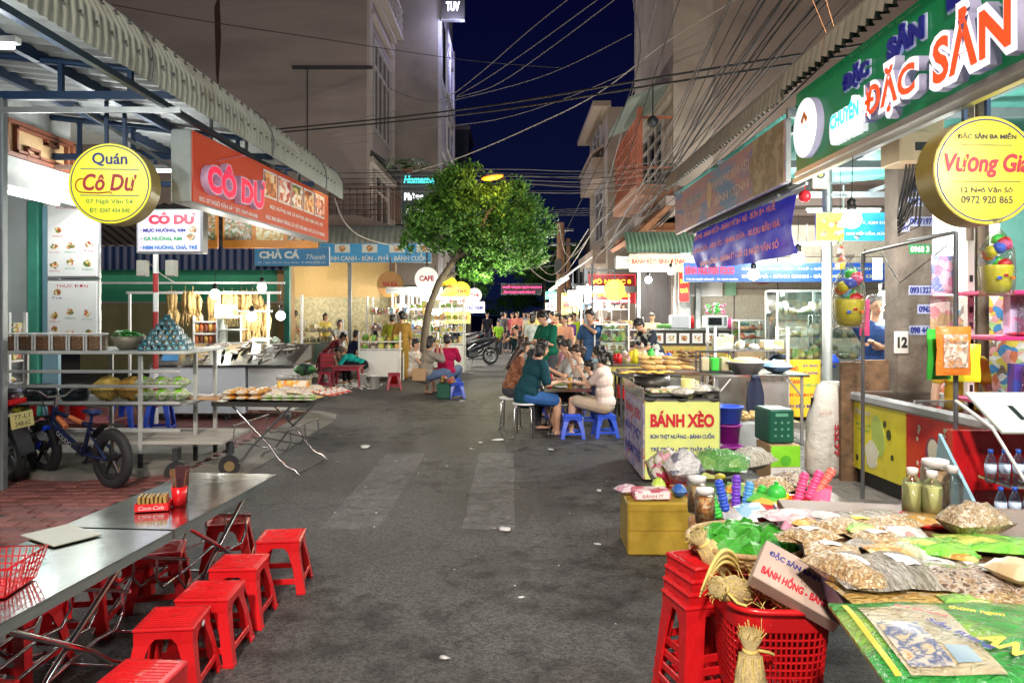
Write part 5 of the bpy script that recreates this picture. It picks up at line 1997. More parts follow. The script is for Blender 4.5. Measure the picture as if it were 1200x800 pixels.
# motorbikes
def motorbike(label,loc,rz,body,group=None,plate=True,wheel_r=.27,writing=None):
 t=thing("motorbike",label,"motorbike",loc,rz,group)
 for x in (-.60,.62):
  R=Matrix.Rotation(PI/2,3,'X')
  m=MB()
  tw=.075
  r=wheel_r
  prof=[(r -tw,-tw*.4),(r -tw*.5,-tw*.52),(r -.01,-tw*.3),(r,0),(r -.01,tw*.3),(r -tw*.5,tw*.52),(r -tw,tw*.4)]
  m.lathe(prof+[prof[0]],(x,0,r),36,R=R)
  w=put("wheel",m,rubber,t)
  m=MB()
  q=r -tw
  m.lathe([(q -.025,-.03),(q+.004,-.035),(q+.004,.035),(q -.025,.03),(q -.025,-.03)],(x,0,r),36,R=R)
  m.cyl((x,-.05,r),(x,.05,r),.06,n=16)
  put("rim",m,grey_steel,w)
  for k in range(5):
   a=2*PI*k/5
   m=MB()
   m.tube([(x+.05*math.cos(a),0,r+.05*math.sin(a)),(x+q*math.cos(a+.15),0,r+q*math.sin(a+.15))],[.022,.014],5)
   put("spoke",m,grey_steel,w)
 m=MB()      # body fairing
 def loft(secs,n=10):
  vs=[]
  for (x,z,hy,hz) in secs:
   for i in range(n):
    a=2*PI*i/n
    c_,s_=math.cos(a),math.sin(a)
    vs.append((x,hy*abs(c_)**.7*(1 if c_>0 else -1),z+hz*abs(s_)**.7*(1 if s_>0 else -1)))
  fs=[(j*n+i,(j+1)*n+i,(j+1)*n+(i+1)%n,j*n+(i+1)%n) for j in range(len(secs) -1) for i in range(n)]
  fs+=[tuple(range(n)),tuple(range(len(secs)*n -1,(len(secs) -1)*n -1,-1))]
  return vs,fs
 m.add(*loft([(-.86,.80,.03,.03),(-.70,.74,.08,.07),(-.45,.66,.13,.11),(-.15,.56,.12,.12),(.05,.46,.10,.10),(.2,.40,.09,.08)]),0,True)
 m.add(*loft([(.2,.40,.14,.10),(.34,.48,.16,.2),(.46,.66,.15,.22),(.52,.84,.10,.14)]),0,True)
 put("fairing",m,body,t)
 m=MB()
 m.add(*loft([(-.78,.84,.06,.03),(-.55,.80,.12,.05),(-.2,.74,.13,.05),(.02,.68,.09,.04)]),0,True)
 put("seat",m,mat("black_seat_vinyl",(.014,.014,.015),.5,bump=.1),t)
 m=MB()
 m.add(*loft([(.40,.92,.09,.06),(.50,.98,.11,.08),(.60,.94,.07,.07),(.63,.9,.03,.03)]),0,True)
 put("headlight_shell",m,body,t)
 m=MB()
 m.tube([(.40,-.34,1.02),(.42,-.22,1.0),(.46,-.06,.96),(.46,.06,.96),(.42,.22,1.0),(.40,.34,1.02)],.012,7)
 m.cyl((.40,-.36,1.02),(.42,-.24,1.0),.019,n=8)
 m.cyl((.40,.36,1.02),(.42,.24,1.0),.019,n=8)
 hb_=put("handlebar",m,dark,t)
 for s in (-1,1):
  m=MB()
  m.tube([(.43,s*.22,1.0),(.40,s*.26,1.12),(.40,s*.3,1.18)],.006,5)
  m.ball((.39,s*.31,1.21),(.012,.05,.035),10)
  put("mirror",m,dark,hb_)
 m=MB()
 for s in (-1,1):
  m.tube([(.50,s*.07,.72),(.62,s*.075,wheel_r)],.02,7)
  m.tube([(-.34,s*.10,.56),(-.60,s*.1,wheel_r)],.018,7)
 m.sheet(lambda u,v:(.62+(wheel_r+.03)*math.cos(.6+1.9*u),(v -.5)*.11,wheel_r+(wheel_r+.03)*math.sin(.6+1.9*u)),12,3,th=.004)
 m.sheet(lambda u,v:(-.60+(wheel_r+.04)*math.cos(1.2+1.9*u),(v -.5)*.13,wheel_r+(wheel_r+.04)*math.sin(1.2+1.9*u)),12,3,th=.004)
 m.box((-.88,0,.42),(.03,.13,.26),R=Matrix.Rotation(.35,3,'Y'))
 put("mudguard",m,dark,t)
 m=MB()
 m.box((.0,0,.33),(.36,.2,.2),ch=.04)
 m.tube([(.1,-.12,.28),(-.2,-.14,.24),(-.45,-.15,.30)],.018,7)
 m.tube([(-.42,-.16,.29),(-.85,-.18,.40)],[.04,.045],10)
 m.tube([(.1,.22,.02),(.0,.08,.2)],.012,6)
 put("engine",m,darkgrey,t)
 m=MB()
 m.box((-.865,0,.76),(.03,.16,.05),ch=.01)
 put("tail_light",m,mat("red_lens",(.5,.01,.015),.15),t)
 if plate:
  m=MB()
  m.box((-.915,0,.60),(.008,.19,.14),ch=.003)
  pl=put("number_plate",m,mat("yellow_plate",(.62,.55,.22),.4),t)
  if writing:
   for k,s in enumerate(writing):
    o=lettering(s,ink_black,t,0,0,.13,.042,0)
    o.location=(-.921,0,.63 -k*.06)
    o.rotation_euler=(0,0,-PI/2)
 return t
mb1=motorbike("dark motorbike cut off by the left edge, yellow number plate facing the table",(-5.08,7.05,.06),math.radians(146),mat("dark_red_black_body",(.06,.012,.018),.25),writing=("77-L1","248.62"))
mb1.rotation_euler=(math.radians(-7),0,math.radians(150))
p=G(572,418)
motorbike("black scooter parked across the left side of the street beyond the tree",(p.x -.35,22.5,0),math.radians(205),mat("black_body",(.012,.014,.02),.2),plate=False)
motorbike("white and grey scooter parked behind the black one by the left stalls",(-1.9,25.5,0),math.radians(215),mat("silver_body",(.35,.35,.36),.3),plate=False)
motorbike("blue-grey motorbike parked far down on the left",(-1.9,28.5,0),math.radians(200),mat("blue_grey_body",(.06,.10,.16),.3),plate=False)
# plaza eatery: low red tables and stools
ST_DR=make_stool(.34,.24,.32,redp_dark,"dark red stool left of the dark red table on the plaza","dark red plastic stools on the plaza")
ST_DR.location=(-3.95,15.7,0)
for (px,py,lb) in ((378,418,"dark red stool below the plaid shirt man"),(462,437,"dark red stool under the woman in the brown dress"),(401,424,"dark red stool behind the low dark red table")):
 p=G(px,py,.34)
 dup(ST_DR,(p.x,p.y,0),random.uniform(-.2,.2),lb)
def low_table(label,loc,rz,m_,w=.62,d=.5,h=.45):
 t=thing("low_table",label,"table",loc,rz)
 b=MB()
 b.box((0,0,h -.015),(w,d,.03),ch=.008)
 b.box((0,0,h -.06),(w -.06,d -.06,.06))
 put("table_top",b,m_,t)
 for sx in (-1,1):
  for sy in (-1,1):
   b=MB()
   b.tube([(sx*(w/2 -.05),sy*(d/2 -.05),h -.04),(sx*(w/2 -.01),sy*(d/2 -.01),0)],[.035,.022],4)
   put("leg",b,m_,t)
 return t
low_table("low dark red plastic table on the plaza beside the teal shirt",(-3.55,16.0,0),0,redp_dark)
low_table("low dark red plastic table farther back under the seated man's arms",(-4.8,20.0,0),.1,redp_dark,.8,.5,.5)
p=G(384,449)
t=thing("chair_back","dark red plastic chair seen from behind, with slotted back","chair",(p.x,p.y,0),.1)
m=MB()
m.box((0,0,.52),(.34,.03,.34),ch=.01)
put("backrest",m,redp_dark,t)
m=MB()
for k in range(3):
 m.box((0,-.018,.42+k*.1),(.24,.006,.03),ch=.002)
put("slot_rib",m,redp,t)
m=MB()
m.box((0,.2,.34),(.36,.38,.03),ch=.01)
put("seat",m,redp_dark,t)
for sx in (-1,1):
 for yy in (0,.36):
  m=MB()
  m.tube([(sx*.15,yy,.34),(sx*.18,yy+(.03 if yy else -.02),0)],.018,5)
  put("leg",m,redp_dark,t)
p=G(437,440)
t=thing("easel_sign","white handwritten board leaning on a brown stool on the plaza","sign",(p.x,p.y -.2,0),.05)
m=MB()
m.box((0,0,.50),(.46,.02,.28),R=Matrix.Rotation(-.2,3,'X'),ch=.003)
put("board",m,mat("cream_board",(.7,.66,.58),.6),t)
for k in range(3):
 o=lettering(["BÁN MÌ PHỞ","BÚN NEM","ĐT 090577"][k],mat("brown_marker",(.2,.06,.05),.6,rnd=0),t,0,0,.34,.05,0)
 o.location=(0,-.025 -.0+(k -1)*.015,.58 -k*.08)
 o.rotation_euler=(-.2,0,0)
m=MB()
m.box((0,.14,.33),(.5,.3,.03),ch=.006)
for sx in (-1,1):
 for yy in (0,.28):
  m.tube([(sx*.2,yy,.33),(sx*.22,yy,0)],.018,5)
put("stand",m,wood,t)
for i,(px,py,c,lb) in enumerate(((424,452,"white","white plastic bucket under the low red table"),(439,455,"white","tall white tub beside the brown easel"),(461,452,"red","red plastic basin on the ground beside the woman's bare legs"))):
 p=G(px,py)
 m=MB()
 r=.12 if c=="red" else .1
 m.lathe([(.001,0),(r*.8,0),(r,.26),(r+.01,.26),(r+.01,.27),(r*.9,.27),(r*.75,.01),(.001,.01)],n=14)
 solo("bucket",m,redp if c=="red" else white,lb,"bucket",(p.x,p.y,0))
# food stand behind the women: white frame with goods, baskets of greens
def small_stall(label,loc,w,d,h,top_m,fr_m,rz=0.,shelf=2,fill=None,group=None,name="food_stall",canopy=None,seed=1):
 t=thing(name,label,"stall",loc,rz,group)
 r=random.Random(seed)
 for sx in (-1,1):
  for sy in (-1,1):
   b=MB()
   b.box((sx*w/2,sy*d/2,h/2),(.035,.035,h))
   put("post",b,fr_m,t)
 for k in range(shelf):
  z=.75+k*(h -.8)/max(1,shelf)
  b=MB()
  b.box((0,0,z),(w,d,.025))
  put("shelf",b,top_m,t)
  b=MB()
  n_=int(w/.16)
  for i in range(n_):
   x=-w/2+(i+.5)*w/n_
   hh=r.uniform(.08,.2)
   if r.random()<.5:
    b.box((x,r.uniform(-.1,.1),z+hh/2+.013),(.13,d*.5,hh),ch=.01)
   else:
    b.ball((x,r.uniform(-.1,.1),z+hh*.4),(.075,d*.3,hh*.5),7,jit=.15)
  put("goods",b,fill or goods_bright,t,kind="stuff")
 b=MB()
 b.box((0,-d/2+.01,.42),(w -.04,.02,.6))
 put("front_panel",b,top_m,t)
 if canopy:
  b=MB()
  b.box((0,0,h+.12),(w+.3,d+.5,.03),R=Matrix.Rotation(.12,3,'X'))
  b.box((0,-d/2 -.22,h+.02),(w+.3,.02,.18))
  put("canopy",b,canopy,t)
 return t
greens=photo("fruit_and_greens",[(.55,.55,.08),(.15,.4,.06),(.65,.6,.45),(.6,.3,.1)],9,.5)
small_stall("white framed stand with yellow and green bags on the plaza",(-3.05,17.3,0),.95,.5,1.15,white,whm,fill=greens,seed=2)
small_stall("glass and steel food stand behind the two standing women",(-2.9,19.0,0),1.5,.7,2.0,mat("pink_board",(.6,.42,.4),.5),whm,fill=goods_bright,shelf=3,seed=3)
small_stall("glowing drinks stand with shelves of fruit right behind the tree trunk",(-2.05,20.2,0),1.5,.7,2.1,white,whm,fill=greens,shelf=4,seed=4)
# BÁNH XÈO cart
CT=thing("food_cart","square food cart with yellow-green BÁNH XÈO menu panel and purple side print","cart",(1.60,7.55,.0))
m=MB()
m.box((0,0,.40),(.68,1.14,.70))
put("cabinet",m,darkgrey,CT)
m=MB()
m.box((0,-.585,.40),(.70,.02,.74),ch=.004)
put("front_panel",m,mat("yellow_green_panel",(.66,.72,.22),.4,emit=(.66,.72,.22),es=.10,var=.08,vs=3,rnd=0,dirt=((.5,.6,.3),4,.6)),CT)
m=MB()
m.box((-.355,0,.40),(.02,1.14,.74))
sp2=put("side_panel",m,photo("side_panel_print",[(.5,.42,.4),(.10,.12,.35),(.35,.2,.4),(.3,.35,.5),(.55,.5,.5),(.4,.08,.1)],7,.4,kind='noise',dist=2.5),CT)
m=MB()
m.box((.355,0,.40),(.02,1.14,.74))
put("side_panel",m,alu,CT)
m=MB()
m.box((0,0,.775),(.74,1.2,.025),ch=.004)
put("top",m,steel,CT)
m=MB()
for s in (-1,1):
 m.box((s*.36,0,.83),(.012,1.16,.1))
m.box((-.0,.59,.83),(.72,.012,.1))
put("rim_guard",m,steel,CT)
m=MB()
for x in (-.3,0,.3):
 m.ball((x,-.60,.775),(.05,.012,.016),8)
put("hook",m,dark,CT)
lettering("BÁNH XÈO",ink_red,CT,.0,.60,.60,.155,-.602,bold=.045)
lettering("BÚN THỊT NƯỚNG - BÁNH CUỐN",ink_blue,CT,.0,.44,.60,.065,-.602,bold=.03)
lettering("TRÉ TRỘN - MẸT THẬP CẨM",ink_blue,CT,.0,.32,.60,.065,-.602,bold=.03)
lettering("NEM NƯỚNG",ink_blue,CT,.0,.20,.36,.065,-.602,bold=.03)
for i,s in enumerate(("BÁNH XÈO","BÚN THỊT","NEM TRÉ")):
 o=lettering(s,[ink_red,ink_blue,ink_blue][i],CT,0,0,.9,.12,0,bold=.03)
 o.location=(-.368,0,.62 -i*.2)
 o.rotation_euler=(0,0,-PI/2)
def at(px,py,z):
 p=G(px,py,z)
 return (p.x,p.y)
ZT=.79
m=MB()
m.lathe([(.001,0),(.17,0),(.19,.02),(.19,.15),(.18,.15),(.17,.02),(.001,.02)],n=24)
solo("frying_pot",m,mat("blackened_steel",(.05,.045,.04),.4,metal=.8),"dark round pot at the back left of the BÁNH XÈO cart top","pot",(1.46,7.75,ZT))
m=MB()
m.box((0,0,.02),(.34,.26,.03),ch=.01)
m.box((0,0,.05),(.30,.22,.03),1,ch=.01)
solo("food_tray",m,[steel,food2],"steel tray of batter and fillings at the front left of the cart top","tray",(1.47,7.2,ZT),.1)
t=thing("pitcher","yellow plastic pitcher with handle on the cart top","pitcher",(1.72,7.25,ZT),.2)
m=MB()
m.lathe([(.001,0),(.055,0),(.06,.01),(.066,.16),(.06,.16),(.05,.015),(.001,.015)],n=18)
put("body",m,mat("pale_yellow_plastic",(.75,.72,.25),.35),t)
m=MB()
m.tube([(.06,0,.14),(.11,0,.13),(.11,0,.06),(.058,0,.04)],.009,6)
put("handle",m,mat("pale_yellow_plastic",(.75,.72,.25),.35),t)
m=MB()
m.lathe([(.001,0),(.1,0),(.15,.05),(.145,.05),(.09,.01),(.001,.01)],n=20)
solo("white_bowl",m,white,"wide white bowl behind the yellow pitcher on the cart","bowl",(1.66,7.5,ZT))
for i,(x,y,r,lb) in enumerate(((1.83,7.25,.13,"clear bag of rice noodles at the right of the cart top"),(1.62,7.05,.12,"flat clear bag lying in front of the yellow pitcher"),(1.86,7.6,.11,"clear bag of herbs at the back right of the cart top"))):
 packet(lb,"bag",(x,y,ZT),i,r*1.9,r*1.6,r*.8,[film2,pk_tan,film2][i] if 0 else photo("pale_noodle_bag",[(.6,.56,.48),(.7,.68,.62),(.45,.4,.32),(.75,.72,.66)],14,.2,crumple=.9,kind='noise'),i,name="plastic_bag")
# tubs and things right of the cart
for (px,py,r,h,m_,lb) in ((852,520,.14,.20,purplep,"purple plastic tub on the ground right of the BÁNH XÈO cart, lower one"),(851,492,.13,.18,purplep,"purple plastic tub stacked above another right of the cart"),(848,480,.15,.16,bluep,"bright blue basin stacked on the purple tubs")):
 p=G(py=py+14,px=px) if 0 else None
 z={520:.0,492:.24,480:.45}[py]
 m=MB()
 m.lathe([(.001,0),(r*.85,0),(r,h),(r+.015,h),(r+.015,h+.012),(r*.95,h+.012),(r*.8,.01),(.001,.01)],n=20)
 solo("plastic_tub",m,m_,lb,"tub",(2.26,7.75,z+.0))
m=MB()
m.box((0,0,.18),(.5,.4,.30),ch=.01)
solo("crate_base",m,mat("clear_grey_crate",(.35,.37,.38),.4),"grey plastic crate under the shredded goods right of the purple tubs","crate",(2.6,8.35,.052))
m=MB()
for i in range(40):
 m.ball((random.uniform(-.2,.2),random.uniform(-.16,.16),.02+random.uniform(0,.06)),(random.uniform(.02,.05),.03,.02),6,jit=.2)
solo("bread_pile",m,mat("toasty_bread",(.55,.38,.16),.6,var=.3),"heap of toasted rolls on the grey crate","bread",(2.6,8.35,.385))
# green crates
p=G(906,545)
t=thing("beer_crate","dark green slotted bottle crate standing on the green print box","crate",(2.46,6.95,.40),.08)
m=MB()
m.box((0,0,.155),(.24,.34,.31),ch=.015)
put("shell",m,dgreenp,t)
m=MB()
for k in range(3):
 for i in range(3):
  m.box((-.06+i*.06,-.172,.07+k*.06),(.02,.004,.02))
m.box((0,-.172,.26),(.12,.004,.03))
put("slots",m,mat("pale_slot",(.1,.3,.2),.5),t,kind="stuff")
t=thing("printed_carton","lime green and white carton with a round smiling print under the dark green crate","box",(2.48,6.9,.052),.05)
m=MB()
m.box((0,0,.17),(.28,.34,.34),ch=.004)
put("carton",m,cardboard,t)
m=MB()
m.box((0,-.172,.24),(.27,.004,.19))
m.box((0,-.172,.075),(.27,.004,.13),1)
put("print",m,[mat("lime_print",(.22,.62,.03),.4),white],t)
m=MB()
m.cyl((0,-.176,.2),(0,-.174,.2),.05,n=16)
put("round_print",m,mat("green_disc",(.1,.45,.03),.4),t)
# wide steel table
WT=thing("steel_table","wide stainless work table with hanging dark apron behind the green crate","table",(2.9,9.0,0))
m=MB()
m.box((0,0,.86),(1.15,.75,.03),ch=.004)
put("table_top",m,steel,WT)
for sx in (-1,1):
 for sy in (-1,1):
  m=MB()
  m.cyl((sx*.5,sy*.32,0),(sx*.5,sy*.32,.85),.02,n=8)
  put("leg",m,alu,WT)
  m=MB()
  m.cyl((sx*.5,sy*.32,.62),(sx*.32,sy*.32,.84),.012,n=6)
  put("brace",m,alu,WT)
m=MB()
m.box((0,0,.30),(1.0,.64,.02))
m.box((.1,-.30,.62),(.5,.02,.34))
put("lower_shelf",m,alu,WT)
m=MB()
m.sheet(lambda u,v:((u -.5)*(.10+.10*math.sin(v*2.6)),-.40+.012*math.sin(u*9),.84 -.42*v),6,8,th=.006)
m.cyl((-.04,-.39,.84),(.04,-.39,.84),.03,n=8)
solo("dark_apron",m,mat("navy_cloth",(.015,.02,.05),.9),"dark apron hanging from the front edge of the steel work table","apron",(2.83,9.0,.0))
t=thing("colander","big white perforated colander of yellow noodles on the steel work table","colander",(2.80,8.85,.876))
m=MB()
m.lathe([(.001,0),(.14,0),(.22,.13),(.235,.13),(.235,.14),(.21,.14),(.13,.01),(.001,.01)],n=24)
put("bowl",m,white,t)
m=MB()
m.ball((0,0,.13),(.2,.2,.06),14,jit=.05)
put("noodles",m,mat("pale_yellow_food",(.70,.60,.22),.6,var=.2,bump=.5),t)
packet("folded pale blue cloth on the right end of the steel work table","cloth",(3.17,8.85,.876),.2,.28,.3,.16,mat("pale_blue_cloth",(.22,.38,.60),.9,bump=.4,bs=8),1,name="folded_cloth")
t=thing("condiment_rack","dark framed rack with yellow and green packets at the left of the steel work table","rack",(2.45,8.95,.876))
m=MB()
for sx in (-1,1):
 for sy in (-1,1):
  m.box((sx*.2,sy*.1,.13),(.014,.014,.26))
m.box((0,-.1,.25),(.41,.014,.014))
m.box((0,.1,.25),(.41,.014,.014))
m.box((0,0,.01),(.41,.21,.014))
put("frame",m,darkgrey,t)
m=MB()
for i,c in enumerate((0,1,0)):
 m.box((-.13+.12*i,0,.1),(.09,.15,.16),c,ch=.01)
put("packets",m,[mat("straw_box",(.55,.48,.3),.5),greenp],t,kind="stuff")
t=thing("lemon_bottle","yellow sauce bottle with red lid on the steel work table","bottle",(2.66,9.1,.876))
m=MB()
m.lathe([(.001,0),(.045,0),(.05,.02),(.05,.13),(.02,.18),(.02,.2),(.001,.2)],n=14)
put("body",m,yellowp,t)
# rounded heap of baked goods behind: table with sesame crackers and smoked fish
t=thing("wooden_table","brown table behind the cart heaped with baked goods","table",(2.35,11.0,0))
m=MB()
m.box((0,0,.72),(1.5,.8,.04),ch=.006)
put("table_top",m,wood,t)
for sx in (-1,1):
 for sy in (-1,1):
  m=MB()
  m.box((sx*.7,sy*.36,.35),(.05,.05,.7))
  put("leg",m,wood,t)
bread_m=mat("baked_crust",(.55,.34,.12),.6,var=.3,vs=20,bump=.3)
dark_m=mat("dark_dried_fish",(.16,.09,.05),.5,var=.5,vs=20,bump=.4)
bb=MB()
bb.ball((0,0,0),(.14,.05,.035),9,jit=.05)
bme=bb.mesh("loaf",[bread_m])
bb=MB()
bb.ball((0,0,0),(.12,.03,.02),8,jit=.1)
dme=bb.mesh("loaf",[dark_m])
for i in range(16):
 o=put("baked_roll",bme,None,None,(2.0+.22*(i%4)*.8,10.75+.12*(i//4),.80+.06*(i//6)),(.1,.1,random.uniform(-.6,.6)))
 tag(o,"golden baked roll heaped on the brown table behind the cart","bread","golden rolls on the brown table")
for i in range(18):
 o=put("dried_fish",dme,None,None,(2.55+.1*(i%5),10.8+.1*(i//5),.90+.05*(i//7)),(random.uniform(-.4,.4),.1,random.uniform(-1.2,1.2)))
 tag(o,"dark dried fish piled over the rolls on the brown table","fish","dark dried fish on the brown table")
# counter with dish pictures
PC=thing("picture_counter","long brown counter with a row of eight framed dish pictures before the beige wall","counter",(4.25,16.6,0))
m=MB()
m.box((0,.1,.60),(2.3,.6,1.2),0,ch=.006)
m.box((0,.05,1.22),(2.4,.75,.04),1,ch=.006)
put("cabinet",m,[mat("tan_counter",(.30,.22,.12),.6),steel],PC)
m=MB()
m.box((0,-.215,.72),(2.2,.02,.26))
put("yellow_panel",m,mat("amber_panel",(.6,.42,.08),.5,var=.2),PC)
lettering("CƠM TẤM - BÚN - PHỞ - BÁNH MÌ",ink_red,PC,0,.74,1.9,.1,-.228,bold=.03)
for i in range(8):
 m=MB()
 x=-1.02+.29*i
 m.box((x,-.22,1.03),(.28,.03,.30))
 f=put("picture_frame",m,mat("dark_brown_frame",(.05,.03,.025),.5),PC)
 m=MB()
 m.box((x,-.238,1.03),(.23,.006,.22))
 put("mount",m,poster_mat,f)
 m=MB()
 m.box((x,-.243,1.03),(.13,.006,.12))
 put("food_print",m,[food,food2][i%2],f)
t=thing("microwave","white microwave oven on the picture counter","microwave",(4.55,16.6,1.242))
m=MB()
m.box((0,0,.15),(.48,.34,.28),ch=.012)
put("case",m,white,t)
m=MB()
m.box((-.04,-.172,.16),(.3,.006,.17),ch=.003)
put("door_window",m,darkwin,t)
m=MB()
m.box((.19,-.172,.16),(.06,.005,.2))
put("control_panel",m,grey_steel,t)
for i,(x,w,h,m_,lb,nm) in enumerate(((3.75,.42,.3,mat("pale_grey_box",(.5,.52,.54),.5),"pale grey box at the left of the picture counter","box"),(4.05,.08,.3,redp,"red bottle right of the pale grey box on the counter","bottle"),(4.9,.16,.24,pinkp,"pink bottle right of the microwave","bottle"),(5.15,.28,.14,dgreenp,"dark green basket at the right end of the counter","basket"),(3.4,.3,.1,mat("herb_green",(.08,.22,.05),.7,var=.4),"bunch of herbs on the left end of the counter","herbs"))):
 m=MB()
 if nm=="bottle":
  m.lathe([(.001,0),(w/2,0),(w/2,h*.7),(w/5,h*.85),(w/5,h),(.001,h)],n=10)
 else:
  m.box((0,0,h/2),(w,.25,h),ch=.02)
 solo("counter_"+nm,m,m_,lb,nm,(x,16.6,1.242))
t=thing("wall_notice","white certificate and green notice on the beige back wall","notice",(4.95,18.63,2.05))
m=MB()
m.box((-.1,0,.3),(.9,.03,.7))
put("board",m,poster_mat,t)
m=MB()
m.box((.55,0,.32),(.28,.03,.68))
put("green_notice",m,mat("pale_green_notice",(.3,.55,.35),.5),t)
lettering("NỘI QUY",ink_green,t,-.1,.52,.5,.09,-.02)
m=MB()
m.ball((0,0,0),(.32,.12,.16),14)
m.tube([(0,0,.1),(0,.3,.2)],.02,5)
solo("wall_fan",m,mat("rust_red_fan",(.4,.12,.07),.5),"red-brown oval wall fan under the blue banner","fan",(6.15,18.2,2.45))
t=thing("vegetable_arrangement","pink flower arrangement on top of the microwave","flowers",(4.55,16.6,1.52))
m=MB()
for i in range(60):
 a,r=random.uniform(0,6.3),random.uniform(0,.25)
 m.ball((r*math.cos(a),r*math.sin(a)*.4,.05+random.uniform(0,.22)),.03,5,i%3)
put("blossoms",m,[pinkp,white,greenp],t,kind="stuff")
# glass food cabinets
def glass_cabinet(label,loc,w,d,h,shelves,base_h=0.,fills=None,seed=1):
 t=thing("glass_cabinet",label,"cabinet",loc)
 m=MB()
 for sx in (-1,1):
  for sy in (-1,1):
   m.box((sx*(w/2 -.012),sy*(d/2 -.012),h/2),(.024,.024,h))
 for z in (.012,h -.012):
  for s in (-1,1):
   m.box((0,s*(d/2 -.012),z),(w -.05,.022,.022))
   m.box((s*(w/2 -.012),0,z),(.022,d -.05,.022))
 put("frame",m,alu,t)
 r=random.Random(seed)
 for s in (-1,1):
  m=MB()
  m.box((0,s*(d/2 -.004),h/2),(w -.06,.004,h -.06))
  put("pane",m,glass,t)
  m=MB()
  m.box((s*(w/2 -.004),0,h/2),(.004,d -.06,h -.06))
  put("pane",m,glass,t)
 m=MB()
 m.box((0,0,h -.005),(w,d,.008))
 put("top",m,alu,t)
 for k in range(shelves):
  z=.03+k*(h -.06)/shelves
  m=MB()
  m.box((0,0,z),(w -.05,d -.05,.008))
  s_=put("shelf",m,alu if k==0 else glass,t)
  fl=fills[k%len(fills)]
  n_=max(3,int(w/.12))
  m=MB()
  for i in range(n_):
   x=-w/2+.05+(w -.1)*(i+.5)/n_
   hh=r.uniform(.04,(h/shelves)*.62)
   if r.random()<.5:
    m.box((x,r.uniform(-.05,.05),z+hh/2+.006),(.09,d*.6,hh),ch=.012)
   else:
    m.ball((x,r.uniform(-.06,.06),z+hh*.5),(.06,d*.3,hh*.5),8,jit=.12)
  put("goods",m,fl,t,kind="stuff")
 return t
pale=photo("pale_food_tubs",[(.7,.68,.6),(.5,.45,.3),(.75,.74,.72),(.35,.4,.2),(.7,.6,.3)],9,.4)
redf=photo("red_food_tubs",[(.6,.1,.05),(.7,.3,.15),(.65,.6,.5),(.5,.08,.05)],9,.4)
t=thing("cabinet_cart","steel cart under the large glass cabinet","cart",(4.2,10.95,0))
m=MB()
m.box((0,0,.48),(.82,.6,.70),ch=.01)
m.box((0,0,.86),(.95,.72,.03),1)
put("body",m,[mat("dull_metal_box",(.3,.3,.29),.5,metal=.3),steel],t)
for sx in (-1,1):
 for sy in (-1,1):
  m=MB()
  m.cyl((sx*.36,sy*.25,.0),(sx*.36,sy*.25,.14),.025,n=7)
  put("leg",m,alu,t)
glass_cabinet("large lit glass food cabinet with three shelves beside the steel pole",(4.2,10.95,.88),.74,.5,1.05,3,fills=[photo("bread_and_herbs",[(.6,.4,.12),(.2,.35,.08),(.7,.6,.4),(.55,.5,.15)],9,.5),pale,pale],seed=2)
lamp((4.2,10.9,1.88),8,(.95,1,1),.03,name="cabinet_light")
glass_cabinet("small glass case of red dishes left of the large cabinet",(4.05,12.6,.98),.5,.4,.5,3,fills=[redf],seed=3)
t=thing("case_stand","brown stand with a dish poster under the small glass case","stand",(4.05,12.65,0))
m=MB()
m.box((0,0,.48),(.55,.45,.95),ch=.01)
put("body",m,mat("tan_counter",(.30,.22,.12),.6),t)
m=MB()
m.box((0,-.23,.66),(.48,.01,.4))
put("food_print",m,food,t)
glass_cabinet("tall glass food cabinet right of the steel pole, in front of the wall",(5.35,12.0,.82),.9,.5,.75,2,fills=[pale],seed=4)
m=MB()
m.box((0,0,.41),(1.1,.6,.80),ch=.01)
solo("low_counter",m,mat("steel_grey_counter",(.35,.36,.36),.4,metal=.4),"steel grey counter under the right-hand glass cabinet","counter",(5.35,12.0,.0))
# yellow menu stand on the cart front
t=thing("menu_stand","yellow menu board reading BÁNH CANH in front of the cabinet cart","menu",(4.0,10.35,.14))
m=MB()
m.box((0,0,.40),(.62,.03,.80),R=Matrix.Rotation(-.0,3,'X'),ch=.004)
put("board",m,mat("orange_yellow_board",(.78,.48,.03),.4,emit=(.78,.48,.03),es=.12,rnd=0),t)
for (s,x,z,w,h,c) in (("BÚN-PHỞ",-.14,.68,.28,.07,ink_red),("BÁNH CANH",-.12,.50,.32,.07,ink_red),("BÁNH CANH HẸ",0,.31,.5,.07,ink_red),("BÁNH XÈO MẸT",0,.15,.5,.07,ink_blue),("BÒ KHO",.17,.72,.2,.045,ink_blue),("BÒ NƯỚNG",.17,.62,.2,.045,ink_blue),("CHÁO GÀ",.17,.45,.2,.05,ink_green)):
 lettering(s,c,t,x,z,w,h,-.018,bold=.04)
for s in (-1,1):
 m=MB()
 m.box((s*.25,.02,-.05),(.03,.03,.16))
 put("leg",m,alu,t)
packet("royal blue cloth draped on the cabinet cart's right corner","cloth",(4.62,10.65,.80),0,.16,.1,.2,bluep,2,name="draped_cloth")
packet("dark bag lying on the cabinet cart's left corner","bag",(3.83,10.6,.87),0,.3,.16,.14,mat("dark_slate_bag",(.04,.05,.09),.4,bump=.4),1,name="dark_bag")
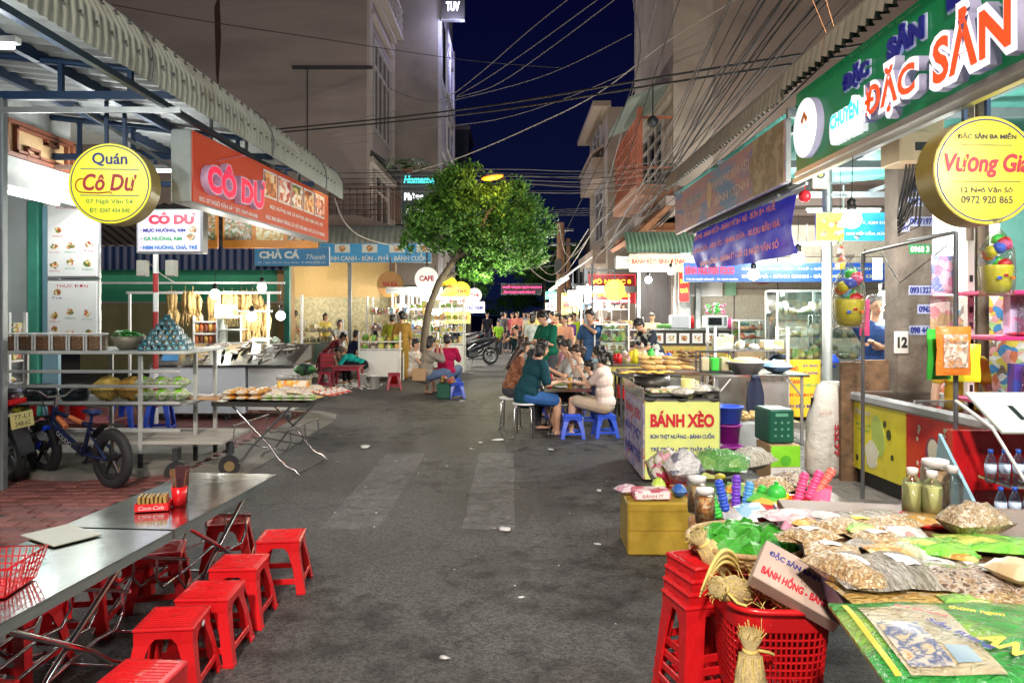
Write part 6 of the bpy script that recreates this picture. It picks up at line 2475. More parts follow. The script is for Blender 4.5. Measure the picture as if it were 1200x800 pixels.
# steel pole holding the awning, with fan bracket
t=thing("steel_pole","round grey steel pole holding the awning left of the concrete pole","pole",(3.92,9.2,0))
m=MB()
m.cyl((0,0,0),(0,0,3.75),.06,n=14)
put("shaft",m,mat("galvanised_steel",(.30,.33,.32),.4,metal=.5),t)
m=MB()
m.box((.1,-.05,3.2),(.3,.04,.03))
m.box((.1,-.05,3.05),(.26,.03,.03))
m.cyl((.12,-.12,2.6),(.3,-.2,2.5),.03,n=8)
put("bracket",m,grey_steel,t)
m=MB()
m.ball((0,0,0),.07,10)
m.tube([(0,0,.06),(.03,.02,.3)],.006,4)
solo("red_lantern",m,mat("red_gloss",(.6,.02,.03),.2),"small red ball ornament hanging at the end of the purple banner","ornament",W(943,230,8.3))
t=thing("hanging_card","cream card with a printed emblem hanging under the green sign","card",(W(961,208,7.9)))
m=MB()
m.box((0,0,0),(.17,.02,.24),ch=.03)
put("card",m,mat("cream_card",(.6,.55,.35),.5),t)
m=MB()
m.cyl((0,-.014,.03),(0,-.011,.03),.05,n=14)
m.cyl((0,-.018,.03),(0,-.015,.03),.022,n=12,mi=1)
put("emblem",m,[ink_black,yellowp],t)
# concrete pole
CP=thing("concrete_pole","square concrete utility pole covered with blue phone number stickers","pole",(3.64,6.8,0))
m=MB()
m.prism([(-.155,-.12),(.155,-.12),(.155,.12),(-.155,.12)],.05,3.85,'z')
put("shaft",m,mat("rough_concrete",(.19,.165,.14),.9,var=.25,vs=4,bump=.5,bs=20,dirt=((.11,.09,.07),3,.55)),CP)
num_bg=mat("sticker_white_blue",(.45,.5,.72),.5,rnd=0)
for (z,s,w,x,c) in ((2.72,"khoan",.13,.03,0),(2.60,"0972",.12,.0,0),(2.42,"0977197",.2,.05,0),(2.17,"0968 3",.17,.04,1),(1.80,"0931327",.2,.05,0),(1.63,"0962",.12,.09,0),(1.44,"098 444",.19,.05,0),(2.37,"CẮT",.08,-.1,0)):
 m=MB()
 m.box((x,-.1225,z),(w+.02,.004,.085))
 st=put("sticker",m,ink_green if c else num_bg,CP)
 lettering(s,ink_blue if not c else ink_white,CP,x,z,w,.06,-.126,bold=.05)
m=MB()
m.box((-.13,-.128,1.33),(.13,.006,.2),ch=.003)
put("number_plate",m,white,CP)
lettering("12",ink_black,CP,-.12,1.33,.09,.10,-.132,bold=.05)
m=MB()
m.box((-.15,-.30,3.02),(.34,.34,.26),ch=.01)
m.box((.0,-.22,3.30),(.24,.3,.32),ch=.01)
m.box((-.14,-.475,3.02),(.10,.01,.07),1)
put("meter_box",m,[mat("tan_meter_box",(.42,.32,.2),.6),dark],CP)
for i in range(6):
 m=MB()
 x=-.2+.03*i
 m.tube([(x,-.35,2.9),(x -.03,-.33,2.6 -.05*i),(x -.05 -.03*i,-.3,2.42 -.03*i),(x -.02,-.28,2.6),(x+.08,-.2,2.88)],.009,5)
 put("cable_loop",m,dark,CP)
# brown boards and white sack
wood2=mat("cork_brown_board",(.17,.10,.055),.8,var=.4,vs=14,bump=.3,dirt=((.08,.05,.03),5,.5))
t=thing("board_stand","worn brown plywood stall partition with upright board and wide top board","partition",(3.2,6.75,0))
m=MB()
m.box((-.10,0,.60),(.21,.05,1.10),ch=.004)
put("upright_board",m,wood2,t)
m=MB()
m.box((.36,.12,.98),(.74,.05,.36),ch=.004)
put("wide_board",m,wood2,t)
t=thing("rice_sack","tall white woven sack printed with red numbers leaning on the brown board","sack",(2.93,6.95,.052))
m=MB()
secs=[(0,.13,.1),(.08,.175,.14),(.3,.18,.15),(.55,.175,.14),(.75,.15,.11),(.86,.13,.07),(.90,.09,.04)]
vs,fs=[],[]
N=20
for j,(z,a,b) in enumerate(secs):
 for i in range(N):
  q=2*PI*i/N
  k=1+.06*math.sin(q*5+j*2)
  vs.append((a*k*math.cos(q)+.07*(z/.9)**2,b*k*math.sin(q),z))
for j in range(len(secs) -1):
 for i in range(N):
  fs.append((j*N+i,j*N+(i+1)%N,(j+1)*N+(i+1)%N,(j+1)*N+i))
fs+=[tuple(range(N -1,-1,-1)),tuple(range((len(secs) -1)*N,len(secs)*N))]
m.add(vs,fs,0,True)
put("sack",m,mat("white_woven_plastic",(.62,.61,.56),.6,var=.1,bump=.9,bs=12),t)
o=lettering("667SF",mat("red_stencil",(.45,.03,.05),.6,rnd=0),t,0,0,.28,.07,0,bold=.03)
o.location=(.06,-.168,.38)
o.rotation_euler=(0,-PI/2,0)
o=lettering("GẠO ST",mat("red_stencil",(.45,.03,.05),.6,rnd=0),t,-.05,.62,.12,.035,-.16)
m=MB()
m.tube([(-.1,0,0),(-.12,0,.3),(-.11,0,.75)],.014,6)
put("strap",m,dark,t)
# ice cream freezer
FZ=thing("ice_cream_freezer","chest freezer with yellow and red ice cream panels and glass sliding top","freezer",(3.16,5.86,0),0)
Lf=1.85
FZ.rotation_euler=(0,0,-PI/2+.06)      # local x runs towards the viewer, face towards the street
m=MB()
m.box((0,.36,.14),(Lf -.06,.66,.14))
put("base_grille",m,dark,FZ)
m=MB()
m.box((0,.36,.50),(Lf,.70,.60),ch=.02)
put("cabinet",m,redp,FZ)
m=MB()
m.box((-.50,.005,.50),(.86,.012,.60))
put("yellow_panel",m,mat("ice_cream_yellow",(.70,.62,.04),.3,emit=(.7,.62,.04),es=.04,rnd=0),FZ)  # both front panels carry a slight glow in their colour, to look brighter
m=MB()
m.box((.42,.005,.50),(.96,.012,.60))
put("red_panel",m,mat("ice_cream_red",(.62,.015,.02),.25,emit=(.62,.015,.02),es=.05,rnd=0),FZ)
m=MB()
rim=[(-Lf/2,0),(Lf/2,0)]
for (y0) in (.0,.72):
 m.box((0,y0,.84),(Lf+.03,.07,.085),ch=.02)
for s in (-1,1):
 m.box((s*Lf/2,.36,.84),(.07,.66,.08),ch=.02)
put("rim",m,mat("grey_plastic_rim",(.34,.36,.38),.4),FZ)
for (x0,x1,z) in ((-Lf/2+.04,.05,.875),(-.02,Lf/2 -.04,.892)):
 m=MB()
 m.box(((x0+x1)/2,.36,z),(x1 -x0,.62,.008))
 g_=put("glass_lid",m,glass,FZ)
 m=MB()
 m.box((x0,.36,z),(.025,.64,.02))
 m.box((x1,.36,z),(.025,.64,.02))
 put("lid_frame",m,alu,g_)
m=MB()
for i in range(26):
 m.box((random.uniform(-.8,.8),random.uniform(.12,.6),.76+random.uniform(-.02,.03)),(.16,.05,.03),R=Matrix.Rotation(random.uniform(-1,1),3,'Z'),ch=.008)
put("ice_creams",m,pk_tan,FZ,kind="stuff")
cream_p=mat("print_cream",(.75,.74,.6),.4,rnd=0)
m=MB()      # printed melon shapes on the yellow panel
m.prism([(-.46+.09*math.cos(a) -.05*math.sin(a),.55+.17*math.sin(a)+.03*math.cos(a)) for a in [k*PI/10 for k in range(20)]],-.008,-.003,'y')
put("melon_print",m,mat("melon_green",(.45,.60,.12),.4,rnd=0),FZ)
m=MB()
m.prism([(-.56+.10*math.cos(a)*(1+.2*math.sin(5*a)),.37+.12*math.sin(a)) for a in [k*PI/10 for k in range(20)]],-.009,-.003,'y')
put("milk_print",m,cream_p,FZ)
for (x,z,r) in ((-.36,.66,.02),(-.3,.58,.03),(-.72,.46,.02),(-.25,.4,.016),(-.8,.3,.018)):
 m=MB()
 m.prism([(x+r*math.cos(a),z+r*1.5*math.sin(a)) for a in [k*PI/6 for k in range(12)]],-.0095,-.003,'y')
 put("seed_print",m,mat("seed_black",(.05,.06,.02),.5,rnd=0),FZ)
lettering("Merino",cream_p,FZ,-.72,.72,.26,.06,-.004,shear=.3,bold=.03)
lettering("kem dưa lưới",ink_green,FZ,-.7,.61,.24,.035,-.004)
lettering("mát lạnh",ink_green,FZ,-.7,.56,.2,.03,-.004)
for (x,c,cone) in ((.28,mat("coconut_purple",(.22,.05,.1),.5,rnd=0),1),(.62,mat("lime_scoop",(.4,.55,.1),.5,rnd=0),1)):
 m=MB()
 m.prism([(x+.085*math.cos(a),.54+.12*math.sin(a)) for a in [k*PI/10 for k in range(20)]],-.008,-.003,'y')
 put("scoop_print",m,c,FZ)
 m=MB()
 m.prism([(x+.06*math.cos(a)+.01,.56+.085*math.sin(a)) for a in [k*PI/10 for k in range(20)]],-.011,-.004,'y')
 put("filling_print",m,cream_p,FZ)
 m=MB()
 m.prism([(x -.06,.45),(x+.07,.45),(x+.02,.22),(x -.01,.22)],-.0095,-.003,'y')
 put("cone_print",m,mat("cone_brown",(.38,.2,.08),.5,rnd=0),FZ)
m=MB()
for i in range(22):
 a=random.choice((.12,.45,.78))+random.uniform(-.03,.03)
 z=random.uniform(.3,.76)
 m.prism([(a+.012*math.cos(q),z+.02*math.sin(q)) for q in [k*PI/3 for k in range(6)]],-.0075,-.003,'y')
put("milk_drops",m,cream_p,FZ,kind="stuff")
lettering("vui",cream_p,FZ,.46,.74,.1,.04,-.004,bold=.04)
lettering("cà phê",cream_p,FZ,.46,.69,.14,.04,-.004,bold=.04)
# hanging frame of tubes with bags of toys
HF=thing("hanging_rack","thin grey tube frame standing by the freezer to hang toys and bags","frame",(2.9,5.6,0))
fa,fb_,fc=W(1011,297,6.1),W(1120,272,4.95),W(1120,300,4.95)
for (a,b,r) in ((Vector((fa.x,fa.y,.05)),fa,.016),(Vector((fb_.x,fb_.y,.05)),fb_,.016),(fa,fb_,.013)):
 m=MB()
 m.cyl(a,b,r,n=8)
 pw("tube",m,mat("dark_grey_tube",(.17,.18,.19),.35,metal=.6),HF)
m=MB()
m.cyl(fb_,fb_+Vector((-.02,.55,0)),.012,n=8)
m.tube([fa+Vector((.1,-.1,0)),fa+Vector((.2,-.2,-.25)),fa+Vector((.4,-.5,.02))],.006,5)
pw("hook_bar",m,grey_steel,HF)
def toy_ball_bag(label,p,s=1.):
 t=thing("toy_bag",label,"toy",p)
 m=MB()
 m.lathe([(.001,-.26),(.08,-.25),(.10,-.2),(.115,-.06),(.11,-.04)],n=16)
 put("yellow_bucket",m,yellowp,t)
 r=random.Random(int(p[0]*100))
 cs=[redp,bluep,orangep,greenp,pinkp,yellowp,lblue]
 for i in range(9):
  m=MB()
  a=i*.9
  m.ball((.06*math.cos(a),.05*math.sin(a),-.03+.024*i),(.055,.05,.045),8,jit=.12)
  put("toy_piece",m,cs[(i*3)%7],t)
 m=MB()
 m.lathe([(.118,-.27),(.13,-.1),(.12,.08),(.06,.2),(.01,.27),(.05,.32)],n=16)
 put("wrap",m,film,t)
 m=MB()
 for i in range(3):
  m.box((-.05+.05*i,-.112,-.14+.02*(i%2)),(.03,.008,.02),i)
 put("sticker",m,[bluep,redp,orangep],t)
 t.scale=(s,s,s)
 return t
toy_ball_bag("clear bag with yellow bucket and coloured toy pieces hanging from the left frame tube",W(995,345,6.0),1.0)
toy_ball_bag("large clear toy bag with yellow bucket hanging above the pink shelf",W(1168,305,4.7),.82)
def flat_pack(label,p,w,h,m_,rz=0.,rim=None,cat="packet",d=.03,window=None,name="hanging_pack"):
 t=thing(name,label,cat,p,rz)
 m=MB()
 m.sheet(lambda u,v:((u -.5)*w*(1+.03*math.sin(v*9)),-d/2*(math.sin(PI*u)*math.sin(PI*v))**.5 -.004,(v -.5)*h),10,10)
 s2=MB()
 s2.sheet(lambda u,v:((u -.5)*w*(1+.03*math.sin(v*9)),d/2*(math.sin(PI*u)*math.sin(PI*v))**.5,(v -.5)*h),10,10)
 m.add(s2.v,[f[::-1] for f in s2.f],0,True)
 put("pack",m,m_,t)
 if window:
  m=MB()
  m.sheet(lambda u,v:((u -.5)*w*.72,-d/2*(math.sin(PI*(.14+u*.72))*math.sin(PI*(.14+v*.72)))**.5 -.010,(v -.5)*h*.68),8,8)
  put("window_print",m,window,t)
 return t
flat_pack("orange bordered pack of shredded dried snack hanging from the front tube",W(1117,411,4.85),.24,.32,mat("orange_pack_film",(.80,.22,.03),.25,bump=.4),.1,d=.06,window=photo("shredded_snack",[(.5,.38,.28),(.7,.6,.5),(.4,.25,.18),(.65,.3,.15)],40,.25,crumple=.6))
lettering("KHÔ GÀ",ink_orange,bpy.data.objects["hanging_pack"],0,.08,.14,.035,-.062,bold=.03)
flat_pack("lime green pack hanging behind the orange bordered pack",W(1100,415,5.0),.2,.34,greenp,.3,d=.05)
flat_pack("yellow pack at the back of the hanging bunch",W(1130,425,5.1),.2,.26,yellowp,-.2,d=.04)
flat_pack("pink and blue toy pack on a dark card hanging from the frame corner",W(1105,322,5.0),.17,.26,photo("pink_blue_toy_print",[(.75,.3,.5),(.3,.35,.7),(.75,.6,.8),(.8,.5,.65)],18,.25,crumple=.5),.1,cat="toy")
flat_pack("tall narrow pink snack pack hanging below the toy pack",W(1103,372,5.1),.15,.30,photo("pink_tan_print",[(.7,.3,.35),(.6,.4,.25),(.75,.6,.6)],14,.25,crumple=.5),-.1)
flat_pack("hot pink bag edge hanging behind the yellow bucket toy",W(1013,372,6.1),.08,.3,pinkp,0)
flat_pack("small white tag hanging under the blue banner beside the pole",W(1028,315,7.5),.1,.22,white,0)
# pink toy shelf
PS=thing("toy_shelf","toy display rack at the right edge with hot pink shelves and boxed toys","shelf",(3.9,5.3,0))
hot=mat("hot_pink_shelf",(.62,.04,.18),.4)
m=MB()
for x in (3.52,4.5):
 m.box((x,5.7,1.1),(.05,.05,2.1))
for i in range(14):
 m.box((3.52,5.67,.3+i*.12),(.02,.01,.05),1)
pw("upright",m,[offwhite,dark],PS)
for z in (W(0,343,5.3).z,W(0,396,5.3).z,.95):
 m=MB()
 m.box((3.98,5.42,z),(1.2,.5,.03),ch=.006)
 pw("shelf",m,hot,PS)
def boxed_toy(label,x,y,z,w,h,m_,figs,back=None):
 t=thing("boxed_toy",label,"toy",(x,y,z))
 m=MB()
 m.box((0,.05,h/2),(w,.08,h),ch=.003)
 put("box",m,m_,t)
 for (fx,c,sc) in figs:
  m=MB()
  s=sc
  m.ball((fx,-.02,h*.72*s+.03),(.022*s,.02,.028*s),8)
  m.ball((fx,-.02,h*.48*s+.02),(.035*s,.022,.06*s),8)
  for q in (-1,1):
   m.tube([(fx+q*.035*s,-.02,h*.58*s),(fx+q*.065*s,-.025,h*.35*s)],.012*s,6)
   m.tube([(fx+q*.015*s,-.02,h*.34*s),(fx+q*.028*s,-.02,.02)],.015*s,6)
  put("toy_figure",m,c,t)
 m=MB()
 m.box((0,-.055,h/2),(w -.01,.003,h -.01))
 put("window_film",m,film,t)
 return t
zs=[W(0,396,5.3).z+.016,.966]
boxed_toy("pink boxed doll in a purple gown on the middle pink shelf",3.78,5.35,zs[0],.34,.29,photo("pink_doll_box",[(.75,.25,.5),(.8,.5,.7),(.6,.5,.75)],8,.3),[(.06,violetp,1.05)])
boxed_toy("second pink boxed doll at the right edge of the middle shelf",4.15,5.35,zs[0],.34,.29,photo("pink_doll_box",[(.75,.25,.5)],8),[(0,pinkp,1)])
boxed_toy("blue window box with red and green toy figures on the lower shelf",3.83,5.35,zs[1],.38,.26,photo("blue_toy_box",[(.03,.04,.25),(.05,.08,.4),(.1,.05,.3)],8,.3),[(-.07,redp,.95),(.07,dgreenp,1.05)])
boxed_toy("purple window box of toys at the right edge of the lower shelf",4.22,5.35,zs[1],.36,.26,photo("blue_toy_box",[(.03,.04,.25)],8),[(-.05,bluep,.9),(.06,violetp,.9)])
packet("pale blue wrapped toy pack on the lower shelf above the blue box","packet",(3.95,5.4,zs[1]+.27),0,.3,.1,.1,lblue,0)
packet("dark and red flat packets lying along the front of the middle pink shelf","packet",(3.62,5.25,zs[0]),0,.22,.1,.03,photo("dark_red_print",[(.05,.04,.05),(.5,.03,.05),(.4,.4,.4)],20,.3),0)
packet("red flat packet at the right of the dark packets on the pink shelf","packet",(3.86,5.22,zs[0]),0,.22,.1,.03,pk_red,0)
boxed_toy("coloured toy box on the top pink shelf under the hanging toy bag",4.0,5.4,W(0,343,5.3).z+.016,.4,.2,goods_bright,[(0,redp,.8)])
t=thing("rusty_pipe_post","rusty brown pipe post behind the toys at the right","post",(4.03,6.35,0))
for x_,r_ in ((0,.055),(-.1,.03)):
 put("pipe",MB().cyl((x_,0,.05),(x_,0,3.5),r_,n=12),mat("rusty_pipe",(.13,.10,.07),.7,var=.4),t)
m=MB()
m.box((4.55,7.6,2.0),(.9,.04,1.75))
solo("white_side_panel",m,mat("white_panel_dim",(.62,.62,.58),.6),"tall white panel behind the round Vương Gia sign","panel")
m=MB()
m.box((5.9,8.2,2.3),(1.6,.05,2.6))
m.box((5.3,7.6,.9),(1.6,.8,1.7),1)
solo("dim_back_shelving",m,[mat("teal_wall_dim",(.12,.3,.26),.7),goods_bright],"dim shelving of goods behind the toy rack at the right","shelving")
# water bottle rack with slotted white lid
BR=thing("bottle_cooler","red cooler with slotted pale lid and angled pale blue side panel by the toy rack","cooler",(3.2,4.35,0))
x0=2.78
m=MB()
m.box((x0+.85,4.78,.42),(1.6,.06,.84))
m.box((x0+.85,4.4,.1),(1.6,.7,.12))
pw("red_back",m,redp,BR)
m=MB()
R_=Matrix.Rotation(.38,3,'X')
cl=(x0+.86,4.45,1.0)
m.box(cl,(1.62,.40,.02),R=Matrix.Rotation(-.0,3,'X')@Matrix.Rotation(.5,3,'X'),ch=.004)
lid=pw("slotted_lid",m,mat("pale_green_white_lid",(.58,.64,.58),.4),BR)
m=MB()
for (dx,dy) in ((-.62,-.02),(-.36,.07),(-.30,-.08),(-.05,.07),(.1,-.06)):
 v=Matrix.Rotation(.5,3,'X')@Vector((dx,dy,.011))
 m.box(Vector(cl)+v,((.03 if dx==-.62 else .11),(.14 if dx==-.62 else .03),.004),R=Matrix.Rotation(.5,3,'X'))
pw("slot",m,dark,BR)
m=MB()
m.tube([(x0+.0,4.28,.93),(x0+.16,4.0,.42)],.010,6)
m.tube([(x0 -.02,4.6,1.05),(x0,4.28,.93)],.012,6)
pw("edge_bar",m,white,BR)
m=MB()
m.prism([(4.65,.84),(4.15,.35),(4.15,.2),(4.75,.2)],x0 -.10,x0 -.08,'x')
pw("side_panel",m,mat("pale_blue_panel",(.25,.42,.50),.4),BR)
for k,(z,y) in enumerate(((.60,4.42),(.40,4.34),(.20,4.26))):
 m=MB()
 m.box((x0+.85,y,z -.01),(1.5,.3,.015))
 pw("shelf",m,steel,BR)
m=MB()
m.box((x0+.74,4.08,.43),(1.2,.02,.11),ch=.003)
pw("price_strip",m,mat("pale_strip",(.6,.68,.62),.4),BR)
o=lettering("TH true water",ink_black,BR,0,0,.34,.04,0)
o.location=(x0+.42 -BR.location.x,4.066 -BR.location.y,.43)
cap_b=mat("blue_cap",(.02,.10,.55),.35)
wat=clear("bottle_plastic",(.82,.90,.98),.16,.05)
bt=MB()
bt.lathe([(.001,0),(.028,0),(.031,.02),(.029,.06),(.031,.10),(.030,.13),(.012,.17),(.012,.178)],n=12)
b_me=bt.mesh("body",[wat])
bt=MB()
bt.lathe([(.014,.172),(.014,.195),(.001,.195)],n=12)
c_me=bt.mesh("cap",[cap_b])
bt=MB()
bt.lathe([(.0318,.055),(.0318,.11)],n=12)
l_me=bt.mesh("label",[mat("bottle_label",(.55,.65,.8),.4)])
l2_me=bt.mesh("label",[mat("bottle_label_pink",(.7,.15,.3),.4)])
ordn=["first","second","third","fourth","fifth","sixth","seventh"]
for k,(z,y,nm) in enumerate(((.60,4.36,"top"),(.40,4.27,"middle"),(.20,4.18,"bottom"))):
 for i in range(7):
  t=thing("water_bottle","water bottle with blue cap, %s from the left on the cooler's %s shelf"%(ordn[i],nm),"bottle",(x0+.04+.082*i,y,z),random.uniform(0,3),"blue-capped water bottles in the cooler")
  put("body",b_me,None,t)
  put("cap",c_me,None,t)
  put("label",l2_me if (i==3 and k==1) else l_me,None,t)
# snack table, bottom right
ZS=.72
ST=thing("snack_table","low display table at the bottom right covered with packets of snacks","table",(1.95,2.38,0),-.17)
m=MB()
m.box((0,0,ZS -.02),(1.75,2.0,.03),ch=.006)
put("table_top",m,wood,ST)
for sx in (-1,1):
 for sy in (-1,1):
  m=MB()
  m.cyl((sx*.78,sy*.85,0),(sx*.78,sy*.85,ZS -.03),.018,n=8)
  put("leg",m,grey_steel,ST)
m=MB()
m.box((-.885,.0,ZS -.06),(.01,2.0,.07))
m.box((0,-.0 -1.005,ZS -.06),(1.75,.01,.07))
put("apron",m,mat("striped_edge",(.28,.2,.3),.4,var=.4,vs=20),ST)
nut=photo("nut_pack_print",[(.56,.34,.13),(.70,.50,.24),(.30,.15,.05),(.78,.66,.42)],60,.25,crumple=.9,kind="noise")
noodle=photo("clear_noodle_print",[(.50,.46,.36),(.78,.76,.70),(.30,.26,.18),(.66,.62,.52)],16,.16,crumple=1.0,kind='noise',stretch=(4,.7,1))
goldp=photo("gold_cracker_print",[(.62,.40,.10),(.72,.52,.18),(.5,.28,.06),(.75,.62,.35)],14,.2,crumple=.6,kind='noise')
seed_p=photo("brown_seed_print",[(.34,.20,.11),(.5,.36,.22),(.66,.6,.52),(.16,.09,.05)],55,.14,crumple=1.0,kind="noise")
greenbag=photo("green_bag_print",[(.16,.60,.05),(.30,.72,.08),(.10,.48,.05),(.7,.75,.15)],5,.2,crumple=.7,kind='noise')
wrap_me={}
def wrapped(label,px,py,z,rz,w,d,h,m_,seed,cat="packet",tilt=(0,0),name="snack_packet",tagc=None,filmed=False,dz=0.):
 """a soft pack with its clear film and paper tag, as a thing with parts"""
 x,y=at(px,py,z+h)
 t=thing(name,label,cat,(x,y,z+dz))
 t.rotation_euler=(tilt[0],tilt[1],rz)
 k=(round(w,3),round(d,3),round(h,3),m_.name,seed%4)
 if k not in PK:
  PK[k]=pillow_mesh(w,d,h,m_,seed%4)
 put("pack",PK[k],None,t)
 if filmed:
  k2=(round(w,3),round(d,3),round(h,3),"film",seed%4)
  if k2 not in PK:
   PK[k2]=pillow_mesh(w*1.05,d*1.05,h*1.10,film,seed%4)
  put("clear_wrap",PK[k2],None,t,(0,0,.003))
 if tagc:
  m=MB()
  m.sheet(lambda u,v:((u -.5)*w*.42,(v -.4)*d*.36,h*1.04 -.3*h*((u -.5)**2+(v -.5)**2)+.004*math.sin(u*3+v*2)),4,4)
  put("paper_tag",m,tagc,t)
 return t
wrapped("pale pink folded pack at the far left corner of the snack table",925,598,ZS,.2,.26,.16,.035,photo("pale_pink_print",[(.72,.55,.58),(.7,.45,.5),(.75,.7,.68)],8,.2,crumple=.5),0)
for i,(px,py,lb) in enumerate(((950,618,"nut snack bag, leftmost of the back row on the snack table"),(985,608,"nut snack bag behind, second from left in the back row"),(975,636,"nut snack bag with white tag in the second row"),(1010,606,"nut snack bag with a yellow sticker, third in the back row"),(1030,622,"round flat nut bag in the middle of the snack table"),(1048,604,"glossy snack bag beside the juice bottles"))):
 wrapped(lb,px,py,ZS,random.uniform(-.5,.5),.19,.16,.055,nut,i,tagc=[white,None,white,ink_yellow,white,None][i])
for i,(px,py) in enumerate(((1000,600),(1032,598))):
 wrapped("silver cellophane snack bag at the far edge of the table, %s"%["left","right"][i],px,py,ZS,.3*i,.2,.14,.04,noodle,i)
wrapped("long clear pack of flat rice sheets, left one in the middle of the table",1003,655,ZS,-.04,.19,.34,.075,noodle,1,tagc=white)
wrapped("long clear pack of flat rice sheets, right one in the middle of the table",1062,655,ZS,.02,.19,.34,.07,noodle,2,tagc=white)
wrapped("stack of thin packs under the clear rice sheet packs, left edge of the table",990,652,ZS,.3,.14,.30,.09,nut,3)
wrapped("flat golden cracker pack lying left of another near the big green bag",1025,692,ZS,.05,.21,.24,.02,goldp,0)
wrapped("flat golden cracker pack lying right of another near the big green bag",1095,695,ZS,-.08,.22,.24,.022,goldp,1)
wrapped("lime green cake bag right of the clear packs",1095,632,ZS,-.3,.26,.17,.06,greenbag,1)
wrapped("large lime green and gold bag at the right edge behind the grey packs",1170,630,ZS,-.25,.40,.20,.05,greenbag,2)
wrapped("crinkled clear pack of brown seeds in the middle right of the table",1125,668,ZS,.7,.22,.30,.07,seed_p,2,tagc=None)
wrapped("crinkled clear pack of brown seeds at the right edge",1180,668,ZS,.75,.22,.28,.07,seed_p,3,tagc=white)
wrapped("dark glossy pack of dried fruit at the right edge near the green bags",1178,712,ZS,.2,.2,.16,.05,seed_p,1)
wrapped("pack of round pale rice crackers cut off by the right edge",1195,655,ZS+.05,.2,.16,.16,.07,photo("rice_cracker",[(.65,.5,.28),(.72,.6,.38)],10,.3),0)
wrapped("pale snack pouch behind the lime green cake bag",1068,636,ZS,.9,.16,.13,.05,photo("pale_green_pouch",[(.55,.6,.4),(.7,.7,.62),(.35,.5,.2)],12,.2,crumple=.6),0)
rows=[("amber",photo("amber_pack",[(.75,.45,.08),(.8,.6,.2),(.6,.3,.05)],20,.2,crumple=.6)),("white",photo("white_pack",[(.8,.8,.78),(.7,.72,.7),(.6,.35,.3)],12,.2,crumple=.6)),("lime",photo("lime_pack_print",[(.3,.65,.08),(.75,.78,.3),(.2,.5,.08)],12,.2,crumple=.6)),("brown",nut),("silver",noodle)]
wh=["far left","far centre","far right","middle left","middle","middle right","right of the flat rice packs","beside the golden packs","at the near right","on top of the brown seed packs","under the lime cake bag","near the red-rimmed tray","at the right edge","below the puffy slice bag"]
for i,(px,py) in enumerate(((938,606),(968,600),(1008,614),(935,626),(1012,632),(1040,640),(1098,655),(1140,700),(1165,690),(1140,660),(1120,645),(1060,618),(1195,700),(1150,622))):
 nm_,mm_=rows[i%5]
 wrapped("small flat %s snack packet on the snack table, %s"%(nm_,wh[i]),px,py,ZS+.012*(i%3),random.uniform(-.7,.7),random.uniform(.12,.17),random.uniform(.1,.14),.028,mm_,i,tagc=white if i%3==0 else None)
# big printed bag at the very front
BB=thing("printed_bag","big green and cream snack bag with blue Sầu Riêng lettering","bag",(1.27,1.90,ZS+.02))
BB.rotation_euler=(0,-.04,-.14)
m=MB()
bw,bd=.74,.50
def bagf(u,v):
 e=(math.sin(PI*u)*math.sin(PI*v))**.4 if 0<u<1 and 0<v<1 else 0
 return ((u -.5)*bw,(v -.5)*bd,.012+.035*e+.004*math.sin(u*22+v*9)*e)
m.sheet(bagf,30,20,th=.01)
put("bag",m,photo("green_bag_film",[(.03,.30,.05),(.05,.42,.07),(.04,.34,.06),(.30,.55,.08)],3.5,.16,crumple=.9,kind="noise"),BB)
def patch(poly,mm,name,dz=.004,wd=None):
 m=MB()
 nn=14
 xs=[p[0] for p in poly]
 ys=[p[1] for p in poly]
 (x0_,x1_,y0_,y1_)=(min(xs),max(xs),min(ys),max(ys))
 def f(u,v):
  x_=x0_+(x1_ -x0_)*u
  lo,hi=y0_,y1_
  q=bagf(min(1,max(0,x_/bw+.5)),min(1,max(0,(lo+(hi -lo)*v)/bd+.5)))
  return (x_,lo+(hi -lo)*v,q[2]+dz)
 m.sheet(f,nn,nn)
 return put(name,m,mm,BB)
patch([(-.31,-.22),(-.10,.17)],photo("cream_bag_film",[(.62,.55,.32),(.70,.64,.42),(.58,.50,.30),(.66,.66,.5)],4,.16,crumple=.8,kind="noise"),"cream_window")
patch([(-.30,-.19),(-.20,.04)],photo("wafer_print",[(.55,.25,.08),(.7,.6,.4),(.1,.15,.3),(.65,.6,.5)],22,.2,kind='noise'),"wafer_print",.007)
patch([(-.345,-.22),(-.33,.2)],mat("yellow_band",(.7,.6,.08),.2),"yellow_band")
patch([(-.19,-.18),(-.135,-.10)],mat("pale_blue_round_print",(.35,.5,.6),.25),"pale_print",.007)
for (s,x,y,w,h,c,rz_) in (("Sầu Riêng",-.13,-.05,.19,.036,ink_blue,-1.1),("AN",-.055,-.11,.11,.07,ink_yellow,-1.1),("Bánh dừa nướng",-.17,.09,.13,.02,ink_red,-.6),("thơm ngon",-.03,.09,.13,.032,ink_yellow,-.4)):
 o=lettering(s,c,BB,0,0,w,h,0,bold=.04)
 o.location=(x,y,.058)
 o.rotation_euler=(-PI/2,0,0)
 o.rotation_euler=(Matrix.Rotation(rz_,3,'Z')@Matrix.Rotation(-PI/2,3,'X')).to_euler()
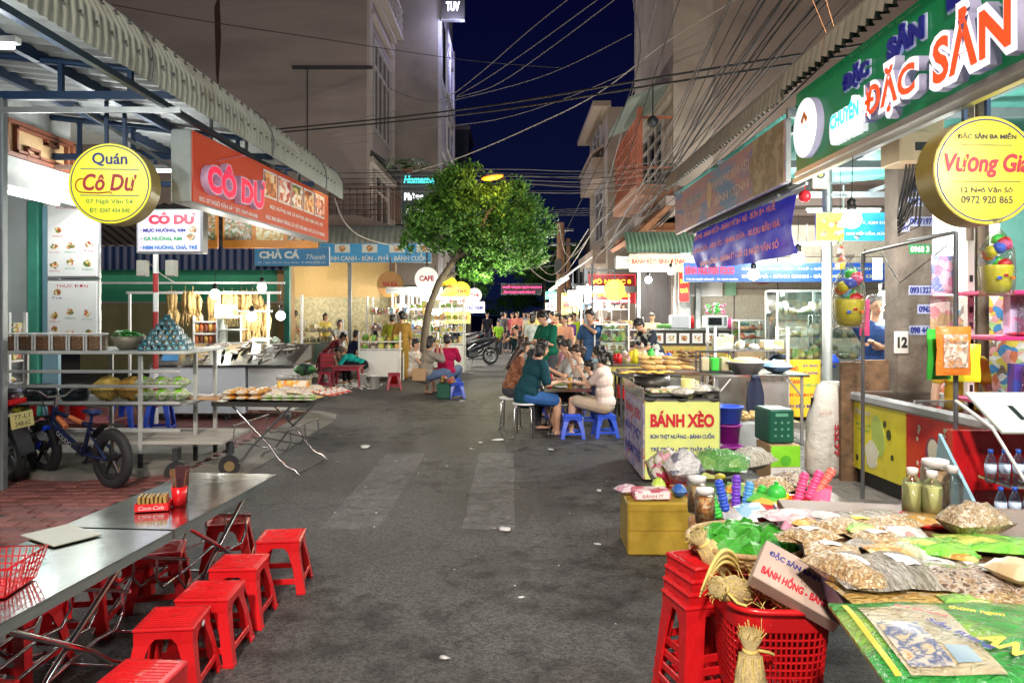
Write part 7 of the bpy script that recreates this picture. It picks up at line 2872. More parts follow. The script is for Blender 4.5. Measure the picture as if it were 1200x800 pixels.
# bottles and jars
juice=mat("pale_lemon_juice",(.62,.60,.24),.12,var=.05,coat=.5)
def bottle(label,px,py,r,h,fill,fm,cap=white,cat="bottle",z=ZS,Y=None,name="juice_bottle"):
 x,y=at(px,py,z)
 t=thing(name,label,cat,(x,y,z))
 m=MB()
 m.lathe([(.001,0),(r*.95,0),(r,.01),(r,h*.62),(r*.85,h*.74),(r*.42,h*.84),(r*.42,h*.9)],n=20)
 put("body",m,glass,t)
 if fill:
  m=MB()
  q=r*.94
  m.lathe([(.001,.004),(q,.006),(q,h*fill),(.001,h*fill)],n=18)
  put("juice",m,fm,t)
 m=MB()
 m.lathe([(r*.5,h*.86),(r*.52,h*.99),(r*.46,h),(.001,h)],n=16)
 put("cap",m,cap,t)
 return t
bottle("plastic bottle of pale lemon juice, left of the pair on the snack table",1069,603,.042,.205,.68,juice)
bottle("plastic bottle of pale lemon juice, right of the pair on the snack table",1092,606,.043,.20,.68,juice)
bottle("empty clear bottle with white cap beside the lemon juice pair",1116,602,.042,.21,0,None)
def jar(label,x,y,z,r,h,fill_m,lid=white,name="snack_jar",R=None):
 t=thing(name,label,"jar",(x,y,z))
 m=MB()
 m.lathe([(.001,0),(r*.9,0),(r,.01),(r,h*.82),(r*.86,h*.88)],n=22)
 put("glass",m,glass,t)
 m=MB()
 m.lathe([(.001,.005),(r*.93,.006),(r*.93,h*.78),(.001,h*.8)],n=20)
 put("contents",m,fill_m,t)
 m=MB()
 m.lathe([(r*.9,h*.87),(r*.92,h),(r*.88,h+.003),(.001,h+.003)],n=22)
 put("lid",m,lid,t)
 return t
snackf=photo("orange_snack_fill",[(.60,.25,.08),(.72,.40,.15),(.45,.15,.05),(.75,.55,.3)],55,.4)
brownf=photo("brown_snack_fill",[(.40,.22,.10),(.5,.32,.16),(.28,.14,.06)],50,.4)
x,y=at(1096,590,ZS)
jar("tall clear jar of brown snacks with white lid behind the lemon juice bottles",x,y,ZS,.062,.20,brownf)
x,y=at(1140,612,ZS)
wrapped("puffy clear bag of brown dried slices with a yellow label beside the bottles",1141,588,ZS,.2,.25,.17,.14,photo("dried_slices",[(.42,.28,.13),(.6,.48,.3),(.3,.18,.08),(.65,.58,.45)],50,.2,crumple=.8,kind="noise"),2,tagc=None,name="snack_bag")
x,y=at(1088,612,ZS)
t=thing("round_tray","round red-rimmed tray of candied fruit in front of the lemon juice","tray",(x,y,ZS))
m=MB()
m.lathe([(.001,0),(.115,0),(.125,.018),(.118,.02),(.11,.012),(.001,.012)],n=28)
put("tray",m,redp,t)
m=MB()
m.lathe([(.108,.012),(.1,.026),(.001,.03)],n=24)
put("contents",m,photo("candied_fruit",[(.6,.35,.1),(.7,.6,.4),(.5,.25,.06)],40,.2,crumple=.4),t)
# gold box, jars, toy heap, baskets
t=thing("gold_carton","battered golden brown carton on the road in front of the food cart","box",(.98,5.06,0),-.02)
m=MB()
m.box((0,0,.175),(.43,.40,.35),ch=.012)
put("carton",m,mat("gold_brown_tape",(.40,.27,.035),.35,var=.2,vs=3,bump=.6,bs=6,dirt=((.25,.16,.03),5,.6)),t)
m=MB()
m.box((-.0,-.2015,.30),(.42,.003,.012))
m.box((-.0,-.2015,.17),(.42,.003,.006))
m.box((0,0,.352),(.42,.05,.004))
put("tape_edge",m,mat("dull_tape",(.33,.22,.03),.3),t)
t=thing("gift_box","flat pink and white printed cake box on top of the gold carton","box",(.93,4.98,.356),.05)
m=MB()
m.box((0,0,.03),(.24,.16,.055),ch=.004)
put("box",m,photo("pink_cake_print",[(.75,.55,.58),(.7,.2,.3),(.8,.75,.74),(.55,.1,.15)],12,.3),t)
m=MB()
m.box((0,-.0815,.03),(.22,.003,.04))
put("front_label",m,poster_mat,t)
lettering("BÁNH ÍT",ink_red,t,0,.03,.14,.025,-.084)
packet("crumpled pink plastic pack left of the cake box on the gold carton","packet",(.79,5.08,.352),.4,.16,.14,.07,photo("pink_wrap",[(.7,.4,.5),(.75,.6,.65)],9,.2,crumple=1),1)
packet("lime green ball pack behind the cake box on the gold carton","packet",(1.02,5.15,.352),.1,.09,.09,.1,mat("lime_pack",(.45,.6,.08),.35),1)
packet("blue and orange small pack at the right corner of the gold carton","packet",(1.13,5.0,.352),.1,.09,.1,.09,mat("blue_small_pack",(.03,.12,.4),.35),1)
packet("red and white cellophane bag standing behind the gold carton against the cart","bag",(1.12,5.6,.30),.3,.26,.2,.32,photo("cherry_print_bag",[(.5,.05,.12),(.7,.65,.6),(.3,.35,.15),(.6,.3,.35)],22,.2,crumple=.9),2,tilt=(.5,0))
m=MB()
m.box((0,0,.15),(.5,.4,.3),ch=.01)
solo("support_crate",m,redp,"red plastic crate under the heap of bags behind the gold carton","crate",(1.35,5.4,0))
for i,(px,py,lb,m_,w,d,h) in enumerate(((800,548,"silver cellophane bag with dark print leaning on the BÁNH XÈO panel",photo("silver_dark_bag",[(.55,.55,.55),(.2,.2,.25),(.7,.7,.7)],9,.12,crumple=1),.26,.2,.26),(845,535,"clear pack with green leaves inside, in the heap left of the green carton",photo("leaf_pack",[(.05,.25,.03),(.2,.4,.1),(.6,.62,.6),(.1,.3,.06)],8,.15,crumple=1),.42,.3,.18),(880,528,"clear bag of pale crackers in the heap under the green carton",noodle,.34,.26,.16),(905,560,"glossy brown nut bag in the heap",nut,.26,.2,.12),(930,556,"clear brown snack bag right of the heap beside the pink toys",seed_p,.26,.22,.14),(870,562,"yellow flowered packet in the heap behind the toys",photo("yellow_flower_pack",[(.7,.5,.05),(.7,.2,.05),(.2,.4,.1)],12,.2,crumple=.6),.22,.16,.08))):
 x,y=at(px,py+20,.35)
 packet(lb,"bag",(x,y,.36),random.uniform(-.6,.6),w,d,h,m_,i,tilt=(.25,random.uniform(-.2,.2)),name="snack_bag")
HS=thing("goods_table","low covered table under the heap of bags and toys right of the gold carton","table",(1.75,4.95,0))
m=MB()
m.box((0,0,.34),(.95,1.2,.03),ch=.005)
put("table_top",m,steel,HS)
for sx in (-1,1):
 for sy in (-1,1):
  m=MB()
  m.cyl((sx*.42,sy*.5,0),(sx*.42,sy*.5,.33),.018,n=8)
  put("leg",m,grey_steel,HS)
t=thing("red_basin","wide red plastic basin full of toys right of the woven basket","basin",(1.66,4.35,.357))
m=MB()
m.lathe([(.001,0),(.2,0),(.26,.10),(.28,.10),(.28,.112),(.25,.112),(.19,.01),(.001,.01)],n=28)
put("bowl",m,redp,t)
def caterpillar(label,p,rot,mm,n=5,r=.032,head=None):
 t=thing("ribbed_toy",label,"toy",p)
 t.rotation_euler=rot
 for i in range(n):
  m=MB()
  m.ball((0,0,.019*i),(r*(1 if i%2 else .86),r*(1 if i%2 else .86),r*.6),10)
  put("segment",m,mm,t)
 if head:
  m=MB()
  m.ball((0,0,.019*n),r*1.15,12)
  put("head",m,head,t)
 return t
toy=[(862,575,violetp,.1,"purple ribbed toy standing in the toy heap"),(850,580,bluep,-.2,"dark blue ribbed toy left of the purple one"),(873,582,lblue,.25,"blue ribbed toy leaning right of the purple one"),(884,585,greenp,.4,"green ribbed toy in the middle of the toy heap"),(842,588,greenp,-.35,"green ribbed toy at the left end of the toy heap"),(935,570,pinkp,.35,"pink ribbed toy, left of the two pink ones"),(948,566,pinkp,.5,"pink ribbed toy, right of the two pink ones"),(955,585,greenp,.1,"lime ribbed toy under the pink toys"),(958,560,mat("salmon_plastic",(.8,.2,.15),.35),.7,"salmon pink toy tube at the right of the toy heap")]
for i,(px,py,mm,tl_,lb) in enumerate(toy):
 p=W(px,py+16,4.25)
 caterpillar(lb,p,(-.2,tl_,0),mm,9,.03)
for i,(px,py,mm,lb) in enumerate(((910,578,greenp,"round green toy head above the red basin"),(922,592,yellowp,"yellow toy ball in the red basin"),(926,594,orangep,"orange toy piece in the red basin"))):
 p=W(px,py,4.2)
 m=MB()
 m.ball((0,0,0),.055 if i==0 else .03,14)
 m.cyl((0,-.0,.04),(0,0,.07),.012,n=6)
 solo("toy_ball",m,mm,lb,"toy",p)
packet("long yellow green tube packet sticking up from the heap","packet",W(838,558,4.6),0,.03,.04,.22,yellowp,0,tilt=(PI/2 -.2,0))
packet("pink and red long pack pointing up at the right of the toy heap","packet",W(962,590,4.2),-.5,.10,.28,.05,photo("pink_red_long",[(.75,.15,.3),(.7,.05,.1),(.8,.4,.5)],9,.2),0,tilt=(.5,0))
packet("blue and white card pack lying before the toys","packet",W(880,600,4.1),.5,.2,.11,.03,photo("pale_blue_card",[(.3,.5,.65),(.6,.68,.7),(.2,.4,.55)],9,.25),0,tilt=(.5,0))
packet("green and orange striped pack right of the blue card","packet",W(898,588,4.2),-.7,.2,.09,.04,photo("green_orange_pack",[(.15,.55,.08),(.8,.5,.1),(.2,.6,.1)],9,.25),1,tilt=(.4,0))
# jars beside the woven basket
for (px,py,z,r,h,lb,fm) in ((826,612,.50,.05,.17,"clear jar of orange snacks with white lid left of the woven basket",snackf),(817,600,.50,.052,.19,"taller jar of brown snacks behind the orange snack jar",brownf)):
 p=W(px,py,3.75 if py>605 else 4.0)
 jar(lb,p.x,p.y,p.z -.0,r,h,fm)
t=thing("jar_stand","stack of clear tubs of dried shrimp crackers under the snack jars","stand",(.97,3.8,0))
for i in range(4):
 m=MB()
 m.lathe([(.001,0),(.06,0),(.065,.12),(.05,.135),(.001,.135)],(0,0,.0+i*.14),n=16)
 put("tub",m,[snackf,brownf][i%2],t)
# woven basket of leaf-wrapped cakes
wov=mat("woven_bamboo",(.45,.30,.13),.6,var=.35,vs=60,bump=.3)
x,y=at(873,640,.62)
WBk=thing("woven_basket","round woven bamboo basket of green leaf-wrapped cakes at the right","basket",(x,y -.02,.54))
m=MB()
Nn,rows_=56,9
rad=lambda k:.13+.105*math.sin(k/rows_*PI/2)
for k in range(rows_):
 for i in range(Nn):
  a0,a1=2*PI*i/Nn,2*PI*(i+1)/Nn
  bump_=.006 if (i+k)%2 else -.002
  r0,r1=rad(k)+bump_,rad(k+1)+bump_
  z0_,z1_=k*.0125,(k+1)*.0125 -.001
  e=.008
  am=(a0+a1)/2
  m.add([(rad(k)*math.cos(a0),rad(k)*math.sin(a0),z0_),(rad(k)*math.cos(a1),rad(k)*math.sin(a1),z0_),(rad(k+1)*math.cos(a1),rad(k+1)*math.sin(a1),z1_),(rad(k+1)*math.cos(a0),rad(k+1)*math.sin(a0),z1_),((r0+.004)*math.cos(am),(r0+.004)*math.sin(am),(z0_+z1_)/2)],[(0,1,4),(1,2,4),(2,3,4),(3,0,4)])
m.cyl((0,0,-.002),(0,0,.004),.13,n=28)
put("woven_wall",m,wov,WBk,kind="stuff")
m=MB()
m.tube([(.240*math.cos(a),.240*math.sin(a),.118) for a in [k*PI/24 for k in range(48)]],.011,7,closed=True)
put("rim",m,wov,WBk)
leafm=mat("banana_leaf",(.05,.34,.025),.3,var=.5,vs=14,stretch=(1,14,1),bump=.4)
lb_=MB()
lb_.add([(-.055,-.045,0),(.055,-.045,0),(.05,.045,0),(-.05,.045,0),(-.02,-.012,.05),(.028,-.008,.045),(.0,.02,.052)],[(0,1,5,4),(1,2,5),(2,6,5),(2,3,6),(3,4,6),(3,0,4),(4,5,6),(3,2,1,0)])
leaf_me=lb_.mesh("leaf_cake",[leafm])
for i in range(22):
 a,r=i*2.4,.042*math.sqrt(i)*.95
 o=put("leaf_cake",leaf_me,None,None,(WBk.location.x+r*math.cos(a),WBk.location.y+r*math.sin(a),.54+.095+.03*(1 -r/.2)+random.uniform(0,.015)),(random.uniform(-.5,.5),random.uniform(-.5,.5),random.uniform(0,6)))
 tag(o,"green banana leaf cake parcel heaped in the woven basket","cake","leaf parcels in the woven basket")
packet("pink edged clear packet standing in the right side of the woven basket","packet",(WBk.location.x+.19,WBk.location.y -.02,.66),.3,.12,.03,.1,photo("pink_edge_pack",[(.7,.3,.45),(.6,.5,.5)],9,.2,crumple=.6),0)
m=MB()
m.lathe([(.001,0),(.12,0),(.125,.1),(.12,.1),(.001,.1)],n=20)
solo("basket_stand",m,mat("pale_wicker",(.50,.38,.22),.7,var=.2),"pale round tub under the woven basket","tub",(WBk.location.x,WBk.location.y,.43))
t=make_stool(.43,.26,.36,redp,"red plastic stool under the pale tub and woven basket",None)
t.location=(WBk.location.x,WBk.location.y,0)
# stack of tall red stools
for i in range(4):
 o=make_stool(.46,.21,.28,redp_dark if i==2 else redp,"tall red plastic stool in the nested stack, %s"%["bottom one","second from the bottom","third from the bottom","top one"][i],"nested tall red stools") if i==0 else \
  dup(NS,None,None,"tall red plastic stool in the nested stack, %s"%["bottom one","second from the bottom","third from the bottom","top one"][i])
 if i==0:
  NS=o
 o.location=(.75+.01*i,2.99+.01*i,.048*i)
 o.rotation_euler=(0,0,.25+.03*i)
# red perforated basket with straw-wrapped cakes
RB=thing("laundry_basket","tall red perforated plastic basket holding straw-wrapped bundles","basket",(.965,2.80,.19),-.02)
hw0,hd0,hw1,hd1,hb_=.155,.185,.185,.225,.355
def ring(u,k):
 """rounded rectangle, u in 0..1 round, k = 0 bottom .. 1 top"""
 a=2*PI*u
 w_,d_2=hw0+(hw1 -hw0)*k,hd0+(hd1 -hd0)*k
 c_,s_=math.cos(a),math.sin(a)
 q=(abs(c_)**4+abs(s_)**4)**-.25
 return Vector((w_*c_*q,d_2*s_*q,hb_*k))
m=MB()
m.sheet(lambda u,v:ring(u,.82+.18*v),64,2,th=.004)
put("solid_band",m,redp,RB)
m=MB()
m.sheet(lambda u,v:ring(u,.12*v),64,2,th=.004)
put("solid_band",m,redp,RB)
m=MB()
nc=60
for i in range(nc):
 u=i/nc
 m.tube([ring(u,.12),ring(u,.5),ring(u,.82)],.0055,4,caps=False)
for k in range(1,9):
 kk=.12+.70*k/9
 m.tube([ring(i/48,kk) for i in range(48)],.005,4,closed=True)
put("perforated_wall",m,redp,RB,kind="stuff")
m=MB()
m.tube([ring(i/64,1.0)*1.04 for i in range(64)],.012,8,closed=True)
put("rim",m,redp,RB)
m=MB()
m.box((0,0,.004),(hw0*1.9,hd0*1.9,.006))
put("bottom",m,redp,RB)
t=make_stool(.19,.26,.32,redp_dark,"low dark red stool under the red perforated basket",None)
t.location=(.965,2.80,0)
straw=mat("dry_straw_wrap",(.72,.58,.27),.7,var=.35,vs=40,stretch=(6,6,1),bump=.7,bs=60)
straw2=mat("yellow_straw",(.72,.58,.18),.6,var=.25)
def straw_bundle(label,p,rot,L_=.2,r=.05):
 t=thing("straw_bundle",label,"food bundle",p)
 t.rotation_euler=rot
 m=MB()
 pr=[(.004,0),(r*.55,.01),(r,L_*.25),(r*1.02,L_*.55),(r*.7,L_*.8),(r*.35,L_*.86),(r*.8,L_*1.02),(r*.6,L_*1.1),(.003,L_*1.08)]
 m.lathe(pr,n=14)
 put("wrap",m,straw,t)
 for j in range(9):
  m=MB() if j==0 else m
  a=j*.7
  m.tube([(r*.75*math.cos(a),r*.75*math.sin(a),.01),(r*1.05*math.cos(a),r*1.05*math.sin(a),L_*.4),(r*.7*math.cos(a),r*.7*math.sin(a),L_*.8)],.0045,4)
 put("straw_ribs",m,straw2,t,kind="stuff")
 m=MB()
 for j in range(46):
  a,q=j*2.4,random.uniform(.3,1.05)
  m.tube([(r*.3*q*math.cos(a),r*.3*q*math.sin(a),L_*.88),(r*.9*q*math.cos(a),r*.9*q*math.sin(a),L_*1.05),(r*1.15*q*math.cos(a+.2),r*1.15*q*math.sin(a+.2),L_*random.uniform(1.05,1.2))],.0016,3)
 put("straw_tuft",m,straw2,t,kind="stuff")
 m=MB()
 m.tube([(r*.42*math.cos(a),r*.42*math.sin(a),L_*.85) for a in [k*PI/6 for k in range(12)]],.007,5,closed=True)
 m.tube([(r*.4,0,L_*.85),(r*1.4,-.01,L_*.80),(r*2.0,-.0,L_*.74)],.006,4)
 put("tie",m,straw2,t)
 return t
bx,by=.965,2.80
straw_bundle("pale straw-wrapped bundle lying across the top left of the red basket",(bx -.04,by+.10,.57),(1.35,0,1.2),.21,.06)
straw_bundle("plump straw-wrapped bundle in the middle of the red basket",(bx+.03,by -.04,.52),(.9,.2,.3),.20,.065)
straw_bundle("darker straw bundle at the right of the red basket",(bx+.10,by -.12,.51),(1.0,.3,.6),.19,.06)
straw_bundle("straw bundle at the back of the red basket with long yellow ties",(bx -.10,by+.16,.55),(-.6,.3,2.0),.19,.05)
straw_bundle("straw bundle resting on the basket's left rim",(bx -.10,by -.06,.56),(1.2,.3,-1.0),.18,.05)
straw_bundle("long straw-wrapped bundle hanging outside the front left of the red basket",(bx -.16,by -.30,.22),(0,.0,.4),.28,.05)
m=MB()
for i in range(90):
 a=random.uniform(0,6.3)
 p0=Vector((bx+random.uniform(-.14,.12),by+random.uniform(-.17,.17),.54+random.uniform(-.02,.06)))
 d0=Vector((math.cos(a),math.sin(a),random.uniform(-.2,.5)))*random.uniform(.05,.12)
 m.tube([p0,p0+d0*.6+Vector((0,0,.015)),p0+d0*1.2 -Vector((0,0,.01))],.0022,3,i%3==0 and 1 or 0)
tag(put("loose_straw",m,[straw2,mat("pinkish_red_string",(.6,.06,.05),.5)],kind="stuff"),"loose yellow straw and red strings on top of the red basket","straw")
m=MB()
for k in range(3):
 m.tube([(.69+.24*u,2.70+.22*u+.01*k,.585 -.015*k+(.10 -.01*k)*math.sin(PI*min(1,u*1.15))+.03*u) for u in [i/14 for i in range(15)]],[.003+.006*math.sin(PI*i/14) for i in range(15)],6)
solo("yellow_ribbon",m,straw2,"long yellow straw ties curling over the red stool stack","ribbon")
# box lid with writing
LB=thing("printed_box","tan cardboard box printed ĐẶC SẢN BÌNH ĐỊNH leaning in the red basket","box",W(940,680,2.58))
LB.rotation_euler=(Matrix.Rotation(.1,3,'Z')@Matrix.Rotation(-.75,3,'X')@Matrix.Rotation(.62,3,'Y')).to_euler()
m=MB()
m.box((0,.035,0),(.31,.07,.16),ch=.003)
put("box",m,mat("pinkish_tan_card",(.52,.40,.33),.7),LB)
lettering("ĐẶC SẢN BÌNH ĐỊNH",ink_blue,LB,.0,.038,.26,.032,-.001,bold=.04)
lettering("BÁNH HỒNG - BÁNH ÍT",ink_red,LB,.0,-.03,.27,.045,-.001,bold=.05)
m=MB()
m.tube([(.93,2.6,.35),(.9,2.6,.1)],.02,5)
packet("blue plastic bag hanging behind the hanging straw bundle","bag",(.86,2.62,.12),.3,.12,.1,.2,bluep,1)
# dining table in the middle of the road
DT=fold_table("small steel folding table where five diners eat in the road",(.72,10.0,0),0,.9,.62,.62,rods=3)
dz=.622
for i,(x,y,r,h,m_,lb,nm) in enumerate(((.62,9.85,.10,.03,mat("salad_plate",(.25,.4,.08),.6,var=.5,vs=30),"plate of green herbs on the diners' table","plate"),(.78,9.95,.035,.10,mat("iced_tea",(.6,.35,.05),.2),"glass of amber iced tea on the diners' table","glass"),(.90,9.80,.035,.12,glass,"clear water glass at the right of the diners' table","glass"),(.52,10.15,.04,.13,redp,"red sauce bottle at the back of the diners' table","bottle"),(.72,10.2,.08,.05,white,"white soup bowl at the back of the diners' table","bowl"),(.64,9.66,.09,.02,white,"long white paper and plate at the front edge of the diners' table","plate"),(.86,10.1,.05,.09,mat("steel_cup",(.5,.5,.52),.25,metal=.8),"steel cup at the right back of the diners' table","cup"))):
 m=MB()
 m.lathe([(.001,0),(r*.7,0),(r,h),(r*.93,h),(r*.6,.006),(.001,.008)] if nm in ("plate","bowl") else [(.001,0),(r*.9,0),(r,h),(.001,h)],n=16)
 solo("table_"+nm,m,m_,lb,nm,(x,y,dz))
ST_BL=make_stool(.29,.235,.31,bluep,"front blue plastic stool standing empty between the two seated women","blue plastic stools round the diners' table")
p=G(672,515)
ST_BL.location=(p.x,p.y+.15,0)
BLS=[]
for (x,y,rz,lb) in ((1.20,9.55,.1,"blue plastic stool under the woman in the pale pink top"),(.62,11.3,.2,"blue plastic stool under the man in the grey shirt"),(1.08,10.6,.2,"blue plastic stool at the far right corner of the diners' table"),(-.98 -.05,13.9,.1,"blue plastic stool under the grey bloused woman on the left"),(-1.28+.02,14.35,.1,"blue plastic stool beside the woman's bag on the left"),(-.80 -.35,14.6,.3,"blue plastic stool under the magenta shirt")):
 dup(ST_BL,(x,y,0),rz,lb)
# white enamel stools with chromed legs
for (x,y,lb) in ((.16,9.55,"round white topped stool with chrome legs under the woman in dark teal"),(-.02,10.15,"round stool with chrome legs under the long haired woman")):
 t=thing("metal_stool",lb,"stool",(x,y,0),.3,"chrome legged stools at the diners' table")
 m=MB()
 m.lathe([(.001,.44),(.155,.44),(.16,.43),(.155,.415),(.001,.415)],n=22)
 put("seat",m,white,t)
 for k in range(4):
  a=k*PI/2+.3
  m=MB()
  m.tube([(.10*math.cos(a),.10*math.sin(a),.42),(.15*math.cos(a),.15*math.sin(a),.36),(.17*math.cos(a),.17*math.sin(a),.02),(.2*math.cos(a),.2*math.sin(a),.012)],.011,7)
  put("leg",m,chrome,t)
# tables and goods to the right of the diners
t=thing("street_table","dark table laden with yellow flatbreads right of the pink topped woman","table",(1.95,10.2+.6,0))
m=MB()
m.box((0,0,.70),(.9,.7,.035),ch=.005)
put("table_top",m,darkgrey,t)
for sx in (-1,1):
 for sy in (-1,1):
  m=MB()
  m.box((sx*.4,sy*.3,.34),(.03,.03,.68))
  put("leg",m,darkgrey,t)
m=MB()
m.box((0,0,.3),(.82,.6,.02))
put("shelf",m,darkgrey,t)
for i in range(9):
 m=MB()
 m.ball((0,0,.015),(.08,.07,.018),10,jit=.05)
 o=solo("flatbread",m,mat("golden_flatbread",(.70,.42,.08),.6,var=.3),"golden flatbread on the dark table right of the diners","bread",(1.6+.085*i,10.6+.05*(i%3),.72+.012*(i%2)),0,"flatbreads on the dark table")
m=MB()
m.box((0,0,.1),(.3,.3,.2),ch=.01)
t=solo("red_case",m,redp,"small red plastic case on the ground under the flatbread table","case",(1.72,11.0,.33))
for i in range(14):
 x,y=1.75+.14*(i%7)+random.uniform(-.02,.02),12.2+.3*(i//7)
 m=MB()
 h=random.uniform(.12,.26)
 m.lathe([(.001,0),(.05,0),(.052,h*.8),(.03,h*.9),(.03,h),(.001,h)],n=10)
 solo("table_jar",m,[redp,goods_bright,yellowp,pale,greenp,white,bluep][i%7],"%s container on the cluttered table before the vendor, %s row, %s"%(["red","patterned","yellow","pale","green","white","blue"][i%7],["front","back"][i//7],["leftmost","second","third","middle","fifth","sixth","rightmost"][i%7]),"container",(x,y,.77),0,"containers on the cluttered table")
t=thing("vendor_table","cluttered long table in front of the bending vendor","table",(2.15,12.35,0))
m=MB()
m.box((0,0,.75),(1.3,.8,.03))
m.box((0,-.39,.45),(1.3,.02,.55),1)
put("table_top",m,[steel,mat("yellow_olive_front",(.5,.42,.1),.6,var=.3)],t)
glass_cabinet("glass sandwich case of greens left of the bending vendor",(1.75,13.2,.78),.62,.45,.62,2,fills=[greens],seed=7)
m=MB()
m.box((0,0,.38),(.9,.6,.76),ch=.01)
solo("base_cabinet",m,mat("steel_grey_counter",(.35,.36,.36),.4),"grey base cabinet under the glass sandwich case","cabinet",(1.75,13.2,0))
# people
SKIN=[mat("skin_light_tan",(.52,.30,.19),.5,var=.06,sss=.0,rnd=0),mat("skin_tan",(.40,.215,.13),.5,var=.06,rnd=0),mat("skin_pale",(.60,.38,.26),.5,var=.05,rnd=0)]
hair_m=mat("black_hair",(.012,.009,.008),.38,var=.4,vs=30,stretch=(6,6,1),bump=.3,rnd=0)
hair_g=mat("greying_hair",(.10,.09,.085),.5,var=.3,rnd=0)
hair_b=mat("dark_brown_hair",(.035,.018,.012),.4,var=.3,rnd=0)
eye_m=mat("dark_eye",(.02,.015,.012),.2,rnd=0)
lip_m=mat("lip",(.36,.11,.09),.5,rnd=0)
FAB={}
def fab(name,col,**k):
 return mat("cloth_"+name,col,.85,var=.14,vs=5,bump=.3,bs=9,rnd=0,spec=.2,**k)
def capsule(mb,a,b,r1,r2,n=10):
 a,b=Vector(a),Vector(b)
 d=b -a
 L_=max(d.length,1e-4)
 R=_rot(d)
 vs,fs=[],[]
 rings=[]
 for t in (-1,-.85,-.5,0):
  rings.append((r1*t,r1*math.sqrt(max(0,1 -t*t))))
 for t in (0,.5,.85,1):
  rings.append((L_+r2*t,r2*math.sqrt(max(0,1 -t*t))))
 for (z,r) in rings:
  for i in range(n):
   q=2*PI*i/n
   vs.append(a+R@Vector((r*math.cos(q),r*math.sin(q),z)))
 for j in range(len(rings) -1):
  for i in range(n):
   fs.append((j*n+i,j*n+(i+1)%n,(j+1)*n+(i+1)%n,(j+1)*n+i))
 mb.add(vs,fs,0,True)
def ell(mb,c,r,R=None,n=14):
 mb.ball(c,r,n,R=R)
def ik(a,c,l1,l2,bend):
 """joint between a and c for two bones, pushed towards bend"""
 a,c,bend=Vector(a),Vector(c),Vector(bend)
 d=c -a
 D=min(d.length,(l1+l2)*.999)
 if D<1e-4:
  return a+bend.normalized()*l1,c
 u=d.normalized()
 c2=a+u*D
 x=(l1*l1 -l2*l2+D*D)/(2*D)
 h=math.sqrt(max(0,l1*l1 -x*x))
 w=bend -u*bend.dot(u)
 w=w.normalized() if w.length>1e-4 else Vector((0,0,1))
 return a+u*x+w*h,c2
def remeshed(mb,name,mats,vox,smooth=2):
 me=mb.mesh(name+"_src",mats)
 ob=bpy.data.objects.new("tmp",me)
 COL.objects.link(ob)
 r=ob.modifiers.new("r",'REMESH')
 r.mode='VOXEL'
 r.voxel_size=vox
 r.use_smooth_shade=True
 s=ob.modifiers.new("s",'SMOOTH')
 s.factor=.5
 s.iterations=smooth
 dg=bpy.context.evaluated_depsgraph_get()
 out=bpy.data.meshes.new_from_object(ob.evaluated_get(dg))
 out.name=name
 bpy.data.objects.remove(ob)
 if not out.materials:
  out.materials.append(mats[0])
 return out
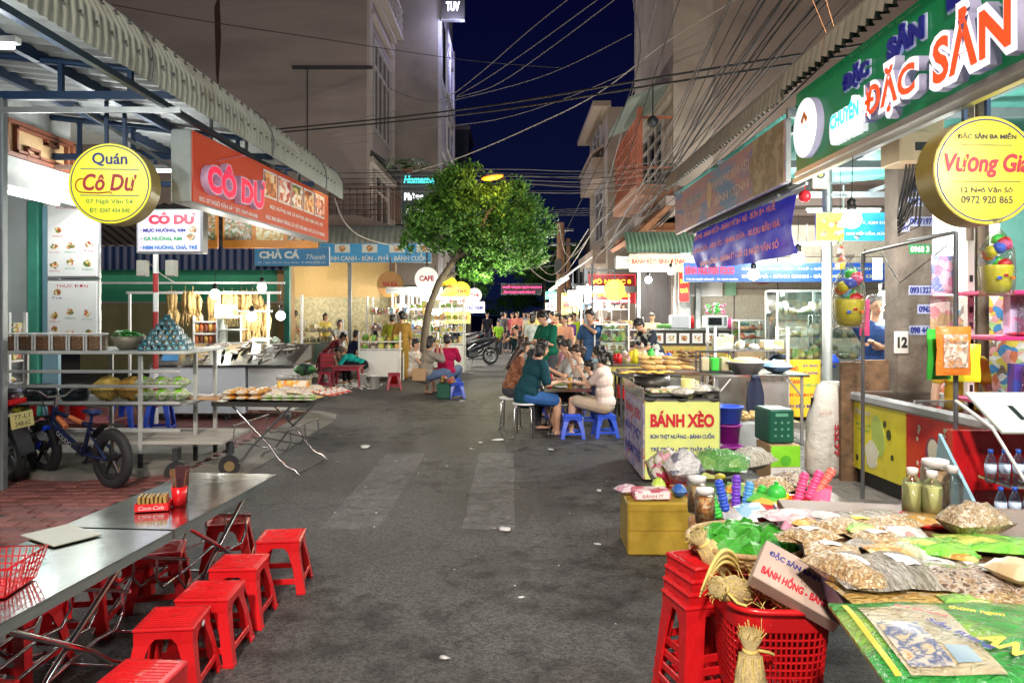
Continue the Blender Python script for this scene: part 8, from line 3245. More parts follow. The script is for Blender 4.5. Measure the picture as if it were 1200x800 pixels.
def person(label,loc,face,seat=None,h=1.65,lean=0.,head=(0,0),hands=None,feet=None,top=None,bottom=None,hair='short',hairm=None,sleeve=.5,legs='long',skirt=False,skin=0,vox=.013,build=1.,group=None,elbow=None,loose=1.,twist=0.,collar=None,mask=False,fingers=False,shoes=None,name="person"):
 """one person. local frame: +y forward, z up. seat = seat height or None. face = heading in degrees of +y in the ground plane"""
 s=h/1.68
 t=thing(name,label,"person",loc,math.radians(face -90),group)
 hz=(seat+.10) if seat is not None else .90*s
 P=Vector((0,0,hz))
 Rl=Matrix.Rotation(-lean,3,'X')          # lean forwards
 Rt=Rl@Matrix.Rotation(twist,3,'Z')
 up=Rl@Vector((0,0,1))
 chest=P+Rl@Vector((0,.0,.30*s))
 neck=P+Rl@Vector((0,-.01,.50*s))
 sh=[neck+Rt@Vector((q*.165*s*build,0,-.055*s)) for q in (-1,1)]
 hd_up=(Matrix.Rotation(-lean -head[0],3,'X')@Vector((0,0,1)))
 Rh=Matrix.Rotation(head[1],3,'Z')@Matrix.Rotation(-lean*.6 -head[0],3,'X')
 hc=neck+hd_up*.155*s+Rh@Vector((0,.025,0))
 hip=[P+Vector((q*.085*s,0,-.02)) for q in (-1,1)]
 if feet is None:
  feet=[(-.10,.05,.06),(.10,-.02,.06)] if seat is None else [(-.12,.40,.06),(.12,.36,.06)]
 if hands is None:
  hands=[(-.24,.05,hz -.06),(.24,.05,hz -.06)] if seat is None else [(-.14,.38,hz+.10),(.14,.38,hz+.10)]
 knee,ank,elb,wr=[],[],[],[]
 for k,q in enumerate((-1,1)):
  a,b=ik(hip[k],Vector(feet[k]),.42*s,.41*s,Vector((q*.12,1,.35 if seat is not None else 0)))
  knee.append(a)
  ank.append(b)
  eb=(elbow[k] if elbow else Vector((q*.5,-.6,-.8)))
  a,b=ik(sh[k],Vector(hands[k]),.275*s,.245*s,eb)
  elb.append(a)
  wr.append(b)
 B=MB()
 bld=build
 ell(B,P+up*.02,(.145*s*bld,.105*s*bld,.11*s),Rl)
 ell(B,P+up*.17*s,(.12*s*bld,.092*s*bld,.14*s),Rl)
 ell(B,chest+up*.04*s,(.145*s*bld,.10*s*bld,.15*s),Rt)
 capsule(B,sh[0],sh[1],.052*s,.052*s)
 capsule(B,neck -up*.06*s,hc -hd_up*.05*s,.052*s,.047*s)
 # head
 ell(B,hc+Rh@Vector((0,-.008,.025))*s,(.072*s,.088*s,.085*s),Rh,16)
 ell(B,hc+Rh@Vector((0,.018,-.035))*s,(.055*s,.062*s,.068*s),Rh,14)
 capsule(B,hc+Rh@Vector((0,.082,.012))*s,hc+Rh@Vector((0,.096,-.018))*s,.010*s,.014*s,8)
 for q in (-1,1):
  ell(B,hc+Rh@Vector((q*.073,-.005,-.008))*s,(.010*s,.018*s,.028*s),Rh,8)
 for k,q in enumerate((-1,1)):
  capsule(B,hip[k],knee[k],.085*s*bld,.056*s*bld)
  capsule(B,knee[k],knee[k]+(ank[k] -knee[k])*.35,.054*s*bld,.053*s*bld)
  capsule(B,knee[k]+(ank[k] -knee[k])*.35,ank[k],.053*s*bld,.034*s)
  ft=Vector((q*.03,.13*s,0)) if seat is not None or True else 0
  tl=ank[k]+Vector((ft.x,ft.y,-ank[k].z*.62))
  capsule(B,ank[k]+Vector((0,-.02,-.028)),tl,.036*s,.028*s)
  capsule(B,sh[k],elb[k],.048*s*bld,.036*s*bld)
  capsule(B,elb[k],wr[k],.036*s*bld,.024*s)
  d=(wr[k] -elb[k]).normalized()
  side=d.cross(Vector((0,0,1)))
  side=side.normalized() if side.length>.1 else Vector((1,0,0))
  nrm=side.cross(d)
  if not fingers:
   capsule(B,wr[k]+d*.02,wr[k]+d*.085*s,.030*s,.022*s,8)
   capsule(B,wr[k]+d*.03+side*.02*q,wr[k]+d*.07*s+side*.045*q,.013*s,.01*s,6)
 body=put("body",remeshed(B,"body",[SKIN[skin]],vox),None,t)
 if fingers:
  for k,q in enumerate((-1,1)):
   H=MB()
   d=(wr[k] -elb[k]).normalized()
   side=d.cross(Vector((0,0,1)))
   side=side.normalized() if side.length>.1 else Vector((1,0,0))
   nrm=side.cross(d)
   for w_ in (-.5,0,.5):
    capsule(H,wr[k]+side*.02*w_,wr[k]+d*.075*s+side*.045*w_,.017*s,.016*s,8)
   for j,ln in enumerate((.062,.072,.068,.052)):
    b0=wr[k]+d*.085*s+side*(.030 -.020*j)*s
    b1=b0+d*ln*.5*s+nrm*-.008
    b2=b1+(d*.6 -nrm*.8).normalized()*ln*.5*s
    capsule(H,b0,b1,.0085*s,.008*s,6)
    capsule(H,b1,b2,.008*s,.0065*s,6)
   b0=wr[k]+d*.025*s+side*.024*s*(1)
   b1=b0+(d*.7+side*.7).normalized()*.04*s
   b2=b1+(d*.9 -nrm*.5).normalized()*.03*s
   capsule(H,b0,b1,.0105*s,.0095*s,6)
   capsule(H,b1,b2,.0095*s,.0075*s,6)
   put("hand",remeshed(H,"hand",[SKIN[skin]],.0045,1),None,body)
 # face
 if not mask or True:
  F=MB()
  for q in (-1,1):
   ell(F,hc+Rh@Vector((q*.028,.079,.006))*s,(.011*s,.006*s,.0055*s),Rh,8)
  put("eyes",F,eye_m,body)
  F=MB()
  for q in (-1,1):
   ell(F,hc+Rh@Vector((q*.029,.081,.026))*s,(.017*s,.006*s,.0035*s),Rh,8)
  put("eyebrows",F,hairm or hair_m,body)
  F=MB()
  ell(F,hc+Rh@Vector((0,.077,-.050))*s,(.020*s,.008*s,.007*s),Rh,8)
  put("mouth",F,lip_m,body)
 if mask:
  F=MB()
  ell(F,hc+Rh@Vector((0,.035,-.05))*s,(.062*s,.062*s,.048*s),Rh,14)
  put("face_mask",F,mat("pale_blue_mask",(.30,.45,.55),.8),t)
 # hair
 Hm=MB()
 hm=hairm or hair_m
 ell(Hm,hc+Rh@Vector((0,-.020,.042))*s,(.081*s,.092*s,.082*s),Rh,18)
 ell(Hm,hc+Rh@Vector((0,-.052,-.005))*s,(.070*s,.058*s,.075*s),Rh,14)
 rr_=random.Random(int(h*1000+face))
 for j in range(16):
  a=rr_.uniform(0,2*PI)
  e=rr_.uniform(.1,1.1)
  v=Vector((.074*math.cos(a)*math.cos(e),-.02+.084*math.sin(a)*math.cos(e),.045+.078*math.sin(e)))
  if v.y>.045 and v.z<.07:
   continue
  ell(Hm,hc+Rh@v*s,(.03*s,)*3,None,8)
 if hair in ('long','pony','bob'):
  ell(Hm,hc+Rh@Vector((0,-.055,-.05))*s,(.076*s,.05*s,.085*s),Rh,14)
  for q in (-1,1):
   capsule(Hm,hc+Rh@Vector((q*.07,-.005,.03))*s,hc+Rh@Vector((q*.072,-.015,-.08))*s,.018*s,.015*s)
 if hair=='long':
  bk=hc+Rh@Vector((0,-.07,-.07))*s
  capsule(Hm,bk,neck+Rl@Vector((0,-.11,-.20*s)),.06*s,.035*s)
  capsule(Hm,bk+Vector((.03,0,0)),neck+Rl@Vector((.04,-.10,-.17*s)),.04*s,.03*s)
 if hair=='pony':
  bk=hc+Rh@Vector((0,-.10,.02))*s
  capsule(Hm,bk,bk+Vector((0,-.06,-.02))*s,.03*s,.03*s)
  capsule(Hm,bk+Vector((0,-.06,-.02))*s,bk+Vector((0,-.085,-.15))*s,.035*s,.018*s)
 if hair=='bun':
  ell(Hm,hc+Rh@Vector((0,-.105,.03))*s,(.038*s,)*3,None,12)
 if hair=='cap':
  C_=MB()
  ell(C_,hc+Rh@Vector((0,-.008,.055))*s,(.085*s,.098*s,.075*s),Rh,18)
  ell(C_,hc+Rh@Vector((0,.11,.055))*s,(.055*s,.05*s,.008*s),Rh,12)
  put("cap",C_,mat("faded_cap",(.12,.12,.11),.8),t)
 put("hair",remeshed(Hm,"hair",[hm],vox*.8,3),None,t)
 # clothing
 if top:
  T_=MB()
  g=1.13*loose
  ell(T_,P+up*.05*s,(.150*s*bld*g,.115*s*bld*g,.11*s),Rl)
  ell(T_,P+up*.17*s,(.128*s*bld*g,.102*s*bld*g,.15*s),Rl)
  ell(T_,chest+up*.04*s,(.150*s*bld*g,.108*s*bld*g,.155*s),Rt)
  capsule(T_,sh[0]+up*.002,sh[1]+up*.002,.062*s,.062*s)
  if seat is None or loose>1.1:
   capsule(T_,P+up*.1,P -Vector((0,0,.07 if seat is None else .02)),.125*s*bld*loose,.135*s*bld*loose)
  for k in (0,1):
   L1=elb[k] -sh[k]
   if sleeve>0:
    f=min(1,sleeve)
    capsule(T_,sh[k],sh[k]+L1*f,.062*s*bld,(.060 -.008*f)*s*bld*loose)
   if sleeve>1:
    capsule(T_,elb[k],elb[k]+(wr[k] -elb[k])*min(.95,sleeve -1),.050*s,.042*s)
  for j in range(5):       # folds
   a=rr_.uniform(0,6.3)
   c0=P+Rl@Vector((.12*s*bld*math.cos(a),.10*s*bld*math.sin(a),rr_.uniform(.05,.2)))
   capsule(T_,c0,c0+Rl@Vector((rr_.uniform(-.05,.05),rr_.uniform(-.03,.03),rr_.uniform(.04,.1))),.016,.012,6)
  put("shirt",remeshed(T_,"shirt",[top],vox,2),None,t)
  if collar:
   m=MB()
   m.tube([neck+Rt@Vector((.062*math.cos(a),.062*math.sin(a),-.0 -.02*math.sin(a)))*s for a in [k*PI/7 for k in range(14)]],.014*s,6,closed=True)
   put("collar",m,collar,t)
 if bottom:
  L_=MB()
  ell(L_,P+up*.0,(.150*s*bld,.118*s*bld,.11*s),Rl)
  if skirt:
   n0=P
   for k,q in enumerate((-1,1)):
    capsule(L_,hip[k],knee[k]+(ank[k] -knee[k])*.1,.12*s,.13*s)
    if legs=='long':
     capsule(L_,knee[k],ank[k]+(knee[k] -ank[k])*.15,.12*s,.12*s)
   capsule(L_,(hip[0]+hip[1])/2,(knee[0]+knee[1])/2,.13*s,.13*s)
  else:
   for k,q in enumerate((-1,1)):
    end={'long':1.0,'short':0.,'mid':.35}[legs]
    capsule(L_,hip[k],knee[k] if legs!='short' else hip[k]+(knee[k] -hip[k])*.88,.096*s*bld,.075*s*bld*(1.1 if legs=='short' else 1))
    if end:
     capsule(L_,knee[k],knee[k]+(ank[k] -knee[k])*end*.93,.070*s*bld,.052*s*bld)
  put("skirt" if skirt else "trousers",remeshed(L_,"trousers",[bottom],vox,2),None,t)
 for k,q in enumerate((-1,1)):
  S_=MB()
  tl=ank[k]+Vector((q*.03,.14*s,-ank[k].z*.62))
  c_=(ank[k]+tl)/2
  S_.ball((c_.x,c_.y+.0,max(.015,ank[k].z -.062)),(.048*s,.13*s,.014),12,R=Matrix.Rotation(-q*.2,3,'Z'))
  put("sandal",S_,shoes or dark,t)
 t["_h"]=0
 del t["_h"]
 t_info[t.name]=(hc,Rh,wr,sh)
 return t
t_info={}
teal_d=fab("dark_teal",(.008,.05,.065))
V=Vector
# -- seated women at the near table (diners)
person("woman in a dark teal shirt and blue shorts on the white stool",(.17,9.55,0),28,seat=.44,h=1.62,lean=.42,head=(-.1,0),hands=[(-.12,.42,.72),(.16,.40,.70)],feet=[(-.06,.50,.06),(.14,.40,.06)],top=teal_d,bottom=fab("denim_blue",(.03,.10,.28)),hair='bob',hairm=hair_m,legs='short',vox=.010,build=1.12,loose=1.12,fingers=True,sleeve=.85,shoes=mat("navy_sandal",(.02,.03,.1),.5))
person("long haired woman in a brown top seated behind the dark teal shirt",(-.03,10.15,0),12,seat=.44,h=1.6,lean=.30,head=(.0,.2),hands=[(-.1,.36,.75),(.14,.38,.78)],top=photo("rust_print_cloth",[(.24,.09,.04),(.16,.05,.02),(.3,.14,.07),(.2,.07,.03)],26,.85),bottom=fab("dark_grey",(.05,.05,.06)),hair='long',hairm=hair_b,vox=.012,sleeve=1.6)
person("woman in a pale pink blouse and mask seated at the right of the steel table",(1.21,9.55,0),158,seat=.30,h=1.66,lean=.10,head=(.1,.1),hands=[(.02,.34,.82),(-.14,.36,.70)],feet=[(-.10,.44,.06),(.10,.38,.06)],top=fab("pale_pink",(.68,.56,.50)),bottom=fab("beige_shorts",(.42,.33,.24)),hair='pony',hairm=hair_m,legs='short',vox=.010,loose=1.06,sleeve=.65,fingers=True,mask=True,skin=2)
person("woman with tied back hair resting her chin on her hand behind the pink blouse",(1.02,10.35,0),185,seat=.30,h=1.64,lean=.12,head=(.1,.15),hands=[(.05,.20,.95),(-.14,.32,.68)],top=photo("leaf_print_cloth",[(.62,.58,.5),(.6,.56,.48),(.35,.4,.3),(.64,.6,.52)],30,.85),bottom=fab("grey",(.12,.12,.13)),hair='bun',hairm=hair_b,vox=.012,sleeve=.5,fingers=True,skin=2)
person("child seated between the two women at the right of the steel table",(1.10,9.95,0),175,seat=.30,h=1.20,lean=.1,head=(.1,.1),hands=[(.05,.2,.62),(-.1,.25,.6)],top=fab("dark_blue",(.03,.04,.1)),bottom=fab("dark_grey",(.05,.05,.06)),hair='short',vox=.012,skin=0)
person("man in a light grey shirt seated at the far side of the diners, facing left",(.95,11.6,0),190,seat=.30,h=1.70,lean=.12,head=(.15,0),hands=[(-.12,.38,.72),(.12,.38,.72)],top=fab("light_grey",(.36,.36,.34)),bottom=fab("dark_grey",(.05,.05,.06)),hair='short',vox=.012,sleeve=.7)
person("man in a green polo shirt standing and looking down at his hands",(.62,12.6,0),215,h=1.66,lean=.08,head=(.45,0),hands=[(-.10,.30,1.12),(.16,.32,1.08)],top=fab("bottle_green",(.004,.10,.055)),bottom=fab("dark_grey",(.05,.05,.06)),hair='short',vox=.012,sleeve=.8,build=1.1,loose=1.15,collar=fab("bottle_green",(.004,.10,.055)))
person("boy in a dark tank top and cyan shorts holding his arms up before his face",(.10,15.2,0),235,h=1.34,lean=.02,hands=[(-.05,.22,1.10),(.22,.10,1.12)],elbow=[V((-1,.5,-.2)),V((1,.5,-.1))],top=fab("black_teal",(.008,.03,.04)),bottom=fab("cyan",(.03,.36,.45)),hair='short',legs='mid',vox=.012,sleeve=0,head=(.2,0))
person("young man in a blue T-shirt standing with one hand at his mouth",(1.42,13.2,0),240,h=1.66,lean=.05,head=(.2,0),hands=[(.02,.18,1.36),(.30,.02,.86)],elbow=[V((-1,.3,-.5)),V((.6,-.5,-.5))],top=fab("steel_blue",(.05,.12,.26)),bottom=fab("navy",(.012,.02,.05)),hair='short',vox=.012,sleeve=.7,loose=1.15)
person("vendor in a dark printed shirt bending over the cluttered table",(2.55,13.0,0),205,h=1.62,lean=.55,head=(.3,0),hands=[(-.1,.52,.92),(.14,.50,.90)],top=photo("black_print_cloth",[(.012,.016,.03),(.012,.016,.03),(.014,.018,.03),(.5,.52,.45)],16,.85),bottom=fab("navy",(.012,.02,.05)),hair='short',vox=.012,sleeve=.7,build=1.1)
i_=t_info[[o.name for o in bpy.data.objects if o.get("label","").startswith("vendor in a dark printed")][0]]
person("person in a cream jacket and dark cap far back before the folding door",(3.30,17.4,0),250,h=1.62,top=fab("cream_yellow",(.62,.50,.22)),bottom=fab("dark_grey",(.05,.05,.06)),hair='cap',vox=.016,sleeve=1.5,loose=1.1)
# -- left group on blue stools
person("woman in a grey blouse and jeans seated on a blue stool with a tan bag",(-1.65+.0,14.1,0),20,seat=.30,h=1.62,lean=.15,head=(.1,0),hands=[(-.04,.24,.92),(.12,.28,.9)],top=fab("taupe_grey",(.28,.25,.21)),bottom=fab("faded_denim",(.10,.15,.26)),hair='bob',vox=.012,sleeve=1.5,loose=1.15,fingers=False)
person("child with black hair in a white top seated left of the grey blouse",(-1.98,14.8,0),-20,seat=.30,h=1.45,lean=.1,top=fab("white_cream",(.58,.55,.48)),bottom=fab("tan_short",(.4,.28,.2)),hair='short',legs='short',vox=.013)
person("person in a magenta shirt seen from behind on a blue stool",(-1.32,14.7,0),75,seat=.30,h=1.66,lean=.12,head=(.2,.3),hands=[(-.1,.35,.8),(.1,.35,.8)],top=fab("magenta",(.42,.01,.07)),bottom=fab("faded_denim",(.10,.15,.26)),hair='short',vox=.012,sleeve=.8,build=1.15,loose=1.1)
t=thing("handbag","tan shoulder bag hanging at the seated woman's side on the left","bag",(-1.73,13.78,.32))
m=MB()
m.box((0,0,.12),(.26,.08,.24),ch=.02)
put("bag",m,mat("tan_leather",(.38,.24,.12),.6),t)
m=MB()
m.tube([(-.12,0,.22),(-.1,.05,.5),(.1,.05,.5),(.12,0,.22)],.008,5)
put("strap",m,mat("tan_leather",(.38,.24,.12),.6),t)
m=MB()
m.box((0,0,.14),(.26,.2,.28),ch=.02)
m.tube([(-.08,-.1,.28),(-.04,-.1,.38),(.04,-.1,.38),(.08,-.1,.28)],.008,5)
solo("shopping_bag",m,dgreenp,"dark green bag on the road between the two blue stools at the left","bag",(-1.27,13.8,0))
m=MB()
for i in range(12):
 m.ball((random.uniform(-.12,.12),random.uniform(-.08,.08),random.uniform(0,.08)),.045,7,jit=.2)
solo("fruit_pile",m,photo("rambutan_red",[(.45,.05,.05),(.3,.3,.08),(.5,.15,.08)],20),"red and green fruit piled on the dark green bag","fruit",(-1.2,13.85,.30))
# -- plaza people
person("woman in an olive green top seen from behind at the white stand",(-3.0,18.3,0),80,h=1.56,top=fab("olive_green",(.28,.30,.03)),bottom=fab("navy",(.012,.02,.05)),hair='bun',vox=.014,lean=.15,sleeve=.8,head=(.3,0))
person("woman in a long mustard brown dress standing by the pink food stand",(-2.62,17.6,0),120,h=1.62,top=fab("mustard_brown",(.26,.15,.03)),bottom=fab("mustard_brown",(.26,.15,.03)),hair='short',vox=.014,skirt=True,sleeve=1.3,loose=1.1)
person("person in a teal shirt bending low over the dark red table",(-3.35,16.7,0),175,seat=.32,h=1.6,lean=1.15,head=(-.3,0),hands=[(-.1,.62,.56),(.15,.6,.56)],top=fab("bright_teal",(.01,.33,.30)),bottom=fab("black",(.01,.01,.015)),hair='short',vox=.014,sleeve=.9)
person("man in a red and white checked shirt hunched on a stool at the plaza",(-4.88,19.3,0),25,seat=.40,h=1.66,lean=.75,head=(.2,0),hands=[(-.1,.6,.62),(.15,.6,.6)],top=photo("red_plaid_cloth",[(.45,.03,.04),(.06,.02,.03),(.55,.4,.38),(.35,.02,.04)],22,.85,dist=.1),bottom=fab("khaki",(.34,.30,.2)),hair='short',vox=.014,sleeve=1.3)
person("man facing the street in a pale shirt seated behind the plaid shirt",(-4.9,21.0,0),-60,seat=.5,h=1.7,top=fab("light_grey",(.36,.36,.34)),bottom=fab("khaki",(.34,.30,.2)),hair='short',vox=.016)
person("man in a tan T-shirt, jeans and cap standing by the squid stall lights",(-6.3,21.0,0),-15,h=1.68,lean=.12,head=(.3,0),hands=[(-.1,.36,1.0),(.1,.38,.95)],top=fab("sand",(.38,.30,.18)),bottom=fab("jeans_blue",(.02,.06,.14)),hair='cap',vox=.014,sleeve=.6)
person("dark haired person seated at the very back of the plaza eatery",(-4.0,21.5,0),200,seat=.45,h=1.6,top=fab("dark_grey",(.05,.05,.06)),bottom=fab("dark_grey",(.05,.05,.06)),hair='bob',vox=.018)
person("woman in a yellow blouse carrying a bag by the corner eatery",(-5.6,22.2,0),-40,h=1.58,top=fab("soft_yellow",(.55,.42,.1)),bottom=fab("dark_grey",(.05,.05,.06)),hair='bob',vox=.02)
person("vendor in a white shirt tending the squid stall",(-6.1,13.2,0),-60,h=1.6,lean=.2,top=fab("white_cream",(.58,.55,.48)),bottom=fab("navy",(.012,.02,.05)),hair='cap',vox=.016,hands=[(-.1,.35,1.0),(.15,.35,1.0)])
person("seated person in dark blue at the middle of the plaza tables",(-4.0,18.2,0),40,seat=.34,h=1.6,lean=.3,top=fab("dark_blue",(.03,.04,.1)),bottom=fab("khaki",(.34,.30,.2)),hair='short',vox=.018)
person("seated person in a coral top by the pink food stand",(-3.5,19.4,0),150,seat=.34,h=1.6,lean=.2,top=fab("coral",(.6,.15,.1)),bottom=fab("dark_grey",(.05,.05,.06)),hair='bob',vox=.018)
# -- right side, among the goods
person("elderly man in a navy shirt sitting with folded arms beside the concrete pole",(W(1032,0,7.8).x+.04,8.0,.12),265,seat=.80,h=1.66,head=(.05,0),hands=[(.10,.20,1.16),(-.10,.22,1.12)],top=fab("navy_blue",(.015,.04,.13)),bottom=fab("dark_grey",(.05,.05,.06)),hair='short',hairm=hair_g,vox=.012,sleeve=.6,skin=0,build=1.1,feet=[(-.12,.35,.35),(.12,.33,.35)])
m=MB()
m.box((0,0,.42),(.5,.5,.84),ch=.02)
solo("wooden_box_seat",m,wood2,"brown wooden box the elderly man sits on","box",(W(1032,0,7.8).x+.04,8.05,.05))
person("boy in a yellow shirt looking over the toy rack",(W(1131,0,5.9).x,5.95,0),262,h=1.50,head=(.15,0),top=fab("yellow",(.6,.42,.04)),bottom=fab("dark_grey",(.05,.05,.06)),hair='short',vox=.012,skin=2,sleeve=.6)
# -- the crowd farther down the street
# px, Y, height, heading, cloth name, colour, hair, label
crowd=[(571,33,1.6,270,"black",(.02,.02,.02),'short',"person in black walking on the left of the far street"),(592,31,1.62,260,"white",(.6,.6,.6),'long',"person in white walking in the far left of the crowd"),(600,30,1.60,270,"rose",(.55,.12,.16),'long',"person in a rose dress in the far crowd"),(606,29.5,1.64,265,"salmon",(.6,.2,.15),'bob',"person in a salmon outfit in the far crowd"),(584,27,1.30,280,"lime",(.25,.5,.03),'short',"child in lime green in the far crowd"),(589,30,1.62,90,"grey",(.25,.25,.25),'short',"person in grey walking away in the far crowd"),(620,26,1.62,250,"cream",(.6,.55,.4),'short',"person in cream in the middle of the street crowd"),(627,24,1.66,90,"yellow_pale",(.6,.5,.15),'short',"person in pale yellow facing away in the crowd"),(624,19,1.55,80,"patterned",(.3,.33,.35),'bob',"person in a patterned grey blouse beyond the boy"),(653,17.5,1.60,200,"khaki2",(.35,.28,.15),'short',"man in khaki right behind the green polo shirt"),(662,16,1.55,230,"peach",(.6,.3,.2),'short',"person in peach behind the green polo shirt"),(668,18,1.58,210,"dark_purple",(.05,.02,.1),'short',"person in dark purple between the green and blue shirts"),(672,21,1.60,260,"bright_lime",(.4,.6,.03),'short',"person in a bright lime shirt behind the young man"),(681,22,1.62,180,"red_bright",(.5,.04,.03),'bob',"person in red at the right of the crowd"),(645,28,1.65,270,"white2",(.6,.6,.62),'short',"person in white at the centre of the far crowd"),(658,27,1.6,280,"tan3",(.45,.35,.2),'bob',"person in tan at the centre right of the far crowd"),(635,33,1.6,270,"blue3",(.05,.1,.3),'short',"person in blue far down the street"),(614,37,1.62,270,"grey2",(.2,.2,.22),'short',"smallest grey figure in the middle of the far street"),(648,20,1.62,190,"maroon",(.2,.03,.04),'long',"long haired person in maroon behind the green polo shirt"),]
protos={}
for (px,Y,h,fc,cn,cc,hr,lb) in crowd:
 p=W(px,366,Y)
 key=(hr,'a' if fc>150 else 'b')
 if key not in protos:
  protos[key]=person(lb,(p.x,p.y,0),fc,h=h,top=fab("crowd_base",(.3,.3,.3)),bottom=fab("crowd_dark",(.04,.045,.06)),hair=hr,vox=.022,group="people down the street",feet=[(-.08,.16,.06),(.08,-.18,.08)],sleeve=.8)
  o=protos[key]
  for c in o.children:
   if c.name.startswith("shirt"):
    c.material_slots[0].link='OBJECT'
    c.material_slots[0].material=fab(cn,cc)
  o["_base"]=h
 else:
  o=dup(protos[key],(p.x,p.y,0),math.radians(fc -90),lb,swap={MATS["cloth_crowd_base"]:fab(cn,cc)},scale=h/protos[key]["_base"])
  for c in o.children:
   if c.name.startswith("shirt"):
    c.material_slots[0].link='OBJECT'
    c.material_slots[0].material=fab(cn,cc)
for o in list(bpy.data.objects):
 if "_base" in o.keys():
  del o["_base"]
for (px,Y,sx,cn,cc,lb) in ((637,14.5,.98,"floral",(.4,.3,.3),"seated person in a floral top at a table behind the boy"),(660,14.2,.95,"pink_soft",(.6,.3,.35),"seated person in pink behind the grey shirted man"),(650,15.2,1.,"white_soft",(.6,.58,.55),"seated person in white beyond the green polo shirt"),(676,15.8,1.,"orange_soft",(.6,.25,.08),"seated person in orange between the standing men")):
 p=W(px,366,Y)
 person(lb,(p.x,p.y,0),random.choice((200,340,260)),seat=.3,h=1.6*sx,lean=.2,top=fab(cn,cc),bottom=fab("crowd_dark",(.04,.045,.06)),hair='bob',vox=.018,group="people at the farther tables")
# tree
bark=mat("tree_bark",(.13,.105,.08),.9,var=.35,vs=12,bump=.6,bs=25,stretch=(1,1,.3))
leaf_a=mat("leaf_mid_green",(.085,.24,.035),.55,var=.35,vs=3,rnd=0)
leaf_b=mat("leaf_light_green",(.10,.26,.04),.55,var=.3,vs=3,rnd=0)
leaf_c=mat("leaf_dark_green",(.035,.11,.022),.6,var=.3,vs=3,rnd=0)
def leaf_cloud(lobes,n,size,seed=1,flat=.5):
 r=random.Random(seed)
 b=MB()
 tot=sum(l[3]*l[4]*l[5] for l in lobes)
 for (cx,cy,cz,rx,ry,rz) in lobes:
  k=int(n*rx*ry*rz/tot)
  sub=[(r.gauss(0,1),r.gauss(0,1),r.gauss(0,1)) for _ in range(max(5,k//60))]
  for i in range(k):
   g=sub[r.randrange(len(sub))]
   q=math.sqrt(g[0]**2+g[1]**2+g[2]**2)+1e-6
   u=r.uniform(.62,1.0)/q
   p=Vector((cx+rx*(g[0]*u+r.gauss(0,.12)),cy+ry*(g[1]*u+r.gauss(0,.12)),cz+rz*(g[2]*u+r.gauss(0,.12))))
   s=size*r.uniform(.6,1.3)
   R=Matrix.Rotation(r.uniform(0,6.3),3,'Z')@Matrix.Rotation(r.uniform(.2,1.3),3,'X')
   a,c,d=R@Vector((s*.28,0,0)),R@Vector((0,s,-s*.25)),R@Vector((0,s*.5,0))
   b.add([p,p+d+a,p+c,p+d -a],[(0,1,2,3)],r.choice((0,0,1,2)))
 return b
TR=thing("street_tree","leafy green tree leaning over the left side of the street under the orange lamp","tree",(-2.05,17,0))
m=MB()
m.tube([(0,0,-.05),(.02,0,.6),(.06,0,1.2),(.16,0,1.75),(.38,0,2.3),(.72,0,2.8),(.98,0,3.3)],[.12,.10,.09,.085,.08,.07,.05],10)
put("trunk",m,bark,TR)
for (a,pts) in enumerate(([(.72,0,2.8),(.4,.1,3.3),(.0,.1,3.8),(-.2,.2,4.2)],[(.72,0,2.8),(1.2,-.1,3.1),(1.9,.1,3.4),(2.6,0,3.5)],[(.98,0,3.3),(1.2,.2,4.0),(1.3,.1,4.6)],[(1.2,-.1,3.1),(1.5,-.5,3.8),(1.9,-.3,4.3)],[(.38,0,2.3),(.7,.3,2.5),(1.2,.6,2.7)])):
 m=MB()
 m.tube(pts,[.05,.04,.025,.015][:len(pts)],7)
 put("limb",m,bark,TR)
LB_=[(.1,0,3.7,.5,.8,.5),(.55,.2,4.3,.5,.8,.5),(1.0,0,4.5,.65,.9,.5),(.45,-.3,3.5,.75,.7,.6),(1.25,.1,3.75,.8,1.0,.7),(2.0,0,4.0,.6,.9,.6),(2.5,.1,3.6,.55,.8,.6),(2.0,-.2,3.1,.75,.8,.6),(2.55,0,2.85,.35,.5,.35),(1.3,0,2.9,.6,.7,.45),(1.45,-.1,2.55,.45,.5,.28),(-.3,0,3.25,.3,.5,.3),(.75,.5,4.65,.25,.4,.18),(.95,-.2,2.55,.3,.4,.2)]
put("crown",leaf_cloud(LB_,36000,.10),[leaf_a,leaf_b,leaf_c],TR)
lamp((-1.35+.8,16.2,1.95),40,(1,.95,.6),.06,name="sign_and_fill_light")  # this and the next: added to light the crown from below, no sign here
lamp((.9,17.5,2.0),30,(1,.95,.6),.06,name="sign_and_fill_light")
# palm on the balcony
t=thing("potted_palm","small palm on the first house balcony","plant",W(478,200,24.2))
m=MB()
for i in range(13):
 a=i*.5
 L_=random.uniform(.6,.9)
 pts=[Vector((math.cos(a)*L_*u,math.sin(a)*L_*u,.5*u*(1.6 -1.4*u)+.1)) for u in (0,.3,.6,.85,1)]
 for j in range(4):
  for s in (-1,1):
   for q in (0,.5):
    p=pts[j].lerp(pts[j+1],q)
    d=(pts[j+1] -pts[j]).normalized()
    sd_=d.cross(Vector((0,0,1))).normalized()*s
    m.add([p,p+d*.06,p+sd_*.22+d*.14 -Vector((0,0,.06))],[(0,1,2)])
 m.tube(pts,.01,3)
put("fronds",m,mat("palm_leaf",(.08,.16,.03),.5,var=.3),t)
m=MB()
m.lathe([(.001,-.3),(.14,-.3),(.18,.05),(.15,.05),(.001,.0)],n=12)
put("pot",m,mat("terracotta",(.3,.12,.06),.8),t)
